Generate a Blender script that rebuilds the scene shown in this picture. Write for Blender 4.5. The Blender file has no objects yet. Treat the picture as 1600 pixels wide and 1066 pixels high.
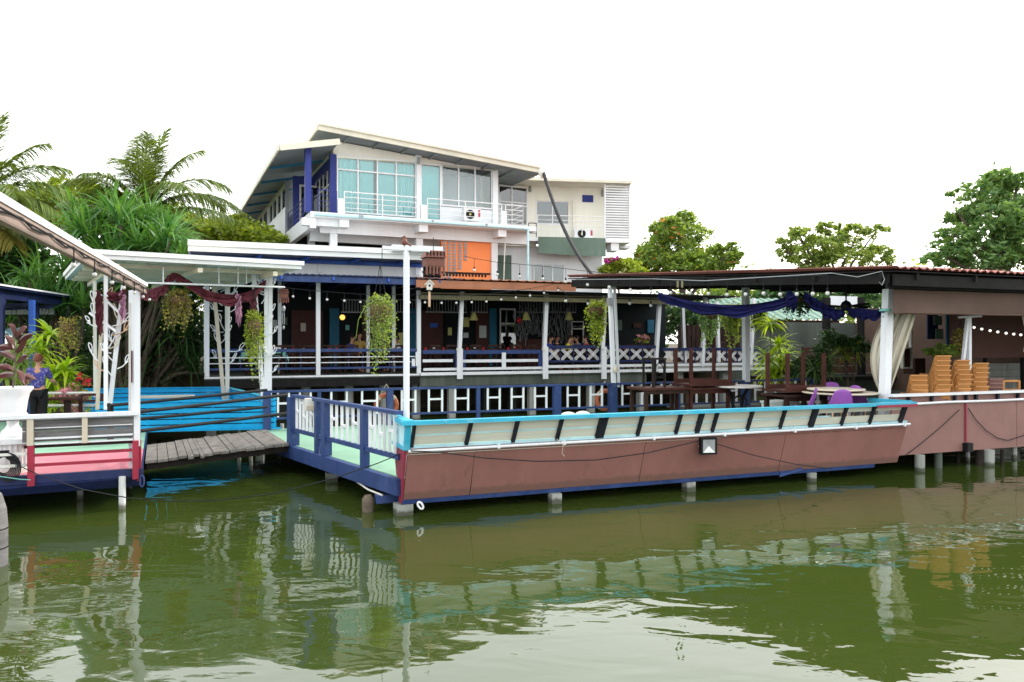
import bpy, bmesh, math, random
import numpy as np
from mathutils import Vector, Matrix

R = math.radians
random.seed(7)
rng = np.random.default_rng(11)
scene = bpy.context.scene
COL = scene.collection

# ------------------------------------------------------------ camera
CAM_H = 2.6
F = 1200.0            # focal length in photograph pixels (1600 wide)
CX, CY = 800.0, 533.0
cam_data = bpy.data.cameras.new('camera')
cam_data.sensor_width = 36.0
cam_data.lens = 27.0
cam_data.clip_start = 0.05
cam_data.clip_end = 2000.0
cam = bpy.data.objects.new('camera', cam_data)
COL.objects.link(cam)
cam.location = (0, 0, CAM_H)
cam.rotation_euler = (R(90), 0, 0)
scene.camera = cam

# ------------------------------------------------------------ sky, sun, exposure
SUN_DIR = Vector((0.66, 0.50, 0.60)).normalized()     # towards the sun
world = bpy.data.worlds.new('World')
scene.world = world
world.use_nodes = True
wn = world.node_tree
wn.nodes.clear()
sky = wn.nodes.new('ShaderNodeTexSky')
sky.sky_type = 'NISHITA'
sky.sun_disc = False
sky.sun_elevation = math.asin(SUN_DIR.z)
sky.sun_rotation = math.atan2(SUN_DIR.x, SUN_DIR.y)
sky.dust_density = 3.0
bg1 = wn.nodes.new('ShaderNodeBackground')
bg1.inputs[1].default_value = 0.08
wn.links.new(sky.outputs[0], bg1.inputs[0])
bg2 = wn.nodes.new('ShaderNodeBackground')            # the even white overcast veil
bg2.inputs[0].default_value = (1.0, 0.995, 0.97, 1)
bg2.inputs[1].default_value = 2.0
addw = wn.nodes.new('ShaderNodeAddShader')
wn.links.new(bg1.outputs[0], addw.inputs[0])
wn.links.new(bg2.outputs[0], addw.inputs[1])
wout = wn.nodes.new('ShaderNodeOutputWorld')
wn.links.new(addw.outputs[0], wout.inputs[0])

sun_data = bpy.data.lights.new('sun', 'SUN')
sun_data.energy = 3.2
sun_data.angle = R(8)
sun_data.color = (1.0, 0.94, 0.84)
sun = bpy.data.objects.new('sun', sun_data)
COL.objects.link(sun)
sun.rotation_euler = (-SUN_DIR).to_track_quat('-Z', 'Y').to_euler()
sun.location = (20, 0, 30)

scene.view_settings.view_transform = 'Standard'
scene.view_settings.look = 'None'
scene.view_settings.exposure = 0.15
scene.view_settings.gamma = 1.0
scene.view_settings.use_curve_mapping = False
scene.render.engine = 'CYCLES'
scene.cycles.max_bounces = 6
scene.cycles.transparent_max_bounces = 12
scene.cycles.use_denoising = True

# ------------------------------------------------------------ geometry helpers
def px(x, y, d):
    """the point that the photograph shows at pixel x, y, if it is d metres away"""
    return Vector(((x - CX) / F * d, d, CAM_H - (y - CY) / F * d))

def on(x, y, z):
    return px(x, y, (CAM_H - z) * F / (y - CY))

class Frame:
    """a ground plan turned by an angle: a runs along a front, b runs away from the camera"""
    def __init__(s, ox, oy, deg):
        s.ox, s.oy = ox, oy
        s.ang = R(deg)
        s.u = (math.cos(s.ang), math.sin(s.ang))
        s.v = (-math.sin(s.ang), math.cos(s.ang))
    def P(s, a, b, z=0.0):
        return Vector((s.ox + a * s.u[0] + b * s.v[0], s.oy + a * s.u[1] + b * s.v[1], z))
    def a_at(s, x, b):
        k = (x - CX) / F
        return (k * (s.oy + b * s.v[1]) - s.ox - b * s.v[0]) / (s.u[0] - k * s.u[1])
    def b_at(s, x, a):
        k = (x - CX) / F
        return (k * (s.oy + a * s.u[1]) - s.ox - a * s.u[0]) / (s.v[0] - k * s.v[1])
    def z_at(s, y, a, b):
        d = s.oy + a * s.u[1] + b * s.v[1]
        return CAM_H - (y - CY) / F * d
    def ab(s, p):
        x, y = p[0] - s.ox, p[1] - s.oy
        return x * s.u[0] + y * s.u[1], x * s.v[0] + y * s.v[1]
    def wp(s, x, y, b):
        a = s.a_at(x, b)
        return a, s.z_at(y, a, b)

W0 = Frame(0, 0, 0)
D = Frame(-1.63, 11.45, 21.3)      # near deck and the restaurant behind it
L = Frame(-5.85, 12.10, 24.7)      # left deck
C = Frame(-8.40, 15.25, 33.3)      # white canopy over the landing
HS = Frame(-8.10, 31.0, 24.5)      # house
AN = Frame(0.70, 39.0, 9.0)        # right wing of the house

class MB:
    def __init__(s):
        s.v = []; s.f = []
    def add(s, vs, fs):
        n = len(s.v)
        s.v += [tuple(p) for p in vs]
        s.f += [tuple(i + n for i in f) for f in fs]
        return s
    def hexa(s, p):
        return s.add(p, [(0, 3, 2, 1), (4, 5, 6, 7), (0, 1, 5, 4), (1, 2, 6, 5), (2, 3, 7, 6), (3, 0, 4, 7)])
    def box(s, fr, a0, a1, b0, b1, z0, z1):
        return s.hexa([fr.P(a0, b0, z0), fr.P(a1, b0, z0), fr.P(a1, b1, z0), fr.P(a0, b1, z0),
                       fr.P(a0, b0, z1), fr.P(a1, b0, z1), fr.P(a1, b1, z1), fr.P(a0, b1, z1)])
    def bar(s, p0, p1, w, h=None, up=None):
        h = h or w
        p0, p1 = Vector(p0), Vector(p1)
        d = (p1 - p0).normalized()
        up = Vector(up) if up is not None else (Vector((0, 0, 1)) if abs(d.z) < 0.9 else Vector((D.v[0], D.v[1], 0)))
        x = d.cross(up).normalized(); y = x.cross(d).normalized()
        x *= w / 2; y *= h / 2
        return s.hexa([p0 - x - y, p0 + x - y, p0 + x + y, p0 - x + y, p1 - x - y, p1 + x - y, p1 + x + y, p1 - x + y])
    def tube(s, pts, r, n=6, r1=None, cap=True):
        pts = [Vector(p) for p in pts]
        m = len(pts); vs = []; fs = []
        up = None
        for i, p in enumerate(pts):
            t = (pts[min(i + 1, m - 1)] - pts[max(i - 1, 0)])
            t = t.normalized() if t.length > 1e-9 else Vector((0, 0, 1))
            if up is None:
                up = Vector((0, 0, 1)) if abs(t.z) < 0.9 else Vector((1, 0, 0))
            x = t.cross(up)
            x = x.normalized() if x.length > 1e-6 else Vector((1, 0, 0))
            y = x.cross(t).normalized()
            up = y
            rr = r if r1 is None else r + (r1 - r) * i / max(m - 1, 1)
            for k in range(n):
                a = 2 * math.pi * k / n
                vs.append(p + x * (rr * math.cos(a)) + y * (rr * math.sin(a)))
        for i in range(m - 1):
            for k in range(n):
                fs.append((i * n + k, i * n + (k + 1) % n, (i + 1) * n + (k + 1) % n, (i + 1) * n + k))
        if cap:
            fs.append(tuple(range(n))); fs.append(tuple(reversed(range((m - 1) * n, m * n))))
        return s.add(vs, fs)
    def lathe(s, c, prof, n=16):
        c = Vector(c); vs = []; fs = []
        for r, z in prof:
            for k in range(n):
                a = 2 * math.pi * k / n
                vs.append(c + Vector((r * math.cos(a), r * math.sin(a), z)))
        for i in range(len(prof) - 1):
            for k in range(n):
                fs.append((i * n + k, i * n + (k + 1) % n, (i + 1) * n + (k + 1) % n, (i + 1) * n + k))
        fs.append(tuple(reversed(range(n)))); fs.append(tuple(range((len(prof) - 1) * n, len(prof) * n)))
        return s.add(vs, fs)
    def ball(s, c, r, n=10, m=6, sz=1.0):
        return s.lathe(c, [(max(r * math.sin(math.pi * i / m), 1e-4), -r * sz * math.cos(math.pi * i / m)) for i in range(m + 1)], n)
    def prism(s, pts, ext):
        pts = [Vector(p) for p in pts]; e = Vector(ext); n = len(pts)
        return s.add(pts + [p + e for p in pts],
                     [tuple(reversed(range(n))), tuple(range(n, 2 * n))] + [(i, (i + 1) % n, n + (i + 1) % n, n + i) for i in range(n)])
    def grid(s, fn, nu, nv, thick=None):
        """a sheet fn(i/nu, j/nv); with thick (a vector) a closed slab"""
        P = [[Vector(fn(i / nu, j / nv)) for j in range(nv + 1)] for i in range(nu + 1)]
        vs = [p for row in P for p in row]; w = nv + 1
        fs = [(i * w + j, (i + 1) * w + j, (i + 1) * w + j + 1, i * w + j + 1) for i in range(nu) for j in range(nv)]
        if thick is not None:
            t = Vector(thick); n = len(vs)
            vs += [p + t for p in vs[:n]]
            fs += [tuple(n + q for q in reversed(f)) for f in fs[:]]
            ring = [i * w for i in range(nu + 1)] + [nu * w + j for j in range(1, w)] + [i * w + nv for i in range(nu - 1, -1, -1)] + [j for j in range(nv - 1, 0, -1)]
            fs += [(ring[i], ring[(i + 1) % len(ring)], n + ring[(i + 1) % len(ring)], n + ring[i]) for i in range(len(ring))]
        return s.add(vs, fs)
    def build(s, name, mat, parent=None, smooth=False, local=False):
        me = bpy.data.meshes.new(name)
        off = Vector((0, 0, 0))
        if parent is not None and not local:
            q = parent
            while q.parent: q = q.parent
            off = Vector(q.location)
        me.from_pydata([(p[0] - off.x, p[1] - off.y, p[2] - off.z) for p in s.v], [], s.f)
        fix_normals(me)
        me.materials.append(M[mat] if isinstance(mat, str) else mat)
        if smooth:
            me.polygons.foreach_set('use_smooth', [True] * len(me.polygons))
            me.set_sharp_from_angle(angle=R(50))
        o = bpy.data.objects.new(name, me)
        COL.objects.link(o)
        if parent is not None: o.parent = parent
        return o

def fix_normals(me):
    if len(me.polygons) > 6000: return
    bm = bmesh.new(); bm.from_mesh(me)
    bmesh.ops.recalc_face_normals(bm, faces=bm.faces)
    bm.to_mesh(me); bm.free()

def thing(name, label, cat, loc=(0, 0, 0), group=None, rot=None):
    o = bpy.data.objects.new(name, None)
    o.empty_display_size = 0.1
    COL.objects.link(o)
    o.location = loc
    if rot: o.rotation_euler = rot
    o['label'] = label; o['category'] = cat
    if group: o['group'] = group
    return o

def tag(o, label, cat, group=None, kind=None):
    o['label'] = label; o['category'] = cat
    if group: o['group'] = group
    if kind: o['kind'] = kind
    return o

def struct(o):
    o['kind'] = 'structure'
    return o

def copy_tree(o, parent=None):
    c = o.copy(); COL.objects.link(c)
    if parent is not None: c.parent = parent
    for ch in o.children: copy_tree(ch, c)
    return c

ORD = ['first', 'second', 'third', 'fourth', 'fifth', 'sixth', 'seventh', 'eighth', 'ninth', 'tenth', 'eleventh', 'twelfth', 'thirteenth', 'fourteenth', 'fifteenth', 'sixteenth', 'seventeenth', 'eighteenth', 'nineteenth', 'twentieth']

def sag(p0, p1, s, n=12):
    p0, p1 = Vector(p0), Vector(p1)
    return [p0.lerp(p1, i / n) - Vector((0, 0, s * 4 * (i / n) * (1 - i / n))) for i in range(n + 1)]

# ------------------------------------------------------------ materials
M = {}
def lin(c):
    return tuple((x / 12.92 if x <= 0.04045 else ((x + 0.055) / 1.055) ** 2.4) for x in [q / 255 for q in c])

def paint(name, rgb, rough=0.55, var=0.12, scale=2.5, bump=0.0, bscale=40, dirt=0.0, dirt_rgb=(0.10, 0.09, 0.07), streak=False, metal=0.0, spec=0.28):
    """paint, wood, concrete: a base colour with uneven tone, grime with a shape of its own, and fine relief"""
    m = bpy.data.materials.new(name); m.use_nodes = True
    nt = m.node_tree; b = nt.nodes['Principled BSDF']
    b.inputs['Roughness'].default_value = rough
    b.inputs['Metallic'].default_value = metal
    b.inputs['Specular IOR Level'].default_value = spec if max(rgb) > 0.06 else 0.12
    tc = nt.nodes.new('ShaderNodeTexCoord')
    mp = nt.nodes.new('ShaderNodeMapping')
    nt.links.new(tc.outputs['Object'], mp.inputs[0])
    if streak: mp.inputs['Scale'].default_value = streak if isinstance(streak, tuple) else (1, 1, 0.12)
    n1 = nt.nodes.new('ShaderNodeTexNoise'); n1.inputs['Scale'].default_value = scale; n1.inputs['Detail'].default_value = 6; n1.inputs['Roughness'].default_value = 0.65
    nt.links.new(mp.outputs[0], n1.inputs['Vector'])
    rp = nt.nodes.new('ShaderNodeValToRGB')
    lo = [max(c * (1 - var * 1.6), 0) for c in rgb]; hi = [min(c * (1 + var), 0.95) for c in rgb]
    rp.color_ramp.elements[0].position = 0.3; rp.color_ramp.elements[0].color = (*lo, 1)
    rp.color_ramp.elements[1].position = 0.7; rp.color_ramp.elements[1].color = (*hi, 1)
    nt.links.new(n1.outputs['Fac'], rp.inputs[0])
    col = rp.outputs[0]
    if dirt > 0:
        n2 = nt.nodes.new('ShaderNodeTexNoise'); n2.inputs['Scale'].default_value = scale * 2.3; n2.inputs['Detail'].default_value = 8; n2.inputs['Roughness'].default_value = 0.75
        nt.links.new(mp.outputs[0], n2.inputs['Vector'])
        r2 = nt.nodes.new('ShaderNodeValToRGB')
        r2.color_ramp.elements[0].position = 0.50; r2.color_ramp.elements[0].color = (0, 0, 0, 1)
        r2.color_ramp.elements[1].position = 0.75; r2.color_ramp.elements[1].color = (dirt, dirt, dirt, 1)
        nt.links.new(n2.outputs['Fac'], r2.inputs[0])
        mx = nt.nodes.new('ShaderNodeMix'); mx.data_type = 'RGBA'
        nt.links.new(r2.outputs[0], mx.inputs[0]); nt.links.new(col, mx.inputs[6]); mx.inputs[7].default_value = (*dirt_rgb, 1)
        col = mx.outputs[2]
    nt.links.new(col, b.inputs['Base Color'])
    if bump > 0:
        n3 = nt.nodes.new('ShaderNodeTexNoise'); n3.inputs['Scale'].default_value = bscale; n3.inputs['Detail'].default_value = 4
        nt.links.new(mp.outputs[0], n3.inputs['Vector'])
        bp = nt.nodes.new('ShaderNodeBump'); bp.inputs['Strength'].default_value = bump; bp.inputs['Distance'].default_value = 0.02
        nt.links.new(n3.outputs['Fac'], bp.inputs['Height']); nt.links.new(bp.outputs[0], b.inputs['Normal'])
    M[name] = m
    return m

def leafmat(name, dark, light, trans=0.35, rough=0.5):
    """leaves: every leaf its own tone, some light coming through"""
    m = bpy.data.materials.new(name); m.use_nodes = True
    nt = m.node_tree; b = nt.nodes['Principled BSDF']; out = nt.nodes['Material Output']
    dark = [c * 1.35 for c in dark]; light = [c * 1.25 for c in light]
    g = nt.nodes.new('ShaderNodeNewGeometry')
    rp = nt.nodes.new('ShaderNodeValToRGB')
    rp.color_ramp.elements[0].color = (*dark, 1); rp.color_ramp.elements[1].color = (*light, 1)
    nt.links.new(g.outputs['Random Per Island'], rp.inputs[0])
    nt.links.new(rp.outputs[0], b.inputs['Base Color'])
    b.inputs['Roughness'].default_value = rough
    b.inputs['Specular IOR Level'].default_value = 0.35
    t = nt.nodes.new('ShaderNodeBsdfTranslucent')
    sc_ = nt.nodes.new('ShaderNodeMix'); sc_.data_type = 'RGBA'; sc_.blend_type = 'MULTIPLY'; sc_.inputs[0].default_value = 1
    nt.links.new(rp.outputs[0], sc_.inputs[6]); sc_.inputs[7].default_value = (1.5, 1.4, 0.6, 1)
    nt.links.new(sc_.outputs[2], t.inputs[0])
    mx = nt.nodes.new('ShaderNodeMixShader'); mx.inputs[0].default_value = trans
    nt.links.new(b.outputs[0], mx.inputs[1]); nt.links.new(t.outputs[0], mx.inputs[2]); nt.links.new(mx.outputs[0], out.inputs[0])
    M[name] = m

def glassmat(name, tint, ior=1.5):
    m = bpy.data.materials.new(name); m.use_nodes = True
    nt = m.node_tree; nt.nodes.remove(nt.nodes['Principled BSDF']); out = nt.nodes['Material Output']
    tr = nt.nodes.new('ShaderNodeBsdfTransparent'); tr.inputs[0].default_value = (*tint, 1)
    gl = nt.nodes.new('ShaderNodeBsdfGlossy'); gl.inputs['Roughness'].default_value = 0.02
    fr = nt.nodes.new('ShaderNodeFresnel'); fr.inputs[0].default_value = ior
    mx = nt.nodes.new('ShaderNodeMixShader')
    nt.links.new(fr.outputs[0], mx.inputs[0]); nt.links.new(tr.outputs[0], mx.inputs[1]); nt.links.new(gl.outputs[0], mx.inputs[2])
    nt.links.new(mx.outputs[0], out.inputs[0])
    M[name] = m

def emit(name, rgb, s):
    m = bpy.data.materials.new(name); m.use_nodes = True
    b = m.node_tree.nodes['Principled BSDF']
    b.inputs['Base Color'].default_value = (*rgb, 1)
    b.inputs['Emission Color'].default_value = (*rgb, 1); b.inputs['Emission Strength'].default_value = s
    M[name] = m

paint('white', (0.68, 0.70, 0.73), 0.45, 0.06, 2.0, dirt=0.35, dirt_rgb=(0.42, 0.40, 0.36), streak=True)
paint('white_clean', (0.70, 0.715, 0.725), 0.4, 0.05, 1.5, dirt=0.15, dirt_rgb=(0.5, 0.48, 0.42))
paint('white_old', (0.62, 0.62, 0.58), 0.6, 0.15, 3.0, dirt=0.5, dirt_rgb=(0.28, 0.25, 0.2), streak=True)
paint('blue', (0.024, 0.050, 0.155), 0.5, 0.2, 2.5, dirt=0.25, dirt_rgb=(0.10, 0.13, 0.24), streak=True)
paint('navy', (0.013, 0.022, 0.085), 0.45, 0.2, 2.5, dirt=0.3, dirt_rgb=(0.06, 0.07, 0.13))
paint('bright_blue', (0.03, 0.10, 0.42), 0.5, 0.15, 2)
paint('turquoise', (0.035, 0.36, 0.52), 0.4, 0.12, 2.5, dirt=0.3, dirt_rgb=(0.25, 0.5, 0.58), streak=(0.3, 0.3, 1))
paint('boat_blue', (0.0, 0.34, 0.66), 0.45, 0.12, 2.5, dirt=0.25, dirt_rgb=(0.03, 0.22, 0.38))
paint('pale_cyan', (0.42, 0.66, 0.72), 0.5, 0.15, 3, dirt=0.3, dirt_rgb=(0.6, 0.62, 0.6))
paint('cream_board', (0.52, 0.515, 0.43), 0.6, 0.10, 2.0, dirt=0.45, dirt_rgb=(0.26, 0.42, 0.34), streak=(0.25, 0.25, 3))
paint('hull_brown', (0.235, 0.108, 0.092), 0.55, 0.10, 0.9, dirt=0.45, dirt_rgb=(0.16, 0.07, 0.06), bump=0.05, bscale=6)
paint('hull_brown_pale', (0.225, 0.12, 0.104), 0.55, 0.09, 0.9, dirt=0.4, dirt_rgb=(0.16, 0.08, 0.07))
paint('hull_red', (0.24, 0.03, 0.055), 0.5, 0.15, 2)
paint('black_rib', (0.014, 0.016, 0.022), 0.5, 0.3, 5, dirt=0.3, dirt_rgb=(0.05, 0.05, 0.05))
paint('black', (0.012, 0.012, 0.014), 0.5, 0.2, 4)
paint('rubber', (0.02, 0.021, 0.023), 0.65, 0.2, 4)
paint('mint_floor', (0.20, 0.37, 0.26), 0.5, 0.12, 0.8, dirt=0.5, dirt_rgb=(0.29, 0.44, 0.33), streak=(1, 1, 1))
paint('pink_floor', (0.44, 0.15, 0.19), 0.5, 0.08, 1.0, dirt=0.3, dirt_rgb=(0.62, 0.33, 0.33))
paint('red', (0.30, 0.022, 0.048), 0.45, 0.12, 3, dirt=0.2, dirt_rgb=(0.22, 0.03, 0.04))
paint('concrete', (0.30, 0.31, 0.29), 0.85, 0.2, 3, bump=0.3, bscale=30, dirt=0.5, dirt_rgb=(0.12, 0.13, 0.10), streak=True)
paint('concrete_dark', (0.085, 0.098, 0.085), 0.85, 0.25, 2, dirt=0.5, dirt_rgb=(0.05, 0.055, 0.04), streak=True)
paint('grey_plank', (0.15, 0.14, 0.127), 0.85, 0.28, 3, bump=0.4, bscale=25, dirt=0.5, dirt_rgb=(0.09, 0.08, 0.07), streak=(3, 0.5, 1))
paint('grey_board', (0.17, 0.165, 0.165), 0.85, 0.35, 2.5, bump=0.4, bscale=20, dirt=0.6, dirt_rgb=(0.06, 0.05, 0.05), streak=(0.3, 0.3, 2))
paint('dark_wood', (0.034, 0.017, 0.013), 0.55, 0.3, 4, dirt=0.3, dirt_rgb=(0.09, 0.06, 0.05))
paint('red_wood', (0.058, 0.021, 0.016), 0.5, 0.25, 4, dirt=0.3, dirt_rgb=(0.06, 0.025, 0.02))
paint('black_wood', (0.022, 0.018, 0.016), 0.75, 0.3, 4, bump=0.3)
paint('wall_maroon', (0.075, 0.026, 0.022), 0.7, 0.15, 1.2, dirt=0.3, dirt_rgb=(0.06, 0.03, 0.03))
paint('teal_wall', (0.014, 0.13, 0.22), 0.6, 0.12, 1.5)
paint('roof_dark', (0.012, 0.0115, 0.0115), 0.7, 0.25, 1.5, dirt=0.4, dirt_rgb=(0.035, 0.03, 0.03))
paint('roof_red', (0.28, 0.10, 0.085), 0.7, 0.2, 1.5, dirt=0.5, dirt_rgb=(0.15, 0.09, 0.08))
paint('roof_orange', (0.33, 0.135, 0.07), 0.6, 0.15, 1.2, dirt=0.4, dirt_rgb=(0.25, 0.11, 0.07))
paint('olive_beam', (0.17, 0.155, 0.085), 0.6, 0.15, 2)
paint('house_cream', (0.745, 0.745, 0.665), 0.75, 0.05, 0.6, dirt=0.2, dirt_rgb=(0.5, 0.48, 0.38), streak=True)
paint('house_white', (0.70, 0.725, 0.745), 0.7, 0.05, 0.6, dirt=0.25, dirt_rgb=(0.5, 0.5, 0.47), streak=True)
paint('fascia', (0.62, 0.60, 0.50), 0.6, 0.08, 1.0, dirt=0.3, dirt_rgb=(0.4, 0.36, 0.27))
paint('soffit', (0.16, 0.19, 0.20), 0.6, 0.18, 0.8)
paint('house_orange', (0.84, 0.25, 0.085), 0.75, 0.06, 0.8, dirt=0.2, dirt_rgb=(0.6, 0.2, 0.08))
paint('house_blue', (0.022, 0.034, 0.19), 0.55, 0.1, 1)
paint('grey_green_sheet', (0.11, 0.165, 0.13), 0.7, 0.12, 1)
paint('curtain', (0.40, 0.88, 0.90), 0.9, 0.1, 1.2, streak=(6, 6, 0.3))
paint('blind', (0.36, 0.84, 0.86), 0.8, 0.04, 1)
paint('room_dark', (0.020, 0.024, 0.026), 0.9, 0.2, 0.5)  # near-black, the gloom of dim rooms put into the colour
paint('grey_metal', (0.28, 0.29, 0.30), 0.4, 0.12, 3, metal=0.3)
paint('cloth_maroon', (0.10, 0.020, 0.030), 0.9, 0.25, 4)
paint('cloth_mauve', (0.36, 0.18, 0.27), 0.9, 0.15, 3)
paint('cloth_blue', (0.009, 0.010, 0.060), 0.9, 0.25, 4)
paint('curtain_beige', (0.50, 0.47, 0.38), 0.9, 0.12, 3, dirt=0.4, dirt_rgb=(0.33, 0.29, 0.22), streak=True)
paint('awning_brown', (0.10, 0.062, 0.046), 0.75, 0.15, 0.8, dirt=0.4, dirt_rgb=(0.085, 0.055, 0.045))
paint('panel_brown', (0.12, 0.055, 0.043), 0.6, 0.08, 0.8)
paint('chair_orange', (0.46, 0.215, 0.07), 0.4, 0.1, 4, dirt=0.2, dirt_rgb=(0.36, 0.16, 0.04))
paint('chair_purple', (0.27, 0.085, 0.37), 0.35, 0.06, 2)
paint('chair_white', (0.82, 0.82, 0.8), 0.35, 0.05, 2)
paint('table_cream', (0.52, 0.46, 0.36), 0.4, 0.08, 2, dirt=0.2, dirt_rgb=(0.35, 0.28, 0.2))
paint('marble', (0.5, 0.48, 0.46), 0.3, 0.2, 5, dirt=0.4, dirt_rgb=(0.3, 0.27, 0.25))
paint('teal_cloth', (0.16, 0.42, 0.38), 0.85, 0.12, 5)
paint('ring_orange', (0.42, 0.115, 0.05), 0.5, 0.12, 4, dirt=0.3, dirt_rgb=(0.5, 0.3, 0.2))
paint('rope', (0.42, 0.38, 0.30), 0.9, 0.2, 20)
paint('bark', (0.12, 0.095, 0.07), 0.9, 0.3, 6, bump=0.6, bscale=20)
paint('palm_bark', (0.19, 0.17, 0.14), 0.9, 0.25, 5, bump=0.6, bscale=14, streak=(1, 1, 6))
paint('soil', (0.07, 0.055, 0.035), 0.95, 0.3, 1.5, bump=0.6, bscale=6, dirt=0.5, dirt_rgb=(0.05, 0.075, 0.02))
paint('terracotta', (0.33, 0.12, 0.06), 0.8, 0.15, 4)
paint('moss_basket', (0.13, 0.085, 0.04), 0.95, 0.4, 14, bump=0.8, bscale=30)
paint('chime_wood', (0.17, 0.068, 0.050), 0.6, 0.15, 4)
paint('pale_wood', (0.55, 0.36, 0.24), 0.6, 0.15, 6)
paint('bird_white', (0.6, 0.58, 0.55), 0.6, 0.1, 6)
paint('lamp_yellow', (0.55, 0.52, 0.18), 0.5, 0.08, 3)
paint('lantern_red', (0.62, 0.02, 0.03), 0.5, 0.08, 3)
paint('poster', (0.52, 0.58, 0.55), 0.6, 0.06, 6)
paint('green_roof', (0.10, 0.20, 0.155), 0.6, 0.12, 2, dirt=0.4, dirt_rgb=(0.26, 0.32, 0.28))
paint('corrugated', (0.68, 0.63, 0.50), 0.6, 0.12, 1.2, dirt=0.4, dirt_rgb=(0.30, 0.24, 0.16))  # warmed and lightened to stand for water-reflected light under the canopy
paint('bulb_white', (0.55, 0.55, 0.52), 0.1, 0.05, 8)
paint('lit_facet', (0.70, 0.72, 0.70), 0.15, 0.15, 8)
paint('skin', (0.42, 0.22, 0.14), 0.55, 0.05, 8)
paint('hair', (0.02, 0.012, 0.010), 0.5, 0.2, 20)
paint('hair_auburn', (0.13, 0.035, 0.015), 0.5, 0.25, 20)
paint('petal_red', (0.55, 0.02, 0.035), 0.6, 0.15, 20)
paint('petal_pink', (0.65, 0.28, 0.30), 0.6, 0.2, 20)
paint('petal_magenta', (0.45, 0.04, 0.28), 0.6, 0.2, 20)
for nm_, c_ in (('shirt_yellow', (0.50, 0.44, 0.02)), ('shirt_blue', (0.10, 0.24, 0.48)), ('shirt_pink', (0.42, 0.07, 0.12)), ('shirt_deep_blue', (0.02, 0.05, 0.30)), ('shirt_white', (0.6, 0.58, 0.58)), ('shirt_mustard', (0.35, 0.24, 0.06)), ('shirt_black', (0.02, 0.02, 0.025)), ('trousers', (0.012, 0.012, 0.014))):
    paint(nm_, c_, 0.85, 0.12, 8)
paint('shirt_print', (0.035, 0.035, 0.20), 0.85, 0.25, 9, dirt=0.95, dirt_rgb=(0.5, 0.45, 0.6))
leafmat('leaf_mid', (0.06, 0.12, 0.022), (0.22, 0.30, 0.06), .45)  # far-tree leaf colours lifted a little in place of haze
leafmat('leaf_yellow', (0.09, 0.15, 0.015), (0.28, 0.34, 0.04), .42)
leafmat('leaf_dark', (0.014, 0.045, 0.014), (0.05, 0.115, 0.03), 0.25)
leafmat('leaf_bluegreen', (0.05, 0.12, 0.04), (0.17, 0.27, 0.085), 0.42)
leafmat('leaf_olive', (0.08, 0.14, 0.03), (0.24, 0.30, 0.07), .45)
leafmat('leaf_strap', (0.022, 0.085, 0.022), (0.095, 0.21, 0.045), 0.35, 0.4)
leafmat('leaf_lime', (0.17, 0.31, 0.012), (0.42, 0.52, 0.035), 0.45, 0.4)
leafmat('leaf_palm', (0.055, 0.10, 0.022), (0.18, 0.23, 0.055), 0.4, 0.4)
leafmat('leaf_straw', (0.12, 0.10, 0.02), (0.30, 0.27, 0.06), 0.3)
leafmat('leaf_rust', (0.16, 0.05, 0.015), (0.34, 0.13, 0.03), .4)
leafmat('leaf_red', (0.065, 0.022, 0.02), (0.13, 0.05, 0.043), 0.25, 0.35)
def stain(mat, rgb, amount, scale=(1.2, 1.2, .18), lo=.55, hi=.8):
    """runs and water marks with a shape of their own, over an existing paint"""
    nt = M[mat].node_tree; b = nt.nodes['Principled BSDF']; src = b.inputs['Base Color'].links[0].from_socket
    tc = nt.nodes.new('ShaderNodeTexCoord'); mp = nt.nodes.new('ShaderNodeMapping'); mp.inputs['Scale'].default_value = scale
    nt.links.new(tc.outputs['Object'], mp.inputs[0])
    n = nt.nodes.new('ShaderNodeTexNoise'); n.inputs['Scale'].default_value = 4.0; n.inputs['Detail'].default_value = 7; n.inputs['Roughness'].default_value = .7
    nt.links.new(mp.outputs[0], n.inputs['Vector'])
    r = nt.nodes.new('ShaderNodeValToRGB'); r.color_ramp.elements[0].position = lo; r.color_ramp.elements[0].color = (0, 0, 0, 1); r.color_ramp.elements[1].position = hi; r.color_ramp.elements[1].color = (amount,) * 3 + (1,)
    nt.links.new(n.outputs['Fac'], r.inputs[0])
    mx = nt.nodes.new('ShaderNodeMix'); mx.data_type = 'RGBA'; nt.links.new(r.outputs[0], mx.inputs[0]); nt.links.new(src, mx.inputs[6]); mx.inputs[7].default_value = (*rgb, 1)
    nt.links.new(mx.outputs[2], b.inputs['Base Color'])
stain('hull_brown', (0.26, 0.15, 0.125), .5); stain('hull_brown', (0.12, 0.055, 0.045), .6, (.9, .9, .5), .58, .74)
stain('hull_brown_pale', (0.27, 0.17, 0.15), .5); stain('hull_brown_pale', (0.16, 0.075, 0.06), .5, (.9, .9, .5), .6, .76)
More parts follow.
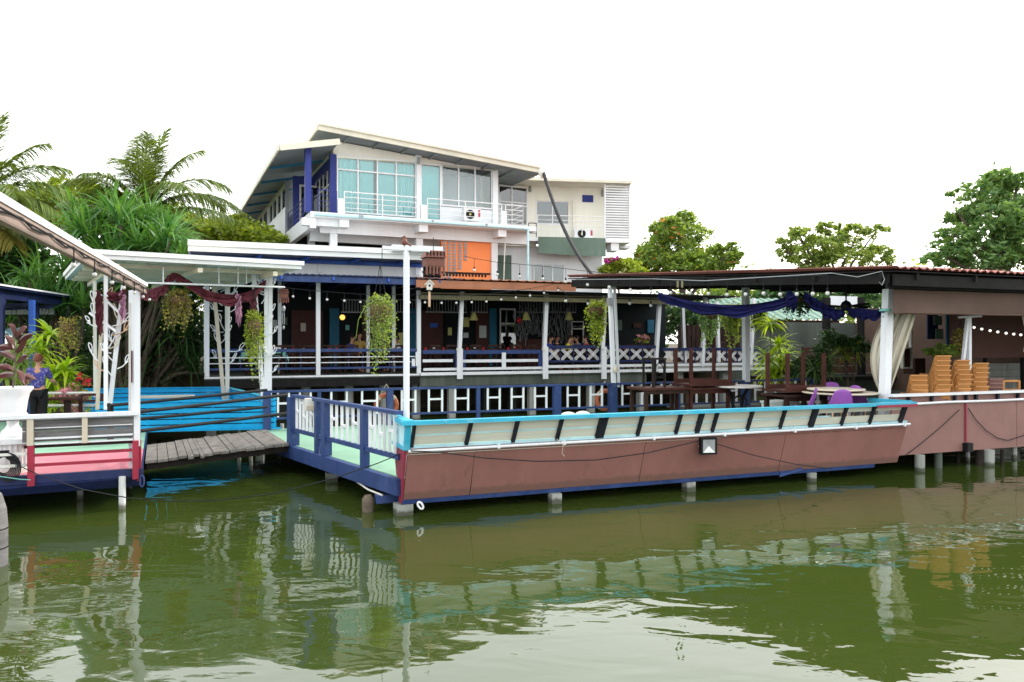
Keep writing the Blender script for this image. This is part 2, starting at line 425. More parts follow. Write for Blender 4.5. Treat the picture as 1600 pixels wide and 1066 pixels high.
def tide(mat, rgb, z):
    nt = M[mat].node_tree; b = nt.nodes['Principled BSDF']; src = b.inputs['Base Color'].links[0].from_socket
    g = nt.nodes.new('ShaderNodeNewGeometry'); sp = nt.nodes.new('ShaderNodeSeparateXYZ'); nt.links.new(g.outputs['Position'], sp.inputs[0])
    n = nt.nodes.new('ShaderNodeTexNoise'); n.inputs['Scale'].default_value = 9.0; nt.links.new(g.outputs['Position'], n.inputs['Vector'])
    ad = nt.nodes.new('ShaderNodeMath'); ad.operation = 'MULTIPLY_ADD'; ad.inputs[1].default_value = -.10; nt.links.new(n.outputs['Fac'], ad.inputs[0]); nt.links.new(sp.outputs['Z'], ad.inputs[2])
    r = nt.nodes.new('ShaderNodeMapRange'); r.inputs[1].default_value = z - .03; r.inputs[2].default_value = z + .02; r.inputs[3].default_value = .85; r.inputs[4].default_value = 0
    nt.links.new(ad.outputs[0], r.inputs[0])
    mx = nt.nodes.new('ShaderNodeMix'); mx.data_type = 'RGBA'; nt.links.new(r.outputs[0], mx.inputs[0]); nt.links.new(src, mx.inputs[6]); mx.inputs[7].default_value = (*rgb, 1)
    nt.links.new(mx.outputs[2], b.inputs['Base Color'])
paint('pile_concrete', (0.27, 0.28, 0.26), 0.85, 0.2, 3, bump=0.3, bscale=30, dirt=0.5, dirt_rgb=(0.15, 0.16, 0.13), streak=True); tide('pile_concrete', (0.035, 0.04, 0.02), .03)
paint('pile_white', (0.58, 0.60, 0.60), 0.6, 0.15, 3, dirt=0.5, dirt_rgb=(0.28, 0.25, 0.2), streak=True); tide('pile_white', (0.06, 0.06, 0.03), .03)
paint('beam_board', (0.33, 0.25, 0.215), 0.7, 0.15, 2)
tide('hull_brown', (0.14, 0.078, 0.062), .30)
stain('white', (0.36, 0.24, 0.15), .4, (3, 3, .35), .60, .74); stain('blue', (0.075, 0.10, 0.17), .55, (2, 2, 2), .56, .66); stain('turquoise', (0.30, 0.50, 0.56), .5, (1.2, 1.2, 3), .55, .68)
stain('house_white', (0.42, 0.42, 0.39), .35, (1.2, 1.2, .12), .55, .8); stain('house_cream', (0.50, 0.47, 0.36), .35, (1.2, 1.2, .12), .55, .8)
stain('boat_blue', (0.02, 0.20, 0.36), .5, (1.5, 1.5, 4), .56, .7); stain('grey_plank', (0.24, 0.23, 0.21), .6, (2.5, .6, 1), .52, .7)
glassmat('glass', (0.92, 0.97, 0.97), 1.75)
glassmat('glass_dark', (0.34, 0.46, 0.47), 2.3)
glassmat('bulb_glass', (0.85, 0.85, 0.85), 1.9)
emit('globe_lit', (1.0, 0.93, 0.85), 1.0)
emit('lamp_warm', (1.0, 0.62, 0.12), 1.2)

# water: murky green, nearly still
def water_material():
    m = bpy.data.materials.new('pond_water'); m.use_nodes = True
    nt = m.node_tree; b = nt.nodes['Principled BSDF']
    b.inputs['Roughness'].default_value = 0.015
    b.inputs['IOR'].default_value = 1.7
    tc = nt.nodes.new('ShaderNodeTexCoord')
    n0 = nt.nodes.new('ShaderNodeTexNoise'); n0.inputs['Scale'].default_value = 0.12; n0.inputs['Detail'].default_value = 3
    nt.links.new(tc.outputs['Object'], n0.inputs['Vector'])
    rp = nt.nodes.new('ShaderNodeValToRGB')
    rp.color_ramp.elements[0].position = 0.35; rp.color_ramp.elements[0].color = (0.028, 0.044, 0.008, 1)
    rp.color_ramp.elements[1].position = 0.65; rp.color_ramp.elements[1].color = (0.038, 0.056, 0.010, 1)
    nt.links.new(n0.outputs['Fac'], rp.inputs[0]); nt.links.new(rp.outputs[0], b.inputs['Base Color'])
    mp = nt.nodes.new('ShaderNodeMapping'); mp.inputs['Rotation'].default_value = (0, 0, R(12)); mp.inputs['Scale'].default_value = (0.55, 1.0, 1.0)
    nt.links.new(tc.outputs['Object'], mp.inputs[0])
    prev = None
    for sc_, dist, det in ((0.42, 0.034, 1.0), (1.7, 0.0120, 2.0), (7.0, 0.0011, 2.0)):
        n = nt.nodes.new('ShaderNodeTexNoise'); n.inputs['Scale'].default_value = sc_; n.inputs['Detail'].default_value = det
        n.inputs['Distortion'].default_value = 0.6
        nt.links.new(mp.outputs[0], n.inputs['Vector'])
        bp = nt.nodes.new('ShaderNodeBump'); bp.inputs['Strength'].default_value = 1.0; bp.inputs['Distance'].default_value = dist
        nt.links.new(n.outputs['Fac'], bp.inputs['Height'])
        if prev: nt.links.new(prev.outputs[0], bp.inputs['Normal'])
        prev = bp
    nt.links.new(prev.outputs[0], b.inputs['Normal'])
    M['water'] = m
water_material()

# ------------------------------------------------------------ setting: water and bank
mb = MB(); mb.add([(-400, -60, 0), (400, -60, 0), (400, 400, 0), (-400, 400, 0)], [(0, 1, 2, 3)])
struct(mb.build('water', 'water'))

def bank(u, v):
    a = -150 + 330 * u
    edge = 19.0 + 0.5 * math.sin(a * 0.9) + 0.25 * math.sin(a * 2.3)
    if a < -6: edge -= min((-6 - a) * 0.45, 3.0)
    b = edge - 0.7 + (v ** 3) * 330
    z = -0.8 + min(v * 14, 1.0) * 2.2
    return D.P(a, b, z)
mb = MB(); mb.grid(bank, 160, 30)
struct(mb.build('ground', 'soil', smooth=True))
# ------------------------------------------------------------ near deck
FZ = 0.55
deck = thing('waterside_deck', 'mint green deck on concrete piles behind the brown hull-shaped front', 'deck', D.P(0, 0, 0))
poly = [(0.02, 0.03), (9.95, 0.03), (9.95, 7.45), (-1.62, 7.45), (-1.30, 5.0)]
mb = MB(); mb.prism([D.P(a, b, FZ - 0.07) for a, b in poly], (0, 0, 0.07)); mb.build('floor', 'mint_floor', deck)
def side_beam(p0, p1, z0, z1, w, mat, name):
    mb = MB(); mb.bar(D.P(*p0, (z0 + z1) / 2), D.P(*p1, (z0 + z1) / 2), w, z1 - z0); return mb.build(name, mat, deck)
side_beam((-0.06, 0.0), (-1.36, 5.0), 0.30, 0.545, 0.10, 'blue', 'edge_beam')
side_beam((-1.38, 5.05), (-1.66, 7.45), 0.30, 0.545, 0.10, 'blue', 'edge_beam')
side_beam((-1.66, 7.50), (9.95, 7.50), 0.22, 0.53, 0.08, 'blue', 'edge_beam')
side_beam((-0.32, 0.45), (0.35, 0.45), 0.12, 0.24, 0.14, 'blue', 'cross_beam')
for b in (1.8, 3.6, 5.4, 7.1):
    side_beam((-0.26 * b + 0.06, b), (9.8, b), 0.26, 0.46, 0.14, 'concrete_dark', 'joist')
def pile(x, y, w, mat, parent, z1=0.3, rnd=False):
    p = on(x, y, 0.0)
    mb = MB()
    if rnd: mb.tube([(p.x, p.y, -1.2), (p.x, p.y, z1)], w / 2, 12)
    else: mb.box(Frame(p.x, p.y, 21.3), -w / 2, w / 2, -w / 2, w / 2, -1.2, z1)
    return mb.build('pile', {'concrete': 'pile_concrete', 'white_old': 'pile_white'}.get(mat, mat), parent, smooth=rnd)
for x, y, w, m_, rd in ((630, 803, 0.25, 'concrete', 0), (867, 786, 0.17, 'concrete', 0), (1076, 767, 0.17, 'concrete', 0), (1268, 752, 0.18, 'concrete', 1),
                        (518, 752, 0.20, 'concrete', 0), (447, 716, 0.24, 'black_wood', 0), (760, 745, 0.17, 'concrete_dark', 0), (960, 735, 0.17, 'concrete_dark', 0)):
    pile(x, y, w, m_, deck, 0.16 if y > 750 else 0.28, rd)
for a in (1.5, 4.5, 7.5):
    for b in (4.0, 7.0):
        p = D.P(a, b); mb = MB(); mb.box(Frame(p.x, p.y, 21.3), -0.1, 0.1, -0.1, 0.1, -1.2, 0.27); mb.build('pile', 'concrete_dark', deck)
p = px(585, 712, 13.0)
mb = MB(); mb.tube([px(528, 731, 13.6), px(560, 752, 12.6), px(592, 757, 12.2), px(640, 757, 11.9)], 0.022, 6); mb.build('pipe', 'concrete', deck)
mb = MB(); mb.tube([px(530, 733, 13.3), px(575, 765, 12.2), px(597, 774, 11.7)], 0.016, 6); mb.build('pipe', 'white_old', deck)
p = on(575, 799, 0)
mb = MB(); mb.lathe((p.x, p.y, -1.08), [(0.085, 0), (0.085, 1.0), (0.095, 1.2), (0.09, 1.27), (0.05, 1.33), (0.02, 1.29)], 10)
tag(mb.build('mooring_stump', 'bark', smooth=True), 'weathered wooden stump rising from the water beside the deck corner', 'stump')

# ---- hull-shaped front
hull = thing('hull_front', 'brown boat-shaped deck front with turquoise rail, cream boards and black ribs', 'parapet', D.P(0, 0, 0))
HB = lambda z: -0.02 - 0.34 * (z - 0.23) / 1.2          # the face leans out towards the top
def hp(a, z, off=0.0): return D.P(a, HB(z) - off, z)
def hull_plate(mb, a0, a1, z0, z1, off=0.0, th=0.04, lean=0.0):
    q = [hp(a0, z0, off), hp(a1, z0, off), hp(a1 + lean, z1, off), hp(a0 + lean, z1, off)]
    d = Vector((D.v[0], D.v[1], 0)) * th
    mb.hexa([q[0], q[1], q[1] + d, q[0] + d, q[3], q[2], q[2] + d, q[3] + d]); return mb
HE = 9.82
seams = [0.0] + [D.a_at(x, -0.15) for x in (738, 1004, 1223)] + [HE]
for i in range(4):
    mb = MB(); hull_plate(mb, seams[i] + 0.006, seams[i + 1] - 0.006, 0.235, 0.925, 0.0, lean=0.02); mb.build('hull_panel', 'hull_brown', hull)
mb = MB(); hull_plate(mb, 0.0, HE + 0.02, 0.935, 1.02, 0.004); mb.build('hull_strake', 'hull_brown', hull)
mb = MB(); hull_plate(mb, -0.01, D.a_at(1222, -.1), 0.165, 0.232, 0.012, 0.07); mb.build('keel_trim', 'blue', hull)
mb = MB(); hull_plate(mb, D.a_at(1224, -.1), D.a_at(1372, -.1), 0.165, 0.232, 0.006, 0.07); mb.build('keel_trim', 'blue', hull)
mb = MB(); mb.bar(px(1217, 743, 14.0), px(1252, 733, 14.1), 0.06, 0.05); mb.build('loose_trim', 'blue', hull)
mb = MB(); mb.bar(px(1213, 736, 14.05), px(1250, 731, 14.15), 0.05, 0.02); mb.build('loose_trim', 'white_old', hull)
# left end: red plate, pale board, turquoise corner
def end_plate(z0, z1, b0, b1, mat, name, a=-0.03, th=0.03):
    mb = MB()
    mb.hexa([D.P(a, HB(z0) + b0, z0), D.P(a + th, HB(z0) + b0, z0), D.P(a + th, b1(z0), z0), D.P(a, b1(z0), z0),
             D.P(a, HB(z1) + b0, z1), D.P(a + th, HB(z1) + b0, z1), D.P(a + th, b1(z1), z1), D.P(a, b1(z1), z1)])
    return mb.build(name, mat, hull)
bk = lambda z: 0.02 + 0.62 * max(0, z - 0.2)
end_plate(0.18, 1.0, 0.0, lambda z: 0.12 + 0.45 * (z - 0.18), 'hull_red', 'end_panel')
end_plate(1.055, 1.36, 0.04, lambda z: 0.48, 'pale_cyan', 'end_board', -0.02)
mb = MB(); hull_plate(mb, -0.035, 0.045, 1.0, 1.37, 0.02, 0.09); mb.build('corner_post', 'turquoise', hull)
mb = MB(); mb.bar(D.P(-0.02, HB(1.0) - .02, 1.03), D.P(-0.02, 0.5, 1.03), 0.07, 0.05); mb.build('end_rail', 'turquoise', hull)
mb = MB(); mb.bar(D.P(0.0, HB(1.42) - .05, 1.415), D.P(0.0, 0.52, 1.415), 0.15, 0.075); mb.build('end_rail', 'turquoise', hull)
mb = MB(); mb.bar(D.P(-0.11, HB(1.42), 1.412), D.P(HE + 0.05, HB(1.42), 1.412), 0.14, 0.056); mb.build('top_rail', 'turquoise', hull)
mb = MB(); mb.bar(D.P(HE + 0.02, HB(1.42) + .05, 1.416), D.P(HE - 0.12, 0.55, 1.416), 0.12, 0.075); mb.build('end_rail', 'turquoise', hull)
mb = MB(); mb.bar(D.P(D.a_at(1372, -.45), HB(1.38) - 0.085, 1.378), D.P(HE + 0.05, HB(1.38) - 0.085, 1.378), 0.03, 0.05); mb.build('rail_edging', 'hull_red', hull)
ribx = [732, 805, 874, 940, 1000, 1060, 1093, 1117, 1172, 1223, 1271, 1319, 1363, 1411]
ribw = [.06] * 14; ribw[3] = .15; ribw[6] = .09; ribw[10] = .12; ribw[13] = 0.10
ribs = [D.a_at(x, -0.3) for x in ribx]
mb = MB(); hull_plate(mb, 0.05, 0.10, 1.04, 1.375, 0.012, 0.05, 0.02); mb.build('rib', 'black_rib', hull)
for a, w in zip(ribs, ribw):
    mb = MB(); hull_plate(mb, a - w / 2 - 0.02, a + w / 2 - 0.02, 1.035, 1.375, 0.012, 0.055, 0.05); mb.build('rib', 'black_rib', hull)
edges_ = [0.08] + ribs
for i in range(len(edges_) - 1):
    a0, a1 = edges_[i] + 0.01, edges_[i + 1] - 0.01
    mb = MB(); hull_plate(mb, a0, a1, 1.075, 1.205, -0.03, 0.02); mb.build('side_board', 'cream_board', hull)
    if i < 11: mb = MB(); hull_plate(mb, a0, a1, 1.235, 1.368, -0.034, 0.02); mb.build('side_board', 'cream_board', hull)
    else: mb = MB(); hull_plate(mb, a0, a1, 1.285, 1.368, -0.034, 0.02); mb.build('side_board', 'cream_board', hull)
mb = MB(); hull_plate(mb, 0.06, HE, 1.022, 1.065, 0.0, 0.06); mb.build('lower_ledge', 'pale_cyan', hull)
mb = MB(); hull_plate(mb, 0.06, HE - 1.9, 1.207, 1.232, -0.045, 0.015); mb.build('board_batten', 'pale_cyan', hull)
mb = MB(); mb.tube([D.P(0.02, HB(1.0) - 0.045, 0.99), D.P(4.0, HB(1.0) - 0.045, 1.0), D.P(HE + 0.03, HB(1.0) - 0.045, 1.005)], 0.022, 8); mb.build('conduit_pipe', 'white', hull)
for x in (778, 880, 1020, 1130, 1240, 1335, 1411):
    a = D.a_at(x, -0.25); mb = MB(); mb.box(D, a - 0.02, a + 0.02, HB(1.0) - 0.07, HB(1.0), 0.965, 1.03); mb.build('pipe_clip', 'white', hull)
mb = MB(); mb.tube([D.P(0.05, HB(1) - .06, 1.0)] + [px(x, y, d) for x, y, d in ((690, 707, 11.05), (760, 716, 11.4), (840, 721, 11.75), (930, 719, 12.15), (1010, 708, 12.5), (1092, 689, 12.9))], 0.009, 5); mb.build('cable', 'rubber', hull)
mb = MB(); mb.tube([px(1120, 694, 13.0), px(1180, 712, 13.3), px(1240, 725, 13.6), px(1300, 733, 14.0)], 0.008, 5); mb.build('cable', 'rubber', hull)
mb = MB(); mb.tube([px(870, 686, 11.9), px(880, 696, 11.88), px(878, 708, 11.9), px(882, 713, 11.9)], 0.006, 5); mb.build('cable', 'rope', hull)
# tied ring
def loop(name, c, rx, rz, r, mat, ax=Vector((1, 0, 0)), tilt=0.0, n=14):
    mb = MB(); az = Vector((tilt, 0, 1)).normalized()
    mb.tube([Vector(c) + ax * rx * math.cos(2 * math.pi * i / n) + az * rz * math.sin(2 * math.pi * i / n) for i in range(n + 1)], r, 7, cap=False)
    return mb.build(name, mat, smooth=True)
tag(loop('rope_loop', px(657, 790, 11.25), 0.035, 0.055, 0.016, 'white_clean', tilt=-0.4), 'white rope loop hanging below the pointed brown hull corner', 'rope')
# floodlight
fl = thing('floodlight', 'square floodlight with black frame and reflector bolted to the brown hull', 'floodlight', px(1107, 697, 13.05))
FL = Frame(fl.location.x, fl.location.y, 12)
zc = fl.location.z
mb = MB(); mb.box(FL, -.14, .14, -.01, .07, zc - .14, zc + .14); mb.build('housing', 'black', fl)
for a0, a1, z0, z1 in ((-.145, .145, .115, .145), (-.145, .145, -.145, -.115), (-.145, -.115, -.115, .115), (.115, .145, -.115, .115)):
    mb = MB(); mb.box(FL, a0, a1, -.03, -.012, zc + z0, zc + z1); mb.build('frame', 'black', fl)
for i, (p, q) in enumerate((((-.11, -.11), (.11, -.11)), ((.11, -.11), (.11, .11)), ((.11, .11), (-.11, .11)), ((-.11, .11), (-.11, -.11)))):
    mb = MB(); mb.add([FL.P(p[0], -.024, zc + p[1]), FL.P(q[0], -.024, zc + q[1]), FL.P(0, -.014, zc)], [(0, 1, 2)]); mb.build('reflector', ('lit_facet', 'grey_metal', 'grey_metal', 'grey_metal')[i], fl)  # lower facet painted paler, as if it caught the light
mb = MB(); mb.bar(px(1080, 690, 13.25), px(1097, 690, 13.1), .03, .05); mb.bar(px(1082, 690, 13.25), px(1096, 700, 13.1), .02, .02); mb.bar(px(1088, 684, 13.15), px(1100, 688, 13.1), .02, .02); mb.build('bracket', 'white', fl)

# ---- right hull section
rh = thing('right_hull_front', 'pale brown deck front with white rail below the orange chairs', 'parapet', D.P(9.9, 0.1, 0))
RB = 0.14
seamr = D.a_at(1508, RB)
for a0, a1 in ((HE + 0.03, seamr - .006), (seamr + .006, 13.4), (13.412, 17.5)):
    mb = MB(); mb.box(D, a0, a1, RB, RB + .04, 0.33, 1.34); mb.build('hull_panel', 'hull_brown_pale', rh)
    mb = MB(); mb.box(D, a0, a1, RB + .05, RB + .08, 1.36, 1.49); mb.build('upper_board', 'hull_brown_pale', rh)
mb = MB(); mb.box(D, HE + .03, 17.5, RB - .05, RB + .10, 1.495, 1.545); mb.build('top_rail', 'white', rh)
mb = MB(); mb.tube([D.P(HE + .1, RB - .03, 1.335), D.P(11.3, RB - .03, 1.355), D.P(12.6, RB - .03, 1.345), D.P(17.5, RB - .03, 1.37)], 0.025, 8); mb.build('conduit_pipe', 'white', rh)
for x in (1421, 1457, 1493, 1511, 1526, 1560, 1592, 1622):
    a = D.a_at(x, RB); mb = MB(); mb.box(D, a - .025, a + .025, RB - .012, RB + .045, 1.37, 1.494); mb.build('rail_post', 'black_rib', rh)
mb = MB(); mb.box(D, seamr - .02, seamr + .02, RB - .03, RB - .002, .52, 1.33); mb.build('drain_pipe', 'hull_red', rh)
mb = MB(); mb.box(D, seamr - .08, seamr + .08, RB - .12, RB - .003, .32, .50); mb.build('outlet_box', 'black', rh)
mb = MB(); mb.tube([D.P(D.a_at(x, RB - .03), RB - .035, D.z_at(y, D.a_at(x, RB), RB)) for x, y in ((1513, 638), (1524, 655), (1540, 672), (1558, 684), (1575, 688), (1600, 680), (1630, 660))], .009, 5); mb.build('cable', 'rubber', rh)
mb = MB(); mb.tube([D.P(D.a_at(x, RB - .03), RB - .02, D.z_at(y, D.a_at(x, RB), RB)) for x, y in ((1500, 640), (1470, 668), (1440, 693), (1415, 712))], .007, 5); mb.build('cable', 'rubber', rh)
mb = MB(); mb.box(D, 9.97, 17.5, RB + .1, 8.4, .62, .70); mb.build('floor', 'concrete_dark', rh)
for x, y, w, m_, rd in ((1437, 736, .19, 'concrete', 1), (1545, 727, .22, 'concrete', 1), (1530, 727, .16, 'black_wood', 1), (1566, 727, .07, 'black_wood', 1), (1497, 723, .08, 'black_wood', 1), (1466, 731, .15, 'concrete_dark', 1), (1585, 716, .10, 'white_old', 1), (1512, 720, .09, 'white_old', 1)):
    pile(x, y, w, m_, rh, .325 if x in (1437, 1545, 1530, 1566) else .6, rd)

# ------------------------------------------------------------ blue railings
def h_balusters(root, p0, p1, z0, z1, n_pairs, wmat='white', w=.045, odd=0):
    p0, p1 = Vector(p0), Vector(p1); n = n_pairs * 2
    for i in range(n):
        q = p0.lerp(p1, (i + 0.65) / (n + 0.3))
        mb = MB(); mb.bar((q.x, q.y, z0), (q.x, q.y, z1), w, w); mb.build('baluster', wmat, root)
        if i % 2 == 0:
            q2 = p0.lerp(p1, (i + 1.65) / (n + 0.3)); zc = z0 + (z1 - z0) * (0.56 - odd * (0.14 if (i // 2) % 2 else 0))
            d = (q2 - q).normalized() * (w / 2 + .001)
            mb = MB(); mb.bar((q.x + d.x, q.y + d.y, zc), (q2.x - d.x, q2.y - d.y, zc), w * .8, w); mb.build('crossbar', wmat, root)

nr = thing('blue_railing', 'blue railing with white balusters along the slanting left side of the deck', 'railing', D.P(-.6, 2.5, FZ))
def left_edge(b): return -0.26 * b - 0.02
posts = [(4.93, .17), (3.42, .17), (1.55, .12)]
pb = [D.b_at(x, -.7) for x in (458, 505, 575)]
# walk along the slanting edge so that each post stands where the photograph shows it
def edge_b(x):
    lo, hi = 0.0, 6.0
    for _ in range(40):
        m_ = (lo + hi) / 2; p = D.P(left_edge(m_), m_)
        if p.x / p.y * F + CX > x: lo = m_
        else: hi = m_
    return lo
pbs = [edge_b(458), edge_b(497), edge_b(510), edge_b(570), 0.02]
ep = lambda b: D.P(left_edge(b), b)
for b, w in ((pbs[0], .19), (pbs[1], .11), (pbs[2], .15), (pbs[3], .12)):
    q = ep(b); mb = MB(); mb.box(Frame(q.x, q.y, 21.3 + 14.6), -w / 2, w / 2, -w / 2, w / 2, .30 if b in (pbs[1],) else FZ + .002, 1.495); mb.build('post', 'blue', nr)
q0, q1 = ep(pbs[0]), ep(.05)
mb = MB(); mb.bar((q0.x, q0.y, 1.525), (q1.x, q1.y, 1.525), .11, .055); mb.build('top_rail', 'blue', nr)
mb = MB(); mb.bar((q0.x, q0.y, .86), (q1.x, q1.y, .86), .06, .075); mb.build('bottom_rail', 'blue', nr)
for i0, i1, n in ((0, 1, 3), (2, 3, 3), (3, 4, 3)):
    h_balusters(nr, ep(pbs[i0] - .08), ep(pbs[i1] + .08), .90, 1.495, n, odd=1)
lb = thing('box_lamp', 'grey weathered box lamp fixed to the blue railing post', 'lamp', px(484, 650, 14.2))
p = px(485, 632, 14.2); BF = Frame(p.x, p.y, 30)
mb = MB(); mb.box(BF, -.10, .10, -.05, .05, p.z - .115, p.z + .115); mb.build('housing', 'white_old', lb)
mb = MB(); mb.box(BF, -.085, .085, -.062, -.051, p.z - .10, p.z - .02); mb.build('lens', 'table_cream', lb)
mb = MB(); mb.tube([p + Vector((.1, 0, -.06)), px(500, 637, 14.15), px(502, 680, 14.1), px(498, 712, 14.0)], .018, 6); mb.build('cable', 'blue', lb)

fr_ = thing('blue_railing', 'long blue railing with white H-shaped balusters along the far deck edge', 'railing', D.P(3, 7.3, FZ))
FBB = 7.3
fposts = [D.a_at(x, FBB) for x in (417, 499, 609, 747, 870, 957, 1060, 1165, 1270)]
fw = [.17, .08, .15, .09, .18, .20, .09, .2, .1]
for a, w in zip(fposts, fw):
    mb = MB(); mb.box(D, a - w / 2, a + w / 2, FBB - w / 2, FBB + w / 2, FZ + .002, 1.40); mb.build('post', 'blue', fr_)
mb = MB(); mb.box(D, fposts[0] - .08, fposts[-1] + .05, FBB - .05, FBB + .05, 1.402, 1.455); mb.build('top_rail', 'blue', fr_)
mb = MB(); mb.box(D, fposts[0] + .09, fposts[-1], FBB - .025, FBB + .025, .78, .83); mb.build('bottom_rail', 'blue', fr_)
for i in range(len(fposts) - 1):
    h_balusters(fr_, D.P(fposts[i] + fw[i] / 2, FBB), D.P(fposts[i + 1] - fw[i + 1] / 2, FBB), .832, 1.40, max(1, round((fposts[i + 1] - fposts[i]) / .78)))
gp = ep(pbs[0]); gq = D.P(fposts[0], FBB)

# ---- life rings
def life_ring(c, ang, label):
    t = thing('life_ring', label, 'life ring', c, 'life rings on the far blue railing')
    ax = Vector((math.cos(ang), math.sin(ang), 0)); n = 24
    mb = MB(); mb.tube([Vector(c) + ax * .25 * math.cos(2 * math.pi * i / n) + Vector((0, 0, .25 * math.sin(2 * math.pi * i / n))) for i in range(n + 1)], .062, 10, cap=False); mb.build('ring', 'ring_orange', t, smooth=True)
    for k in range(4):
        a = math.pi / 4 + k * math.pi / 2; m_ = Vector(c) + ax * .25 * math.cos(a) + Vector((0, 0, .25 * math.sin(a)))
        tg = (-ax * math.sin(a) + Vector((0, 0, math.cos(a)))) * .035
        mb = MB(); mb.tube([m_ - tg, m_ + tg], .0645, 10, cap=False); mb.build('band', 'rope', t)
    mb = MB(); mb.tube([Vector(c) - ax * .18 + Vector((0, 0, .22)), Vector(c) + Vector((0, 0, .52)), Vector(c) + ax * .18 + Vector((0, 0, .22))], .012, 5); mb.build('rope', 'rope', t)
a_ = fposts[2]; life_ring(D.P(a_ - .05, FBB + .16, 1.02), D.ang, 'faded orange life ring hung beside the middle of the far railing')
a_ = fposts[5]; life_ring(D.P(a_ - .14, FBB + .17, .98), D.ang, 'orange life ring hung at the white roof post')

# ------------------------------------------------------------ tall white lamp post at the deck corner
p = px(635, 690, 11.75)
lp = thing('lamp_post', 'tall white post with a crossbar at the pointed hull corner', 'post', (p.x, p.y, .5))
mb = MB(); mb.tube([(p.x, p.y, .5), (p.x, p.y, 4.02)], .047, 12); mb.build('pole', 'white', lp, smooth=True)
mb = MB(); q0, q1 = px(598, 387, 11.75), px(671, 391, 11.75); mb.bar(q0, q1, .09, .055); mb.build('crossbar', 'white', lp)
mb = MB(); mb.tube([px(636, 397, 11.75), px(642, 391, 11.73), px(652, 389, 11.72)], .012, 6); mb.build('brace', 'grey_metal', lp)
q = px(632, 386, 11.72)
bd = thing('pigeon', 'reddish-brown pigeon perched on top of the tall white post', 'bird', q)
MB().tube([q + Vector((.10, .02, .015)), q + Vector((.05, .01, .045)), q + Vector((.01, 0, .075)), q + Vector((-.025, 0, .105)), q + Vector((-.04, 0, .125))], .012, 10, .012).build('tail', 'chime_wood', bd, smooth=True)
MB().lathe(q + Vector((0, 0, .02)), [(.004, 0), (.035, .012), (.05, .04), (.048, .065), (.034, .09), (.024, .108), (.028, .125), (.022, .145), (.004, .152)], 12).build('body', 'chime_wood', bd, smooth=True)
MB().tube([q + Vector((-.022, 0, .15)), q + Vector((-.05, 0, .143))], .007, 6, .002).build('beak', 'black', bd)
for s_ in (-1, 1): MB().tube([q + Vector((0, s_ * .015, .025)), q + Vector((-.004, s_ * .015, .0))], .004, 5).build('leg', 'hull_red', bd)
# ------------------------------------------------------------ waterside restaurant, left part (white and blue roof)
RF = 13.7
def ra(x, b=RF): return D.a_at(x, b)
def rz(x, y, b=RF): return D.z_at(y, D.a_at(x, b), b)
RZ = 1.52                       # restaurant floor
A0, A1, A2 = ra(322), ra(655), ra(1035)
rl = thing('restaurant_pavilion', 'open waterside dining pavilion with white flat roof and blue eaves', 'pavilion', D.P(A0, RF, RZ))
mb = MB(); mb.box(D, A0 - .05, A1, RF - .12, RF + 6.0, RZ - .10, RZ); mb.build('floor', 'concrete_dark', rl)
mb = MB(); mb.box(D, A0 - .05, A1 - .02, RF - .14, RF - .122, RZ - .06, RZ - .005); mb.build('floor_edge', 'white', rl)
mb = MB(); mb.box(D, A0 - .05, A1, RF - .1, RF + .12, RZ - .36, RZ - .101); mb.build('edge_beam', 'roof_dark', rl)
for x in (330, 407, 478, 545, 600, 650):
    a = ra(x, RF + .6); mb = MB(); mb.tube([D.P(a, RF + .6, -1), D.P(a, RF + .6, RZ - .10)], .15, 12); mb.build('pile', 'concrete', rl, smooth=True)
for x in (350, 440, 520, 590):
    a = ra(x, RF + 2.4); mb = MB(); mb.box(D, a - .15, a + .15, RF + 2.3, RF + 2.6, -1, RZ - .10); mb.build('pile', 'concrete_dark', rl)
EZ = 4.60
mb0 = [(ra(x), RF, .13) for x in (323.5, 497, 654)] + [(ra(x, RF + 1.5), RF + 1.5, .11) for x in (575, 615, 437)] + [(A0, RF + b, .15) for b in (1.6, 3.2, 4.8)]
for a, b, w in mb0:
    mb = MB(); mb.box(D, a - w / 2, a + w / 2, b - w / 2, b + w / 2, RZ - .02, EZ + .1); mb.build('column', 'white', rl)
# blue lower roof: ribs stand on the edge of each corrugation
ea0, ea1 = ra(405, RF - .9), ra(720, RF - .9)
def corr(fr, a0, a1, b0, b1, z0, z1, n, amp, th=.015):
    mb = MB(); k = n * 6
    mb.grid(lambda u, v: fr.P(a0 + (a1 - a0) * u, b0 + (b1 - b0) * v, z0 + (z1 - z0) * v + amp * max(0, math.cos(2 * math.pi * n * u)) ** 3), k, 1, (0, 0, -th))
    return mb
corr(D, ea0 - 2.0, ea1, RF - .95, RF + .2, EZ + .02, EZ + .10, 44, .035).build('lower_roof_sheet', 'blue', rl)
mb = MB(); mb.box(D, ea0 - 2.0, ea1, RF - .90, RF - .82, EZ - .20, EZ - .02); mb.build('eave_beam', 'blue', rl)
for x in (440, 521, 607, 686):
    a = ra(x, RF - .92); mb = MB(); mb.box(D, a - .03, a + .03, RF - 1.0, RF - .902, EZ - .13, EZ - .03); mb.build('rafter_end', 'bright_blue', rl)
for k in range(9):
    a = A0 - .2 + k * (A1 - A0 + .4) / 8; mb = MB(); mb.box(D, a - .04, a + .04, RF - .80, RF + 6, EZ - .12, EZ - .0); mb.build('rafter', 'navy', rl)
MB().box(D, A0 - .6, A1 + .1, RF + .32, RF + 6.2, EZ + .02, EZ + .06).build('ceiling', 'navy', rl)
WP0, WP1 = ra(425, RF + .25), ra(658, RF + .25)
hw = (WP1 - WP0)
WB = ra(300, RF + .25)
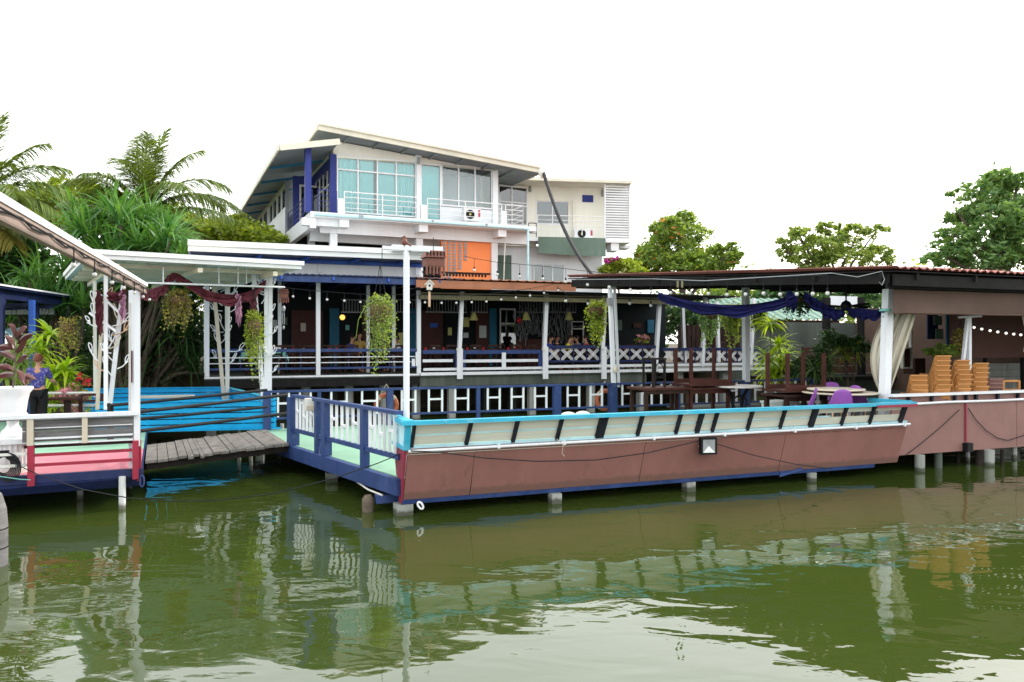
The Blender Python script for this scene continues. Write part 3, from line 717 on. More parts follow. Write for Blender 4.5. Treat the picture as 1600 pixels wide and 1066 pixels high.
for a0, a1 in ((WB, ra(390, RF + .25)), (ra(390, RF + .25) + .01, ra(500, RF + .25)), (ra(500, RF + .25) + .01, WP1)):
    mb = MB(); mb.box(D, a0, a1, RF + .25, RF + .31, EZ + .12, 5.15); mb.build('clerestory_panel', 'house_white', rl)
for x in (500, 652):
    a = ra(x, RF + .2); mb = MB(); mb.box(D, a - .06, a + .06, RF + .18, RF + .249, EZ + .2, 5.12); mb.build('clerestory_post', 'white', rl)
ZR = 5.42
mb = MB(); mb.box(D, WB - .1, WP1 + .05, RF + .10, RF + .22, 5.07, 5.19); mb.build('blue_beam', 'bright_blue', rl)
for x in (395, 468, 545, 620):
    a = ra(x, RF); mb = MB(); mb.bar(D.P(a, RF + .1, 5.10), D.P(a + .2, RF - .6, 5.17), .06, .08); mb.build('bracket', 'bright_blue', rl)
RA0, RA1 = ra(297, RF - .9), ra(672, RF - .9)
mb = MB(); mb.box(D, RA0, RA1, RF - .85, RF + 7, 5.195, 5.23); mb.build('roof_deck', 'navy', rl)
mb = MB(); mb.box(D, RA0 - .03, RA1 + .03, RF - .95, RF - .86, 5.20, 5.35); mb.build('fascia', 'white_clean', rl)
mb = MB(); mb.box(D, RA0 - .06, RA1 + .06, RF - 1.02, RF - .86, 5.355, 5.52); mb.build('gutter', 'white_clean', rl)
mb = MB(); mb.box(D, RA0 - .06, RA0 + .03, RF - .855, RF + 7, 5.20, 5.52); mb.build('fascia', 'white_clean', rl)
mb = MB(); mb.box(D, RA1 - .03, RA1 + .06, RF - .855, RF + 7, 5.20, 5.52); mb.build('fascia', 'white_clean', rl)
mb = MB(); mb.box(D, RA0 + .04, RA1 - .04, RF - .85, RF + 7, 5.24, 5.40); mb.build('roof_sheet', 'white_clean', rl)
mb = MB(); mb.box(D, ra(612, RF - 1.1), ra(690, RF - 1.1), RF - 1.25, RF - 1.05, 5.42, 5.62); mb.build('gutter', 'white_clean', rl)
# railing of the left part
rr = thing('dining_railing', 'blue railing with thin white bars in front of the left dining pavilion', 'railing', D.P((A0 + A1) / 2, RF, RZ))
def zrow(y): return rz(500, y)
for i, (xa, xb) in enumerate(((323, 497), (497, 654))):
    a0, a1 = ra(xa) + .08, ra(xb) - .08
    mb = MB(); mb.box(D, a0, a1, RF - .05, RF + .05, zrow(550), zrow(545)); mb.build('top_rail', 'blue', rr)
    mb = MB(); mb.box(D, a0, a1, RF - .03, RF + .03, zrow(577), zrow(574)); mb.build('bottom_rail', 'blue', rr)
    for y in (558, 566.5):
        mb = MB(); mb.box(D, a0, a1, RF - .02, RF + .015, zrow(y + 1), zrow(y - .4)); mb.build('bar', 'white', rr)
    n = 7
    for k in range(1, n):
        a = a0 + (a1 - a0) * k / n; mb = MB(); mb.box(D, a - .015, a + .015, RF - .018 + .035, RF + .05, zrow(574), zrow(550)); mb.build('baluster', 'navy', rr)
for y0, y1, m_ in ((550, 545, 'blue'), (577, 574, 'blue'), (559, 557.6, 'white'), (567.5, 566, 'white')):
    mb = MB(); mb.box(D, A0 - .02, A0 + .03, RF + .07, RF + 5.5, zrow(y0), zrow(y1)); mb.build('side_rail', m_, rr)
for x in (645, 651):
    a = ra(x); mb = MB(); mb.box(D, a - .05, a + .05, RF - .09, RF - .052, zrow(574), zrow(551 if x > 648 else 562)); mb.build('white_post', 'white', rr)

# ------------------------------------------------------------ right part (orange and dark roof)
rt = thing('restaurant_hall', 'long open dining hall with orange eave on leaning white posts', 'restaurant', D.P(A1 + 4, RF, RZ))
B2 = RF + .05
AE = ra(1200)
mb = MB(); mb.box(D, A1 + .02, AE, B2 - .1, RF + 6.0, RZ - .12, RZ - .004); mb.build('floor', 'concrete_dark', rt)
mb = MB(); mb.box(D, A1 + .02, AE, B2 - .15, B2 - .102, RZ - .07, RZ + .03); mb.build('floor_edge', 'white', rt)
mb = MB(); mb.box(D, A1 + .02, ra(1010), B2 - .05, B2 + .25, RZ - .44, RZ - .121); mb.build('edge_beam', 'concrete_dark', rt)
mb = MB(); mb.box(D, ra(1030, B2 - .2), ra(1058, B2 - .2), B2 - .25, B2 - .151, RZ - .10, RZ - .03); mb.build('floor_edge', 'white', rt)
for x in (705, 830, 922, 1000, 1060, 1130):
    a = ra(x, B2 + .2); mb = MB(); mb.box(D, a - .12, a + .12, B2 + .05, B2 + .29, -1, RZ - .442 if x < 1005 else RZ - .12); mb.build('pile', 'concrete', rt)
for x in (760, 800, 870, 960):
    a = ra(x, B2 + 3); mb = MB(); mb.box(D, a - .15, a + .15, B2 + 2.9, B2 + 3.2, -1, RZ - .12); mb.build('pile', 'concrete_dark', rt)
for xb, xt, y1, y0 in ((716, 722, 462, 545), (849, 854, 465, 542), (940, 945, 466, 542), (1024, 1031, 470, 545), (1070, 1066, 480, 545), (1097, 1102, 480, 560), (1123, 1120, 480, 545), (1172, 1178, 480, 560)):
    bb = B2 if xb not in (1070, 1123) else B2 + 3
    a0, a1 = ra(xb, bb), ra(xt, bb)
    mb = MB(); mb.bar(D.P(a0, bb, RZ), D.P(a1, bb, 4.3), .13, .13); mb.build('column', 'white', rt)
    if xb in (716, 849, 940):
        mb = MB(); mb.box(D, a0 - .10, a0 + .10, B2 - .21, B2 - .155, rz(xb, 592), rz(xb, y0)); mb.build('column_foot', 'white', rt)
        mb = MB(); mb.box(D, a0 - .13, a0 - .02, B2 - .235, B2 - .212, rz(xb, 548), rz(xb, 544)); mb.build('bracket', 'white_old', rt)
# roofs
o0, o1 = ra(660, RF - 1.0), ra(900, RF - 1.0)
corr(D, o0 - .2, o1 + 7, RF - 1.05, RF + 6.5, 4.62, 5.0, 40, .03).build('roof_sheet', 'roof_orange', rt)
mb = MB(); mb.box(D, o0 - .2, o1, RF - 1.0, RF - .93, 4.32, 4.56); mb.build('eave_board', 'roof_orange', rt)
mb = MB(); mb.box(D, o0 - .2, o1 + 7, RF - .90, RF + 6, 4.28, 4.31); mb.build('ceiling', 'roof_dark', rt)
mb = MB(); mb.box(D, ra(655, RF - .3), ra(1050, RF - .3), RF - .35, RF - .22, 3.98, 4.13); mb.build('olive_beam', 'olive_beam', rt)
mb = MB(); mb.box(D, ra(655, RF - .3), ra(1050, RF - .3), RF - .30, RF - .25, 4.17, 4.21); mb.build('olive_rail', 'olive_beam', rt)
k = 0
for x in range(662, 760, 5):
    a = ra(x, RF - .8); mb = MB(); mb.box(D, a, a + .05, RF - .86, RF - .78, 4.72, 4.80); mb.build('picket', 'dark_wood', rt); k += 1
mb = MB(); mb.box(D, ra(660, RF - .8), ra(765, RF - .8), RF - .90, RF - .76, 4.80, 4.86); mb.build('picket_rail', 'dark_wood', rt)
# railing, right part
r2 = thing('dining_railing', 'blue railing with wide white boards in front of the dining hall', 'railing', D.P(A1 + 2, RF, RZ))
def box2(root, name, mat, x0, x1, y0, y1, b0, b1):
    return MB().box(D, ra(x0, B2), ra(x1, B2), B2 + b0, B2 + b1, rz((x0 + x1) / 2, y1, B2), rz((x0 + x1) / 2, y0, B2)).build(name, mat, root)
for x0, x1 in ((660, 711), (722, 844)):
    box2(r2, 'top_rail', 'blue', x0, x1, 547, 553, -.06, .06)
    box2(r2, 'board', 'white', x0, x1 - 4, 561.5, 566, -.05, -.02)
box2(r2, 'board', 'white', 660, 848, 574, 578, -.14, -.103)
for x0, x1 in ((711, 714.5), (719.5, 727), (841, 847)): box2(r2, 'post', 'blue', x0, x1, 547, 574, -.045, .045)
box2(r2, 'white_post', 'white', 783, 789, 551, 573.5, -.10, -.055)
r3 = thing('lattice_railing', 'navy railing with white crossed slats beside the diners', 'railing', D.P(A1 + 7, RF, RZ))
def crosses(x0, x1, n, yt0, yb0, yt1, yb1, b):
    for i in range(n):
        xa, xb = x0 + (x1 - x0) * (i + .06) / n, x0 + (x1 - x0) * (i + .94) / n
        f = (i + .5) / n; yt, yb = yt0 + (yt1 - yt0) * f, yb0 + (yb1 - yb0) * f
        a0, a1 = ra(xa, b), ra(xb, b); z1, z0 = rz(xa, yt, b), rz(xa, yb, b)
        cr = MB().box(D, (a0 + a1) / 2 - .02, (a0 + a1) / 2 + .02, b - .03, b - .024, (z0 + z1) / 2 - .02, (z0 + z1) / 2 + .02).build('lattice_cross', 'white_clean', r3)
        for s in (-1, 0, 1):
            o = s * .062
            w = (a1 - a0)
            for q, (za, zb_) in enumerate(((z0, z1), (z1, z0))):
                pa, pbb = D.P(a0 + max(o, 0) , b - .012 * q, za + (zb_ - za) / w * max(-o, 0) * 0 + 0), D.P(a1 + min(o, 0), b - .012 * q, zb_)
                # parallel slats, shifted sideways and clipped to the panel
                if s == 0: pa, pbb = D.P(a0, b - .012 * q, za), D.P(a1, b - .012 * q, zb_)
                elif s == 1: pa, pbb = D.P(a0 + o, b - .012 * q, za), D.P(a1, b - .012 * q, zb_ - (zb_ - za) * o / w)
                else: pa, pbb = D.P(a0, b - .012 * q, za - (zb_ - za) * o / w), D.P(a1 + o, b - .012 * q, zb_)
                MB().bar(pa, pbb, .010, .021).build('slat', 'white_clean', cr)
        a = ra(x0 + (x1 - x0) * (i + 1) / n, b)
        MB().box(D, a - .015, a + .015, b - .02, b + .02, rz(xa, yb + 4.5, b), z1).build('baluster', 'navy', r3)
crosses(855, 937, 4, 544.5, 563, 544.5, 563, B2)
crosses(944, 1024, 4, 544, 562, 545, 562, B2)
crosses(1036, 1185, 9, 545, 562, 550, 565, B2)
for x0, x1, yt in ((853, 938, 540), (943, 1024, 540), (1034, 1192, 543.5)):
    box2(r3, 'top_rail', 'navy', x0, x1, yt, yt + 4.5, -.05, .05)
    box2(r3, 'bottom_rail', 'navy', x0, x1, yt + 23, yt + 26, -.04, .04)
box2(r3, 'board', 'white', 853, 1192, 568.5, 572.5, -.19, -.155)

# ------------------------------------------------------------ back of the dining rooms
WB_ = RF + 5.0
bw = thing('dining_room_wall', 'maroon and teal rear wall with windows behind the dining tables', 'wall', D.P(A1, WB_, RZ))
def wpan(name, mat, x0, x1, y0, y1, b0=0.0, b1=.06, par=None):
    b = WB_ + b0
    return MB().box(D, ra(x0, b), ra(x1, b), b, WB_ + b1, rz((x0 + x1) / 2, y1, b), rz((x0 + x1) / 2, y0, b)).build(name, mat, par or bw)
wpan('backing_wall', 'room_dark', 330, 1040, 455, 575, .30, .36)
for x0, x1 in ((455, 505), (655, 692), (744, 764), (566, 580)): wpan('wall_panel', 'wall_maroon', x0, x1, 485, 572)
for x0, x1 in ((515, 530), (640, 654), (765, 776)): wpan('wall_panel', 'teal_wall', x0, x1, 482, 572, -.02, .05)
wpan('wall_panel', 'wall_maroon', 808, 850, 530, 572, -.02, .05)
for x0, x1 in ((533, 575), (618, 655), (665, 730), (735, 762), (808, 850), (855, 900)):
    f = wpan('transom', 'room_dark', x0, x1, 468, 488, .07, .1)
    wpan('transom_rail', 'grey_metal', x0, x1, 468, 469.3, -.02, .02, f); wpan('transom_rail', 'grey_metal', x0, x1, 487, 489, -.02, .02, f)
    x = x0 + 3
    while x < x1:
        wpan('transom_slat', 'grey_metal', x, x + .9, 469.5, 486.8, -.01, .01, f); x += 4.6
wpan('notice', 'poster', 749, 760, 509, 528, -.03, -.004)
w = wpan('window', 'glass_dark', 783, 806, 485, 545, -.01, 0)
for x0, x1, y0, y1 in ((781, 783, 482, 545), (804, 806, 482, 506), (783, 804, 482, 484.5), (783, 804, 504.5, 507)): wpan('window_frame', 'white_old', x0, x1, y0, y1, -.05, -.012, w)
wpan('lime_strip', 'leaf_lime', 784, 798, 514, 519, .02, .05)  # lime-coloured strip set behind the window
w = wpan('window', 'glass_dark', 894, 912, 503, 536, -.2, -.19)
for x0, x1, y0, y1 in ((893, 894.5, 502, 536), (911, 912.5, 502, 536), (894.5, 911, 502, 503.5), (894.5, 911, 513, 515)): wpan('window_frame', 'white_old', x0, x1, y0, y1, -.24, -.202, w)
for x0, x1, y0, y1, m_ in ((426, 433, 500, 512, 'poster'), (441, 449, 496, 508, 'grey_green_sheet'), (470, 478, 505, 518, 'table_cream'), (540, 546, 508, 516, 'teal_cloth'), (590, 600, 502, 516, 'poster'), (622, 630, 520, 540, 'lamp_yellow'), (672, 684, 505, 512, 'bright_blue'), (700, 706, 512, 524, 'lamp_yellow'), (722, 733, 496, 511, 'lamp_yellow'), (724, 732, 520, 528, 'poster'), (925, 938, 508, 524, 'red_wood'), (960, 972, 500, 516, 'grey_green_sheet'), (990, 1002, 505, 512, 'red_wood'), (1012, 1022, 500, 520, 'teal_wall')):
    wpan('added_panel', m_, x0, x1, y0, y1, -.05 if x0 < 890 else .2, -.02 if x0 < 890 else .25)  # invented panels; the yellow ones stand for daylight through openings
mb = MB()
for i in range(90):
    x = random.uniform(808, 892); y0 = random.uniform(505, 545); p0 = Vector(D.P(ra(x, WB_ - .1), WB_ - .1, rz(x, y0, WB_)))
    pts = [p0]
    for k in range(4): pts.append(pts[-1] + Vector((random.uniform(-.09, .09), 0, random.uniform(.12, .28))))
    mb.tube(pts, .012, 4)
o = mb.build('branch_screen', 'grey_metal', bw); o['kind'] = 'stuff'
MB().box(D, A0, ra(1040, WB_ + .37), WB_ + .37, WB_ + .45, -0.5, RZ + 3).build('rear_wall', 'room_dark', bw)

# ---- pendant lamps
def shade(x, y, b, label):
    a = ra(x, b); z = rz(x, y, b)
    t = thing('pendant_lamp', label, 'lamp', D.P(a, b, z), 'green shaded pendant lamps')
    MB().lathe(D.P(a, b, z), [(.17, -.18), (.165, -.17), (.09, .05), (.04, .13), (.03, .14)], 14).build('lamp_shade', 'lamp_yellow', t, smooth=True)
    MB().tube([D.P(a, b, z + .13), D.P(a, b, 4.28)], .008, 5).build('cord', 'black', t)
for x, l in ((740, 'green cone pendant lamp in front of the pale notice'), (822, 'green cone pendant lamp next to the red lantern'), (889, 'green cone pendant lamp above the diner in yellow')): shade(x, 493, RF + 2.2, l)
def globe(name, x, y, b, r, mat, label, sz=1.0):
    a = ra(x, b); z = rz(x, y, b); t = thing(name, label, 'lantern', D.P(a, b, z))
    MB().ball(D.P(a, b, z), r, 14, 8, sz).build('globe', mat, t, smooth=True)
    MB().lathe(D.P(a, b, z + r * sz - .01), [(r * .35, 0), (r * .3, .03), (r * .1, .035)], 10).build('cap', 'black', t)
    MB().tube([D.P(a, b, z + r * sz), D.P(a, b, 4.28)], .008, 5).build('cord', 'black', t)
globe('paper_lantern', 811, 501, RF + 2.6, .09, 'lantern_red', 'red round lantern hanging in the dining hall', 1.2)
globe('globe_lamp', 535, 496, RF + 3.0, .10, 'lamp_warm', 'glowing yellow globe lamp hanging by the teal wall')
# ------------------------------------------------------------ house behind the restaurant
hs = thing('house', 'white and cream two-storey house with turquoise curtains and sloping roof', 'house', HS.P(0, 0, 1.4))
def fbox(fr, root, name, mat, x0, x1, y0, y1, b0, b1, b=None):
    """a box on a facade, given by the pixels of its face at depth b0"""
    b = b0 if b is None else b
    a0, a1 = fr.a_at(x0, b), fr.a_at(x1, b); am = (a0 + a1) / 2
    return MB().box(fr, a0, a1, b0, b1, fr.z_at(y1, am, b), fr.z_at(y0, am, b)).build(name, mat, root)
H1, H0 = 7.84, 7.62
aR = HS.a_at(838, 0); a525 = HS.a_at(525, 1.3); a775 = HS.a_at(775, 1.3)
WT = 10.45                     # top of the window band at the left
hx = lambda x, b=1.3: HS.a_at(x, b)
hz = lambda x, y, b=1.3: HS.z_at(y, HS.a_at(x, b), b)
MB().box(HS, -.02, aR, 0, 9.0, H0, H1).build('balcony_slab', 'house_white', hs)
MB().box(HS, .5, aR, .85, 1.25, 7.12, H0 - .003).build('floor_beam', 'house_white', hs)
MB().box(HS, -.02, .22, .15, 6.5, 7.2, H0 - .003).build('floor_beam', 'house_white', hs)
for x in (538, 662, 785):
    a = hx(x, .1); MB().box(HS, a - .2, a + .2, .1, .846, 7.3, H0 - .004).build('bracket', 'house_white', hs)
MB().box(HS, -.3, hx(538, .1) - .202, .3, .7, 7.32, H0 - .004).build('bracket', 'house_white', hs)
for x in (521, 655, 772):
    a = hx(x, 1.0); MB().box(HS, a - .15, a + .15, .92, 1.2, 1.4, 7.118).build('column', 'house_white', hs)
for x in (487, 640): 
    a = hx(x, 4); MB().box(HS, a - .15, a + .15, 4, 4.3, 1.4, H0 - .01).build('column', 'house_white', hs)
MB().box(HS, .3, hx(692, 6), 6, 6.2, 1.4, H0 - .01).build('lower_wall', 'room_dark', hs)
MB().box(HS, .3, hx(690, 3), 2.0, 2.2, 6.9, H0 - .01).build('lower_beam', 'house_white', hs)
ow = MB().box(HS, hx(690, 1.0), hx(769, 1.0), 1.03, 1.15, 3.5, 7.115).build('orange_wall', 'house_orange', hs)
for i, x in enumerate((694.5, 702.5, 710.5, 719, 727.5)):
    mb = MB(); n = 14 - (0, 0, 1, 3, 6)[i]
    for k in range(n):
        y = 371 + k * 4.6; a = hx(x, .97); z = hz(x, y + 4, 1.0)
        mb.box(HS, a - .07, a + .07, .985, 1.029, z, z + .095)
        mb.box(HS, a - .05, a - .01, .970, .984, z + .015, z + .08); mb.box(HS, a + .01, a + .05, .970, .984, z + .015, z + .08)
    mb.build('glass_block_column', 'grey_metal', ow)
# main window wall: window frames, panes, curtains behind them
def glazing(fr, root, x0, x1, y0, y1, b, cols, rows, name='window', glass='glass', w=.06, behind=None, fm='white_clean'):
    a0, a1 = fr.a_at(x0, b), fr.a_at(x1, b); am = (a0 + a1) / 2
    z1, z0 = fr.z_at(y0, am, b), fr.z_at(y1, am, b)
    win = MB().box(fr, a0, a1, b - .04, b + .04, z0, z0 + w).build(name, fm, root)
    MB().box(fr, a0, a1, b - .04, b + .04, z1 - w, z1).build('frame', fm, win)
    ca = [a0 + (a1 - a0) * c for c in cols]; rs = [z1 - (z1 - z0) * r for r in rows]
    for c in ca: MB().box(fr, c - w / 2, c + w / 2, b - .045, b + .045, z0 + w + .001, z1 - w - .001).build('mullion', fm, win)
    for r in rs[1:-1]: MB().box(fr, a0, a1, b - .042, b + .042, r - w / 2, r + w / 2).build('transom', fm, win)
    for i in range(len(ca) - 1):
        for j in range(len(rs) - 1):
            MB().box(fr, ca[i] + w / 2, ca[i + 1] - w / 2, b - .004, b + .004, rs[j + 1] + w / 2, rs[j] - w / 2).build('pane', glass, win)
    if behind:
        for (c0, c1, mat, pleat) in behind:
            q0, q1 = a0 + (a1 - a0) * c0, a0 + (a1 - a0) * c1; k = max(8, int((q1 - q0) * 60))
            mb = MB(); mb.grid(lambda u, v: fr.P(q0 + (q1 - q0) * u, b + .10 + pleat * math.sin(u * (q1 - q0) * 42) + pleat * .5 * math.sin(u * (q1 - q0) * 17 + v), z0 + (z1 - z0) * v), k, 1, fr.P(0, .01) - fr.P(0, 0))
            mb.build('curtain', mat, win, smooth=True)
    return win
glazing(HS, hs, 527, 649, 247, 336, 1.3, (0, .255, .5, .745, 1), (0, .26, 1), behind=((.0, .30, 'curtain', .04), (.30, .46, 'blind', .0), (.52, .73, 'blind', .0), (.73, 1, 'curtain', .04)))
glazing(HS, hs, 657, 688, 256, 345, 1.3, (0, 1), (0, 1), glass='glass', behind=((0, 1, 'blind', .0),))
glazing(HS, hs, 690, 768, 259, 325, 1.3, (0, .33, .66, 1), (0, 1), behind=())
MB().box(HS, hx(527), hx(688), 1.9, 2.0, H1, 10.6).build('inner_wall', 'teal_cloth', hs)
MB().box(HS, hx(688) + .01, hx(768), 2.6, 2.7, H1, 10.4).build('inner_wall', 'house_white', hs)  # kept white so the panes look bright, as with sky reflected in them
fbox(HS, hs, 'parapet_wall', 'house_white', 688, 769, 326, 350, 1.26, 1.36)
for x0, x1, y0 in ((649, 657, 232), (768, 776, 258)):
    a0, a1 = hx(x0), hx(x1); MB().box(HS, a0, a1, 1.12, 1.42, H1 + .002, hz(x0, y0)).build('column', 'house_white', hs)
# cream band under the sloping roof
RL, RR = HS.a_at(497, .2), HS.a_at(846, .2)
zL, zR = HS.z_at(194, RL, .2), HS.z_at(263, RR, .2)
zroof = lambda a: zL + (zR - zL) * (a - RL) / (RR - RL)
q = [HS.P(a525 - .12, 1.28, hz(527, 247)), HS.P(a775, 1.28, hz(775, 262)), HS.P(a775, 1.28, zroof(a775) - .25), HS.P(a525 - .12, 1.28, zroof(a525) - .25)]
MB().prism(q, HS.P(0, .16) - HS.P(0, 0)).build('gable_wall', 'house_cream', hs)
q = [HS.P(a775, 1.45, H1 + .01), HS.P(a775, 8.5, H1 + .01), HS.P(a775, 8.5, zroof(a775) - .24), HS.P(a775, 1.45, zroof(a775) - .24)]
MB().prism(q, HS.P(-.15, 0) - HS.P(0, 0)).build('side_wall', 'house_cream', hs)
q = [HS.P(a525 - .14, 1.45, 10.2), HS.P(a525 - .14, 9, 10.2), HS.P(a525 - .14, 9, zroof(a525) - .24), HS.P(a525 - .14, 1.45, zroof(a525) - .24)]
MB().prism(q, HS.P(.15, 0) - HS.P(0, 0)).build('side_wall', 'house_cream', hs)
RBK = HS.b_at(460, RL)
def slab(fr, corners, th, name, mat):
    q = [fr.P(a, b, z) for a, b, z in corners]
    return MB().prism(q, (0, 0, -th)).build(name, mat, hs)
slab(HS, [(RL + .02, .22, zL - .06), (RR - .02, .22, zR - .06), (RR - .02, RBK, zR - .06), (RL + .02, RBK, zL - .06)], .16, 'soffit', 'soffit')
slab(HS, [(RL, .2, zL), (RR, .2, zR), (RR, RBK + .1, zR), (RL, RBK + .1, zL)], .055, 'roof_sheet', 'fascia')
def fascia(p, q, h, w, mat='fascia'):
    return MB().bar(HS.P(*p), HS.P(*q), w, h).build('fascia', mat, hs)
fascia((RL, .14, zL - .14), (RR, .14, zR - .14), .22, .08); fascia((RL, .10, zL - .01), (RR, .10, zR - .01), .08, .16)
fascia((RL - .03, .19, zL - .14), (RL - .03, RBK, zL - .14), .2, .06); fascia((RR + .03, .19, zR - .14), (RR + .03, RBK, zR - .14), .2, .06)
for i in range(1, 8):
    a = RL + (RR - RL) * i / 8
    MB().box(HS, a - .04, a + .04, .25, RBK, zroof(a) - .30, zroof(a) - .225).build('rafter', 'soffit', hs)
# low roof over the porch on the left
LA = HS.a_at(437, -.3); LBk = HS.b_at(349, LA)
zl0 = HS.z_at(228, LA, -.3); LA1 = HS.a_at(531, -.1); zl1 = HS.z_at(219, LA1, -.1)
slab(HS, [(LA, -.3, zl0), (LA1, -.1, zl1), (LA1, LBk, zl1), (LA, LBk, zl0)], .05, 'porch_roof_sheet', 'fascia')
slab(HS, [(LA + .05, -.25, zl0 - .055), (LA1 - .03, -.05, zl1 - .055), (LA1 - .03, LBk - .05, zl1 - .055), (LA + .05, LBk - .05, zl0 - .055)], .07, 'porch_soffit', 'soffit')
fascia((LA, -.33, zl0 - .07), (LA1, -.13, zl1 - .07), .24, .07); fascia((LA - .04, -.3, zl0 - .07), (LA - .04, LBk, zl0 - .07), .22, .07)
for i in range(1, 9):
    b = -.25 + (LBk + .2) * i / 9
    MB().bar(HS.P(LA + .06, b, zl0 - .18), HS.P(LA1 - .1, b, zl1 - .18), .06, .1).build('porch_rafter', 'teal_wall', hs)
# porch: blue columns, glass, rail
for a, b, w in ((hx(481, .3), .3, .24), (hx(520, 1.3), 1.34, .26)):
    MB().box(HS, a - w / 2, a + w / 2, b - w / 2, b + w / 2, H1 + .003, zl1 - .28).build('blue_column', 'house_blue', hs)
MB().bar(HS.P(hx(520), 1.5, 10.25), HS.P(hx(520), 6.0, 10.25), .2, .35).build('blue_beam', 'house_blue', hs)
pg = MB().box(HS, hx(520) - .03, hx(520) + .03, 1.5, 5.2, H1 + .05, H1 + .12).build('porch_glazing', 'grey_metal', hs)
for k in range(5):
    b = 1.55 + k * .9
    MB().box(HS, hx(520) - .035, hx(520) + .035, b - .03, b + .03, H1 + .13, 10.05).build('mullion', 'white_old', pg)
    if k < 4: MB().box(HS, hx(520) - .005, hx(520) + .005, b + .04, b + .86, H1 + .13, 10.0).build('pane', 'glass_dark', pg)
MB().box(HS, hx(520) - .04, hx(520) + .04, 1.5, 5.2, 9.35, 9.41).build('porch_transom', 'white_old', hs)
MB().box(HS, hx(527) + .3, hx(527) + .4, 1.7, 5.5, H1, 10.2).build('inner_wall', 'room_dark', hs)
MB().box(HS, .06, hx(520), 5.2, 5.3, H1, 10.3).build('porch_back_wall', 'house_blue', hs)
dr = MB().box(HS, .35, 1.2, 5.12, 5.18, H1 + .02, 9.9).build('door', 'white_old', hs)
MB().box(HS, .43, 1.12, 5.10, 5.118, H1 + .15, 9.8).build('pane', 'glass_dark', dr)
# left side wall with windows
bs0, bs1, bs2, bs3 = [HS.b_at(x, 0) for x in (447, 420, 418, 393)]
zs = lambda y, b: HS.z_at(y, 0, b)
MB().box(HS, 0, .12, bs0, bs3 + .3, H1 - .4, zs(325, bs0)).build('side_panel', 'house_white', hs)
MB().box(HS, 0, .12, bs0, bs3 + .3, zs(288, bs0), zl0 + .1).build('side_band', 'house_cream', hs)
MB().box(HS, -.06, .18, bs3 + .3, bs3 + .6, 3, zl0 + .1).build('side_column', 'concrete', hs)
MB().box(HS, -.05, .13, bs0 - .06, bs0 - .002, H1 - .4, zl0 + .1).build('side_column', 'grey_metal', hs)
MB().box(HS, .5, .55, bs0, bs3 + .3, H1, zl0).build('inner_wall', 'house_white', hs)
zw0, zw1 = zs(325, bs0), zs(288, bs0)
for (b0, b1, n) in ((bs0, bs1, 4), (bs2, bs3 + .3, 4)):
    win = MB().box(HS, -.02, .1, b0, b1, zw0 + .002, zw0 + .08).build('window', 'white_clean', hs)
    MB().box(HS, -.02, .1, b0, b1, zw1 - .08, zw1 - .002).build('frame', 'white_clean', win)
    for i in range(n + 1):
        b = b0 + .04 + (b1 - b0 - .08) * i / n; MB().box(HS, -.02, .1, b - .035, b + .035, zw0 + .081, zw1 - .081).build('mullion', 'white_clean', win)
        if i < n: MB().box(HS, .03, .04, b + .036, b + (b1 - b0 - .08) / n - .036, zw0 + .081, zw1 - .081).build('pane', 'glass' if i != 2 else 'glass_dark', win)
# balcony rails
def bars(fr, root, a0, a1, b0, b1, z0, hts, mat, nposts, r=.018, name='balcony_rail'):
    p0, p1 = fr.P(a0, b0), fr.P(a1, b1)
    rail = MB().tube([p0 + Vector((0, 0, z0 + hts[0])), p1 + Vector((0, 0, z0 + hts[0]))], r * 1.3, 6).build(name, mat, root)
    for h in hts[1:]: MB().tube([p0 + Vector((0, 0, z0 + h)), p1 + Vector((0, 0, z0 + h))], r * .8, 5).build('bar', mat, rail)
    for i in range(nposts + 1):
        q = p0.lerp(p1, i / nposts); MB().tube([q + Vector((0, 0, z0)), q + Vector((0, 0, z0 + hts[0]))], r * 1.2, 6).build('post', mat, rail)
HT = (.92, .70, .48, .26)
bars(HS, hs, hx(497, .12), hx(526, .12), .12, .12, H1, HT, 'house_blue', 1)
bars(HS, hs, .08, .08, .3, bs0 - .1, H1, HT, 'house_blue', 3)
bars(HS, hs, hx(538, .12), hx(655, .12), .12, .12, H1, HT, 'white_clean', 2)
bars(HS, hs, hx(668, .12), hx(784, .12), .12, .12, H1, HT, 'white_clean', 2)
bars(HS, hs, hx(790, .12), hx(817, .12), .12, .12, H1, HT, 'white_clean', 1)
bars(HS, hs, hx(817, .12), hx(817, .12), .12, 2.4, H1, HT, 'white_clean', 1)
for x in (533, 662, 787):
    a = hx(x, .12); MB().box(HS, a - .13, a + .13, .06, .22, H1 + .003, H1 + .62).build('pier', 'house_white', hs)
MB().tube([HS.P(.1, -.07, 7.72), HS.P(hx(826, -.07), -.07, 7.70)], .055, 8).build('drain_pipe', 'pale_cyan', hs)
p = HS.P(hx(825, -.07), -.07); MB().tube([(p.x, p.y, 7.72), (p.x, p.y, 4.0)], .05, 8).build('drain_pipe', 'pale_cyan', hs)
for x in (562, 566, 676, 760): 
    a = hx(x, -.07); MB().box(HS, a - .03, a + .03, -.15, 0, 7.70, 7.80).build('pipe_clip', 'grey_metal', hs)
MB().tube([HS.P(hx(790, .6), .6, 7.6), HS.P(hx(788, .6), .6, 6.2), HS.P(hx(786, .6), .6, 4.2)], .03, 6).build('pipe', 'white_old', hs)
for x, y in ((654, 252), (772, 262)):
    a = hx(x, 1.05); z = hz(x, y, 1.0); MB().lathe(HS.P(a, 1.05, z), [(.07, -.12), (.08, 0), (.06, .16), (.02, .18)], 8).build('wall_lamp', 'concrete', hs)
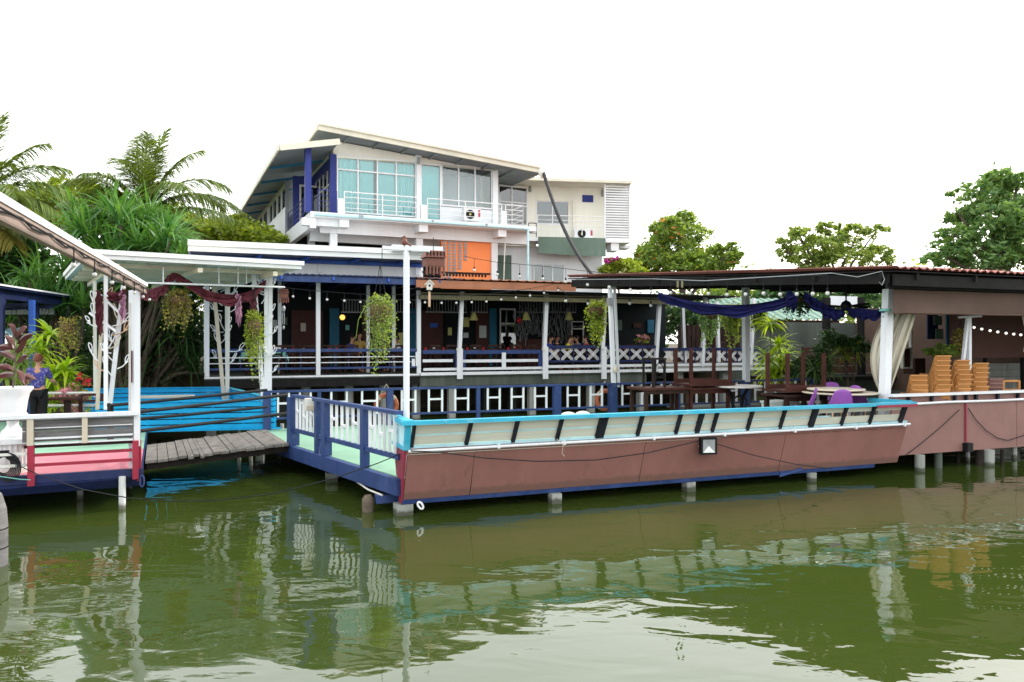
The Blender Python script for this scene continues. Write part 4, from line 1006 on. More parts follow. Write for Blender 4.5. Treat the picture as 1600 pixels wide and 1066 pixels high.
# recess wall at the right end
glazing(HS, hs, 779, 823, 291, 352, 3.4, (0, .46, 1), (0, .42, .5, 1), name='recess_window', glass='glass_dark', behind=((0, 1, 'room_dark', 0),))  # flat dark sheet behind the panes stands for the unlit room
MB().box(HS, hx(774, 3.5), hx(835, 3.5), 3.5, 3.6, H1, hz(779, 262, 3.4)).build('recess_wall', 'house_cream', hs)

def aircon(fr, x, y, b, root_label, w=.8, h=.55):
    a = fr.a_at(x, b); z = fr.z_at(y, a, b)
    t = thing('air_conditioner', root_label, 'air conditioner', fr.P(a, b, z))
    MB().box(fr, a - w / 2, a + w / 2, b, b + .3, z, z + h).build('casing', 'white_clean', t)
    mb = MB(); c = fr.P(a - .1, b - .012, z + h / 2); ax = fr.P(1, 0) - fr.P(0, 0)
    n = 16; pts = [c + ax * (.21 * math.cos(2 * math.pi * i / n)) + Vector((0, 0, .21 * math.sin(2 * math.pi * i / n))) for i in range(n)]
    mb.prism(pts, fr.P(0, .01) - fr.P(0, 0)); mb.build('fan_grille', 'black', t)
    pts = [c - Vector((0, .02, 0)) + ax * (.05 * math.cos(2 * math.pi * i / n)) + Vector((0, 0, .05 * math.sin(2 * math.pi * i / n))) for i in range(n)]
    MB().prism(pts, fr.P(0, .01) - fr.P(0, 0)).build('fan_hub', 'lamp_yellow', t)
    MB().box(fr, a + w / 2 - .12, a + w / 2 - .02, b - .008, b - .002, z + .15, z + h - .05).build('label_plate', 'shirt_pink', t)
aircon(HS, 738, 345, .5, 'white air conditioner with round black fan on the main balcony')

# ------------------------------------------------------------ right wing of the house
an = thing('house_wing', 'cream right wing of the house with white louvre screen and balcony', 'house', AN.P(0, 0, 1.4))
def ab(name, mat, x0, x1, y0, y1, b0, b1, par=None): return fbox(AN, par or an, name, mat, x0, x1, y0, y1, b0, b1)
ab('wall', 'house_cream', 823, 838, 284, 372, 0, .2); ab('wall', 'house_cream', 888, 946, 284, 372, 0, .2)
ab('wall', 'house_cream', 838.05, 887.95, 284, 314, 0, .2); ab('wall', 'house_cream', 838.05, 887.95, 351, 372, 0, .2)
glazing(AN, an, 838, 888, 314, 351, .08, (0, .5, 1), (0, 1), glass='glass_dark', behind=((0, 1, 'teal_wall', 0),))
ab('vent', 'house_blue', 910, 927, 305, 316, -.04, -.003)
ab('roof', 'fascia', 796, 988, 279, 283.7, -1.5, 5)
ab('side_wall', 'grey_metal', 946.2, 984, 288, 374, .3, .4)
lv = ab('louvre_frame', 'white_clean', 944.5, 946.5, 284, 376, -1.25, -1.1)
ab('louvre_frame', 'white_clean', 983, 985.5, 284, 376, -1.25, -1.1, lv)
for i in range(23):
    y = 286.5 + i * 3.9
    ab('louvre_slat', 'white_clean', 946.6, 982.9, y, y + 2.1, -1.22, -1.15, lv)
ab('balcony_slab', 'house_white', 826, 986, 372.5, 378, -1.3, -.003)
ab('corbel', 'house_white', 955, 967, 378.2, 392, -1.2, -.3); ab('corbel', 'house_white', 946, 985, 383, 388, -.29, 0.5)
aw = MB(); a0, a1 = AN.a_at(841, -1.35), AN.a_at(946, -1.35); zt, zb_ = AN.z_at(370, a0, -1.35), AN.z_at(396, a0, -1.35)
aw.grid(lambda u, v: AN.P(a0 + (a1 - a0) * u, -1.36 - .05 * math.sin(u * 9) * (1 - v) - .10 * (1 - v) * math.sin(u * 23) ** 2 * (u > .8), zb_ + (zt - zb_) * v - .12 * u * (1 - v)), 40, 6, AN.P(0, .02) - AN.P(0, 0)); aw.build('green_sheet', 'grey_green_sheet', an, smooth=True)
bars(AN, an, AN.a_at(840, -1.25), AN.a_at(944, -1.25), -1.25, -1.25, 7.85, (.95, .72, .49, .26), 'white_clean', 3, name='balcony_rail')
bars(AN, an, AN.a_at(826, -1.25), AN.a_at(838, -1.25), -1.25, -1.25, 7.4, (1.0, .75, .5, .25), 'black', 1, name='stair_rail')
ab('lower_wall', 'house_white', 774, 941, 385, 470, -.4, -.2)
ab('slab_edge', 'house_cream', 776, 838, 378.5, 384.5, -.6, -.1)
d = ab('door', 'grey_green_sheet', 778, 799, 399, 440, -.45, -.405); ab('frame', 'white_clean', 799.2, 801, 398, 440, -.47, -.403, d)
glazing(AN, an, 834, 881, 412, 445, -.46, (0, .30, .62, 1), (0, 1), glass='glass_dark', behind=((0, 1, 'grey_green_sheet', 0),))
ab('neighbour_wall', 'corrugated', 942, 985, 417, 450, 2.0, 2.1)
for x, y in ((828, 296), (942, 303)):
    a = AN.a_at(x, -.1); MB().lathe(AN.P(a, -.1, AN.z_at(y, a, 0)), [(.08, -.15), (.09, 0), (.06, .2), (.02, .22)], 8).build('wall_lamp', 'concrete', an)
MB().tube([AN.P(AN.a_at(896, -.1), -.1, AN.z_at(312, 2, 0)), AN.P(AN.a_at(896, -.1), -.1, 7.9)], .06, 6).build('pipe', 'house_cream', an)
aircon(AN, 912, 373, -.9, 'white air conditioner on the right wing balcony behind the bars', .95, .5)
# cable bundle from the roof corner to the dark roof
p0, p1 = px(850, 272, 34.5), px(932, 437, 23.0)
cb = thing('cable_bundle', 'thick black cable slung from the house roof corner to the dark roof', 'cable', p1)
MB().tube(sag(p0, p1, .55, 18), .085, 8, .05).build('cable', 'rubber', cb, smooth=True)
MB().lathe(px(847, 268, 34.6), [(.05, -.3), (.16, -.15), (.18, 0), (.1, .16), (.03, .2)], 10).build('insulator', 'white_old', cb, smooth=True)
# ------------------------------------------------------------ left deck
LZ = 0.60
ld = thing('left_deck', 'pink and mint deck with navy edge at the left of the water', 'deck', L.P(-2, 1, 0))
MB().box(L, -7, 0, .03, 2.35, LZ - .08, LZ).build('pink_floor', 'pink_floor', ld)
MB().box(L, -7, 0, 2.353, 9, LZ - .08, LZ + .004).build('mint_floor', 'mint_floor', ld)
MB().box(L, -7, .03, -.04, .028, LZ - .13, LZ - .004).build('edge_board', 'navy', ld)
mb = MB(); mb.hexa([L.P(-7, -.06, LZ - .30), L.P(.0, .10, LZ - .30), L.P(.0, .16, LZ - .30), L.P(-7, .04, LZ - .30), L.P(-7, -.10, LZ - .135), L.P(.05, -.06, LZ - .135), L.P(.05, .02, LZ - .135), L.P(-7, .02, LZ - .135)]); mb.build('hull_board', 'navy', ld)
MB().box(L, -.02, .03, .03, 9, LZ - .16, LZ - .006).build('edge_board', 'navy', ld)
for x, y, w, m_ in ((191, 795, .10, 'white_old'), (125, 779, .10, 'concrete')): pile(x, y, w, m_, ld, LZ - .1, True)
for a in (-4.5, -2.2, -.3):
    for b in (3.2, 6.0): MB().tube([L.P(a, b, -1), L.P(a, b, LZ - .09)], .09, 10).build('pile', 'concrete_dark', ld)
# red low rails with posts
rr_ = thing('red_railing', 'low red railing with navy-footed posts on the pink deck edge', 'railing', L.P(-.8, 0, LZ))
la = lambda x, b=.0: L.a_at(x, b)
lz = lambda x, y, b=.0: L.z_at(y, L.a_at(x, b), b)
a0, a1 = la(50), la(212)
for a, w in ((a0, .085), (a1, .085)): MB().box(L, a - w / 2, a + w / 2, -.05 - w, -.045, LZ - .15, 1.045).build('post', 'red', rr_)
for z in (.90, .75): MB().box(L, a0 + .05, a1 - .05, -.10, -.06, z - .022, z + .022).build('rail', 'red', rr_)
for z in (.93, .76): MB().box(L, a0 - 1.2, a0 - .05, -.10, -.06, z - .02, z + .02).build('rail', 'white_old', rr_)
MB().box(L, -.10, -.02, .95, 1.03, LZ, 1.05).build('post', 'red', rr_); MB().box(L, a1 + .02, a1 + .08, -.02, .05, LZ - .2, 1.04).build('post', 'red', rr_)
for z in (.95, .72): MB().bar(L.P(a1, -.05, z), L.P(-.06, .94, z + .06), .03, .04).build('rail', 'red', rr_)
MB().bar(L.P(a1 + .02, .0, 1.0), L.P(-.08, .94, .66), .03, .04).build('brace', 'white_old', rr_)
# bench-high railing with grey boards
br = thing('board_railing', 'white-framed railing with weathered grey boards above the pink deck', 'railing', L.P(-.8, 0, 1.1))
for x, w in ((49, .085), (133.5, .075)): MB().box(L, la(x) - w / 2, la(x) + w / 2, -.13, -.05, 1.05, 1.445).build('post', 'table_cream', br)
MB().box(L, -3.5, a1 + .03, -.15, -.02, 1.447, 1.505).build('top_rail', 'white', br)
MB().box(L, -3.5, a1 - .05, -.11, -.09, 1.425, 1.44).build('sub_rail', 'grey_metal', br)
for z0, z1 in ((1.255, 1.42), (1.09, 1.248)): MB().box(L, a0 - .12, a1 - .04, -.045, -.02, z0, z1).build('board', 'grey_board', br)
for z in (1.302, 1.145, 1.065): MB().box(L, a0 + .045, a1 - .04, -.10, -.052, z - (.006 if z > 1.2 else .013), z + (.006 if z > 1.2 else .013)).build('rail', 'white', br)
MB().box(L, a0 - .1, a1 - .04, -.04, .02, 1.0, 1.045).build('under_beam', 'dark_wood', br)
# corner posts carrying the roof edge
ZB = 3.46
cp = thing('corner_posts', 'cluster of tall white posts at the corner of the pink deck', 'post', L.P(a1, 0, LZ))
for x, b, w in ((203.5, .12, .045), (208, .02, .05), (213.5, -.02, .075), (217.5, -.03, .03)):
    a = la(x, b); MB().box(L, a - w / 2, a + w / 2, b - w / 2, b + w / 2, (LZ if b > 0 else .95), ZB - .06).build('post', 'white', cp)
MB().box(L, la(203.5, .1) - .02, la(213, .1), .05, .075, 1.0, 3.2).build('infill_board', 'white_old', cp)
p = L.P(la(206, .0), -.0, 2.15)
MB().box(L, la(204.8, 0), la(207, 0), -.03, -.012, 1.95, 2.45).build('red_ribbon', 'cloth_maroon', cp)
tag(loop('rope_loop', px(222, 752, 11.9), .035, .09, .012, 'blue', ax=Vector((.8, .2, 0))), 'blue rope loop hanging from the corner of the pink deck', 'rope')
# roof edge running towards the camera
e0, e1 = L.P(la(224, -.1), -.1, ZB), px(-40, 298, 4.4); e1.z = ZB
ev = (e1 - e0).normalized(); en = Vector((-ev.y, ev.x, 0))
rb = thing('roof_edge_beam', 'white metal roof edge with brown board running overhead at the left', 'beam', e0)
e0 = e0 - ev * .25
MB().bar(e0 + Vector((0, 0, .035)), e1 + Vector((0, 0, .035)), .075, .055).build('metal_cap', 'white', rb)
MB().bar(e0 + ev * .05 + Vector((0, 0, -.037)), e1 + Vector((0, 0, -.037)), .05, .088).build('board', 'beam_board', rb)
MB().bar(e0 + ev * .05 + Vector((0, 0, -.094)), e1 + Vector((0, 0, -.094)), .06, .024).build('board_lip', 'beam_board', rb)
MB().tube([e0.lerp(e1, i / 30) - en * .04 * (1 if True else 0) + Vector((0, 0, -.045 + .02 * math.sin(i * 1.9))) for i in range(31)], .008, 5).build('cable', 'rubber', rb)
MB().tube([e0.lerp(e1, i / 30) + en * .04 + Vector((0, 0, -.045 + .02 * math.sin(i * 1.9))) for i in range(31)], .008, 5).build('cable', 'rubber', rb)

# ------------------------------------------------------------ string lights: wire and bulbs are one thing each
def bulb(root, p, drop, r=.05, glass='bulb_white'):
    p = Vector(p)
    s = MB().tube([p, p - Vector((0, 0, drop))], .006, 4).build('drop_cord', 'rubber', root)
    MB().tube([p - Vector((0, 0, drop)), p - Vector((0, 0, drop + r * 1.6))], r * .52, 8).build('socket', 'black', s)
    MB().ball(p - Vector((0, 0, drop + r * 2.5)), r, 10, 7).build('bulb', glass, s, smooth=True)
def string(label, pts, bulbs, drop=.1, r=.05, glass='bulb_white', wire=.008):
    t = thing('string_light', label, 'string light', pts[0])
    MB().tube(pts, wire, 5).build('wire', 'rubber', t)
    for b in bulbs: bulb(t, b, drop, r, glass)
    return t
bl = [e0.lerp(e1, f) + en * .08 + Vector((0, 0, -.05)) for f in (.02, .12, .24, .36, .47, .60, .72)]
string('string of clear bulbs under the roof edge at the upper left', [e0.lerp(e1, i / 10) + en * .08 + Vector((0, 0, -.06)) for i in range(11)], bl, .10, .022)

# ------------------------------------------------------------ urn on its pedestal
up = px(20, 684, 11.7)
pd = thing('pedestal', 'white fluted pedestal standing on the pink deck under the urn', 'pedestal', (up.x, up.y, LZ))
mb = MB(); n = 40
mb.lathe((up.x, up.y, 0), [(.20, LZ), (.20, LZ + .06), (.185, LZ + .08), (.185, 1.05)], 24); mb.build('shaft', 'white_old', pd)
for k in range(16):
    a = 2 * math.pi * k / 16; MB().bar((up.x + .185 * math.cos(a), up.y + .185 * math.sin(a), LZ + .09), (up.x + .185 * math.cos(a), up.y + .185 * math.sin(a), 1.04), .03, .03).build('flute', 'white', pd)
MB().box(Frame(up.x, up.y, 24.7), -.32, .27, -.25, .25, 1.052, 1.125).build('cap_slab', 'white', pd)
ur = thing('garden_urn', 'white footed garden urn holding a dark red leafed plant', 'urn', (up.x, up.y, 1.126))
MB().lathe((up.x, up.y, 1.127), [(.215, 0), (.215, .05), (.16, .06), (.15, .10), (.10, .15), (.075, .20), (.085, .27)], 24).build('foot', 'white_clean', ur, smooth=True)
MB().lathe((up.x, up.y, 1.127), [(.08, .272), (.17, .30), (.19, .34), (.20, .36), (.175, .38), (.195, .55), (.225, .68), (.27, .74), (.27, .775), (.235, .775), (.20, .72)], 24).build('bowl', 'white_clean', ur, smooth=True)
MB().lathe((up.x, up.y, 1.127), [(.20, .70), (.01, .735)], 16).build('soil', 'soil', ur)
# coiled cables on the pedestal
ck = thing('cable_coil', 'coiled black cables with a plug hanging beside the white pedestal', 'cable', px(8, 730, 11.3))
for i in range(7):
    c = px(6 + i * 1.2, 727 + i * .6, 11.36 - i * .012); rr = .11 + .012 * i
    mb = MB(); mb.tube([c + Vector((rr * math.cos(q), 0, 1.15 * rr * math.sin(q))) for q in [2 * math.pi * k / 18 for k in range(19)]], .010, 5, cap=False); mb.build('coil', 'rubber', ck, smooth=True)
MB().box(Frame(*px(7, 707, 11.3).xy, 20), -.055, .055, -.03, .03, px(7, 711, 11.3).z, px(7, 704, 11.3).z).build('plug', 'black', ck)
# lines that cross the water
w = thing('mooring_line', 'thin dark line sagging over the water from the pink deck to the hull', 'rope', px(10, 714, 11.3))
MB().tube([px(x, y, d) for x, y, d in ((10, 716, 11.3), (30, 728, 11.2), (60, 742, 11.1), (130, 765, 10.8), (200, 778, 10.5), (270, 783, 10.4), (340, 782, 10.4), (430, 771, 10.6), (520, 748, 10.9), (590, 724, 11.2), (634, 706, 11.5))], .008, 5).build('line', 'rubber', w)
w = thing('mooring_line', 'short turquoise line tied to the red post on the deck edge', 'rope', px(0, 744, 11.2))
MB().tube([px(-20, 742, 11.2), px(10, 746, 11.2), px(30, 749, 11.25), px(48, 750, 11.3)], .008, 5).build('line', 'teal_cloth', w)
# grey fender post at the very left
p = on(-16, 884, 0)
fp = thing('fender_post', 'rounded dark grey fender post at the left picture edge', 'post', (p.x, p.y, 0))
MB().lathe((p.x, p.y, 0), [(.18, -1), (.18, .45), (.165, .65), (.12, .82), (.05, .89), (.005, .90)], 20).build('body', 'grey_board', fp, smooth=True)
for z in (.2, .42): MB().lathe((p.x, p.y, z), [(.182, 0), (.186, .008), (.182, .016)], 20).build('groove', 'black', fp)

# ------------------------------------------------------------ brown table and rear rail on the left deck
tb = thing('patio_table', 'small brown wooden table behind the standing person', 'table', px(97, 650, 17.5))
p = px(97, 650, 17.5); zt = px(95, 621, 17.5).z
MB().box(Frame(p.x, p.y, 20), -.65, .33, -.3, .3, zt - .05, zt).build('top', 'red_wood', tb)
for a in (-.5, .05):
    MB().box(Frame(p.x, p.y, 20), a, a + .12, -.1, .1, LZ, zt - .052).build('leg', 'dark_wood', tb)
rw = thing('rear_railing', 'grey pipe railing at the back of the left deck by the flowers', 'railing', px(110, 650, 18.2))
for y in (614.5, 634): MB().tube([px(60, y, 18), px(150, y - .5, 18.2)], .035, 6).build('rail', 'white_old', rw)
for x in (126, 160): MB().box(Frame(*px(x, 640, 18.1).xy, 20), -.04, .04, -.04, .04, LZ, px(x, 617, 18.1).z).build('post', 'red_wood', rw)
for y in (617, 626.5): MB().tube([px(128, y, 18.05), px(162, y - .5, 18.1)], .03, 6).build('rail', 'red_wood', rw)

# ------------------------------------------------------------ blue shelter at the left
BS = Frame(*px(0, 450, 19.5).xy, 100)
q0, q1 = px(-30, 444, 18.5), px(118, 466, 24.5); zq = 3.95
sh = thing('blue_shelter', 'low shelter with blue metal roof and blue posts at the left', 'shelter', px(48, 640, 20))
dv = (Vector((q1.x, q1.y, 0)) - Vector((q0.x, q0.y, 0))); lf = Vector((-dv.y, dv.x, 0)).normalized()
c0, c1 = Vector((q0.x, q0.y, zq)), Vector((q1.x, q1.y, zq))
mb = MB(); mb.hexa([c0, c1, c1 + lf * 5 + Vector((0, 0, -.4)), c0 + lf * 5 + Vector((0, 0, -.4)), c0 + Vector((0, 0, .05)), c1 + Vector((0, 0, .05)), c1 + lf * 5 + Vector((0, 0, -.35)), c0 + lf * 5 + Vector((0, 0, -.35))]); mb.build('roof_sheet', 'navy', sh)
MB().bar(c0 + Vector((0, 0, .075)), c1 + Vector((0, 0, .075)), .08, .045).build('roof_edge', 'white', sh)
MB().bar(c0 + lf * .2 + Vector((0, 0, -.14)), c1 + lf * .2 + Vector((0, 0, -.14)), .07, .22).build('eave_beam', 'navy', sh)
for i in range(5): MB().bar(c0.lerp(c1, i / 4) + lf * .1 + Vector((0, 0, -.32)), c0.lerp(c1, i / 4) + lf * 4.8 + Vector((0, 0, -.62)), .06, .08).build('rafter', 'navy', sh)
for x, d in ((50, 20.5), (2, 19.0), (57, 22.5)):
    p = px(x, 600, d); MB().box(Frame(p.x, p.y, 10), -.06, .06, -.06, .06, .3, zq - .26).build('post', 'bright_blue' if x == 50 else 'navy', sh)
MB().bar(px(-40, 486, 24), px(85, 486, 24), .1, .22).build('white_band', 'house_white', sh)
ts = thing('blue_tarpaulin', 'crumpled pale blue tarpaulin under the blue shelter roof', 'tarpaulin', px(10, 520, 21))
mb = MB(); mb.grid(lambda u, v: px(-40 + 76 * u, 514 + 6 * math.sin(u * 3) + 4 * u - 12 * math.sin(v * 3.1) * (1 - u * .6), 21 + v * 1.2) + Vector((0, 0, .05 * math.sin(u * 31 + v * 9))), 30, 8, (0, 0, -.02)); mb.build('sheet', 'pale_cyan', ts, smooth=True)

# ------------------------------------------------------------ white canopy over the landing
CZ = 4.39; CA, CB = 4.2, 6.3
cn = thing('landing_canopy', 'flat white canopy with corrugated underside over the boat landing', 'canopy', C.P(2, 3, .3))
corr(C, .05, CA - .05, .05, CB - .05, CZ - .10, CZ - .10, 18, .03).build('roof_sheet', 'corrugated', cn)
for a0, a1, b0, b1 in ((-.06, CA + .06, -.06, .04), (-.06, CA + .06, CB - .04, CB + .06), (-.06, .04, .041, CB - .041), (CA - .04, CA + .06, .041, CB - .041)):
    MB().box(C, a0, a1, b0, b1, CZ - .15, CZ - .07).build('fascia', 'white_clean', cn)
    MB().box(C, a0 - (.05 if a0 < 0 else 0), a1 + (.05 if a1 > CA else 0), b0 - (.05 if b0 < 0 else 0), b1 + (.05 if b1 > CB else 0), CZ - .065, CZ + .03).build('gutter', 'white_clean', cn)
for b in (1.0, 2.2, 3.4, 4.6, 5.6): MB().box(C, .05, CA - .05, b - .04, b + .04, CZ - .22, CZ - .135).build('purlin', 'corrugated', cn)
for a in (.5, 2.1, 3.7): MB().box(C, a - .05, a + .05, .05, CB - .05, CZ - .32, CZ - .222).build('beam', 'corrugated', cn)
# rods
for (x0, y0, d0, x1, y1, d1) in ((228, 442, 16.0, 445, 449, 18.3), (228, 460, 19.5, 300, 461, 20.2)):
    MB().tube([px(x0, y0, d0), px(x1, y1, d1)], .022, 6).build('rod', 'white', cn)
MB().bar(px(392, 446, 18.0), px(443, 449, 18.4), .05, .05).build('arm', 'white', cn)
for x, d in ((255, 16.3), (342, 17.2), (372, 17.5), (385, 17.7)): MB().tube([px(x, 418, d), px(x, 444, d)], .014, 5).build('hanger', 'white', cn)

def metal_leaf(mb, base, dirv, ln, wd, r=.012):
    """a leaf outline bent from round bar"""
    dirv = Vector(dirv).normalized(); side = dirv.cross(Vector((0, -1, 0))).normalized()
    for s in (-1, 1):
        mb.tube([base + dirv * ln * t + side * s * wd * math.sin(math.pi * t) + Vector((0, 0, .12 * ln * math.sin(t * 3))) for t in (0, .2, .4, .6, .8, 1)], r, 5)
def decor_post(root, members, leaf_spots, dmid, stem=True):
    for (x0, y0, x1, y1, d, w, m_) in members: MB().bar(px(x0, y0, d), px(x1, y1, d), w, w).build('post', m_, root)
    for (x, y, dx, dy, ln, m_) in leaf_spots:
        mb = MB(); b = px(x, y, dmid); mb.tube([b, b + Vector((dx, 0, dy)).normalized() * ln * .5 + Vector((0, 0, -.03)), b + Vector((dx, 0, dy)).normalized() * ln], .013, 5)
        metal_leaf(mb, b + Vector((dx, 0, dy)).normalized() * ln * .75, (dx * .7, .1, dy + .6), ln * .7, ln * .11, .010); mb.build('metal_branch', m_, root, smooth=True)
p1 = thing('ornamental_posts', 'white leaning posts with bent metal leaves at the left canopy end', 'post', px(165, 640, 16))
decor_post(p1, ((165.5, 425, 165.5, 640, 15.9, .075, 'white'), (193, 446, 171, 640, 16.1, .085, 'white'), (148, 440, 149, 612, 17.0, .07, 'white_old'), (158, 520, 152, 640, 16.6, .07, 'table_cream')),
    [(random.uniform(150, 190), random.uniform(475, 600), random.choice((-1, 1)) * random.uniform(.4, 1), random.uniform(.2, 1.2), random.uniform(.2, .36), random.choice(('white', 'white', 'table_cream', 'pale_wood'))) for _ in range(20)], 16.0)
MB().bar(px(150, 455, 15.9), px(186, 488, 15.9), .045, .045).build('brace', 'white', p1); MB().bar(px(140, 489, 15.9), px(182, 518, 15.9), .045, .045).build('brace', 'white', p1)
p2 = thing('ornamental_posts', 'thin V-shaped white posts with metal leaves in the middle of the canopy', 'post', px(352, 640, 21.6))
decor_post(p2, ((333, 437, 350, 625, 21.4, .10, 'table_cream'), (354, 437, 355, 625, 21.5, .09, 'white_old'), (358, 437, 357, 625, 21.6, .05, 'white_old')),
    [(random.uniform(340, 358), random.uniform(455, 585), random.choice((-1, 1)) * random.uniform(.4, 1), random.uniform(.1, 1.0), random.uniform(.22, .40), 'white') for _ in range(18)], 21.5)
p3 = thing('ornamental_posts', 'white leaning posts with metal leaves at the blue gate', 'post', px(416, 640, 18.3))
decor_post(p3, ((396, 425, 414, 660, 18.2, .10, 'white'), (416, 425, 415.5, 660, 18.3, .09, 'white'), (423, 418, 421, 660, 18.4, .09, 'white')),
    [(random.uniform(408, 423), random.uniform(435, 590), random.choice((-1, 1, 1)) * random.uniform(.4, 1), random.uniform(.1, 1.0), random.uniform(.15, .26), 'white') for _ in range(14)], 18.2)

# ---- cloth swags
def swag(name, label, pts, width, mat, droop=.0, cat='drape', seed=0, roots=None):
    """a gathered cloth hung between the given points"""
    t = roots or thing(name, label, cat, pts[0])
    k = len(pts) - 1
    def fn(u, v):
        f = u * k; i = min(int(f), k - 1); f -= i
        p = Vector(pts[i]).lerp(Vector(pts[i + 1]), f)
        ww = width * (.75 + .35 * math.sin(u * math.pi) + .12 * math.sin(u * 23 + seed))
        return p + Vector((0, .05 * math.sin(v * 19 + u * 7 + seed) + .02 * math.sin(u * 40), -ww * v + .03 * math.sin(v * 13 + u * 5)))
    MB().grid(fn, 12 * k, 10, (0, .015, 0)).build('cloth', mat, t, smooth=True)
    return t
def arc(p0, p1, s, n=8): return sag(p0, p1, s, n)
sw = swag('cloth_swag', 'maroon cloth draped in swags along the front of the canopy', arc(px(215, 452, 15.6), px(262, 438, 16.4), .10) , .22, 'cloth_maroon')
swag('', '', arc(px(258, 437, 16.4), px(276, 428, 16.6), -.04) + arc(px(276, 428, 16.6), px(292, 437, 16.8), -.04)[1:], .16, 'cloth_maroon', roots=sw, seed=1)
swag('', '', arc(px(291, 436, 16.8), px(415, 437, 18.0), .36, 12), .22, 'cloth_maroon', roots=sw, seed=2)
swag('', '', [px(368, 462, 17.5), px(377, 460, 17.6)], .62, 'cloth_mauve', roots=sw, seed=3)
swag('', '', [px(391, 455, 17.8), px(401, 458, 17.9)], .55, 'cloth_maroon', roots=sw, seed=4)
swag('', '', [px(150, 455, 15.7), px(160, 460, 15.8)], .75, 'cloth_maroon', roots=sw, seed=5)
swag('', '', arc(px(168, 456, 15.7), px(196, 448, 15.7), .08), .16, 'cloth_maroon', roots=sw, seed=6)
swag('', '', [px(187, 455, 15.7), px(195, 456, 15.7)], .55, 'cloth_mauve', roots=sw, seed=7)

# ------------------------------------------------------------ turquoise landing tub
tu = thing('landing_tub', 'bright turquoise slatted tub on poles behind the plank bridge', 'landing stage', px(300, 668, 17.6))
f0, f1 = px(150, 640, 16.9), px(430, 640, 17.75); f0.z = f1.z = 0
g0, g1 = px(130, 612, 21.6), px(352, 612, 22.4); g0.z = g1.z = 0
def zlev(z): return Vector((0, 0, z))
for i in range(5):
    z0 = .60 + i * .125; MB().bar(f0 + zlev(z0 + .055), f1 + zlev(z0 + .055), .05, .100).build('plank', 'boat_blue', tu)
    z0 = .62 + i * .125; MB().bar(g0 + zlev(z0 + .055), g1 + zlev(z0 + .055), .05, .102).build('plank', 'boat_blue', tu)
    z0 = .61 + i * .125; MB().bar(g1 + zlev(z0 + .055), f1 + zlev(z0 + .055), .05, .102).build('plank', 'boat_blue', tu)
lin_ = (g0 - f0).normalized() * .09
MB().bar(f0 + lin_ + zlev(.91), f1 + lin_ + zlev(.91), .01, .58).build('gap_shade', 'navy', tu)  # dark sheet added so the gaps between the planks look shaded
MB().bar(f0 + zlev(1.245), f1 + zlev(1.245), .12, .03).build('rim', 'boat_blue', tu)
MB().bar(g1 + zlev(1.262), f1 + zlev(1.262), .10, .03).build('rim', 'turquoise', tu)
MB().bar(g0 + zlev(1.252), g1 + zlev(1.252), .10, .03).build('rim', 'boat_blue', tu)
MB().bar(f0 - (f1 - f0).normalized() * 0 + zlev(.585), f1 + (f1 - f0).normalized() * .12 + zlev(.585), .10, .03).build('skid', 'boat_blue', tu)
for f in (.1, .28, .46, .64, .82, .97):
    q = f0.lerp(f1, f) + (g0 - f0).normalized() * .05; MB().bar(q + zlev(.6), q + zlev(1.22), .06, .05).build('upright', 'boat_blue', tu)
MB().prism([f0 + zlev(.60), f1 + zlev(.60), g1 + zlev(.60), g0 + zlev(.60)], (0, 0, .04)).build('floor', 'boat_blue', tu)
MB().bar(px(205, 621, 19.5), px(303, 619, 19.9), .35, .05).build('seat_board', 'table_cream', tu)
for f, m_ in ((.72, 'white_old'), (.79, 'white_old'), (.86, 'white_old'), (.1, 'concrete'), (.98, 'white_old')):
    q = f0.lerp(f1, f) + Vector((0, .8, 0)); MB().tube([q + zlev(-1), q + zlev(.6)], .045, 8).build('pole', m_, tu)

# ------------------------------------------------------------ plank bridge with black pipe rails
bg = thing('plank_bridge', 'weathered grey plank bridge from the pink deck to the blue gate', 'bridge', px(330, 700, 14.5))
n0, n1 = L.P(.05, .80), gp + Vector((-.05, -.10, 0)); m0, m1 = L.P(.05, 3.0), gq + Vector((0.05, -.25, 0))
NP = 17; cuts = [0]
for i in range(NP): cuts.append(cuts[-1] + random.uniform(.75, 1.3) * (.55 if i in (4, 5, 6) else 1))
cuts = [c / cuts[-1] for c in cuts]
for i in range(NP):
    f0_, f1_ = cuts[i] + .002, cuts[i + 1] - .002; ext = .22 if i in (4, 6) else random.uniform(-.02, .03); dz = random.uniform(-.008, .012)
    z0_ = .55 + .0 * f0_ + dz
    q = [n0.lerp(n1, f0_), n0.lerp(n1, f1_), m0.lerp(m1, f1_), m0.lerp(m1, f0_)]
    d0 = (q[0] - q[3]).normalized() * ext
    mb = MB(); mb.hexa([v + zlev(z0_) for v in (q[0] + d0, q[1] + d0, q[2], q[3])] + [v + zlev(z0_ + .045) for v in (q[0] + d0, q[1] + d0, q[2], q[3])]); mb.build('plank', 'grey_plank', bg)
for s in (.06, .94):
    MB().bar(n0.lerp(m0, s) + zlev(.485), n1.lerp(m1, s) + zlev(.485), .10, .12).build('stringer', 'black_wood', bg)
hr = thing('pipe_handrail', 'black pipe handrails along both sides of the plank bridge', 'handrail', px(330, 660, 15))
for (xa, ya, da, xb, yb, db) in ((168, 634, 14.6, 417, 609.5, 17.3), (168, 659, 14.6, 417, 636, 17.3), (205, 645, 12.7, 448, 617, 15.6), (205, 675, 12.7, 448, 646, 15.6)):
    MB().tube([px(xa, ya, da), px((xa + xb) / 2, (ya + yb) / 2 + .6, 2 / (1 / da + 1 / db)), px(xb, yb, db)], .032, 8).build('pipe', 'rubber', hr, smooth=True)
for x, y0, d in ((170, 630, 14.6), (175, 632, 14.7)): MB().bar(px(x, y0, d), px(x, 690, d), .05, .05).build('post', 'rubber', hr)
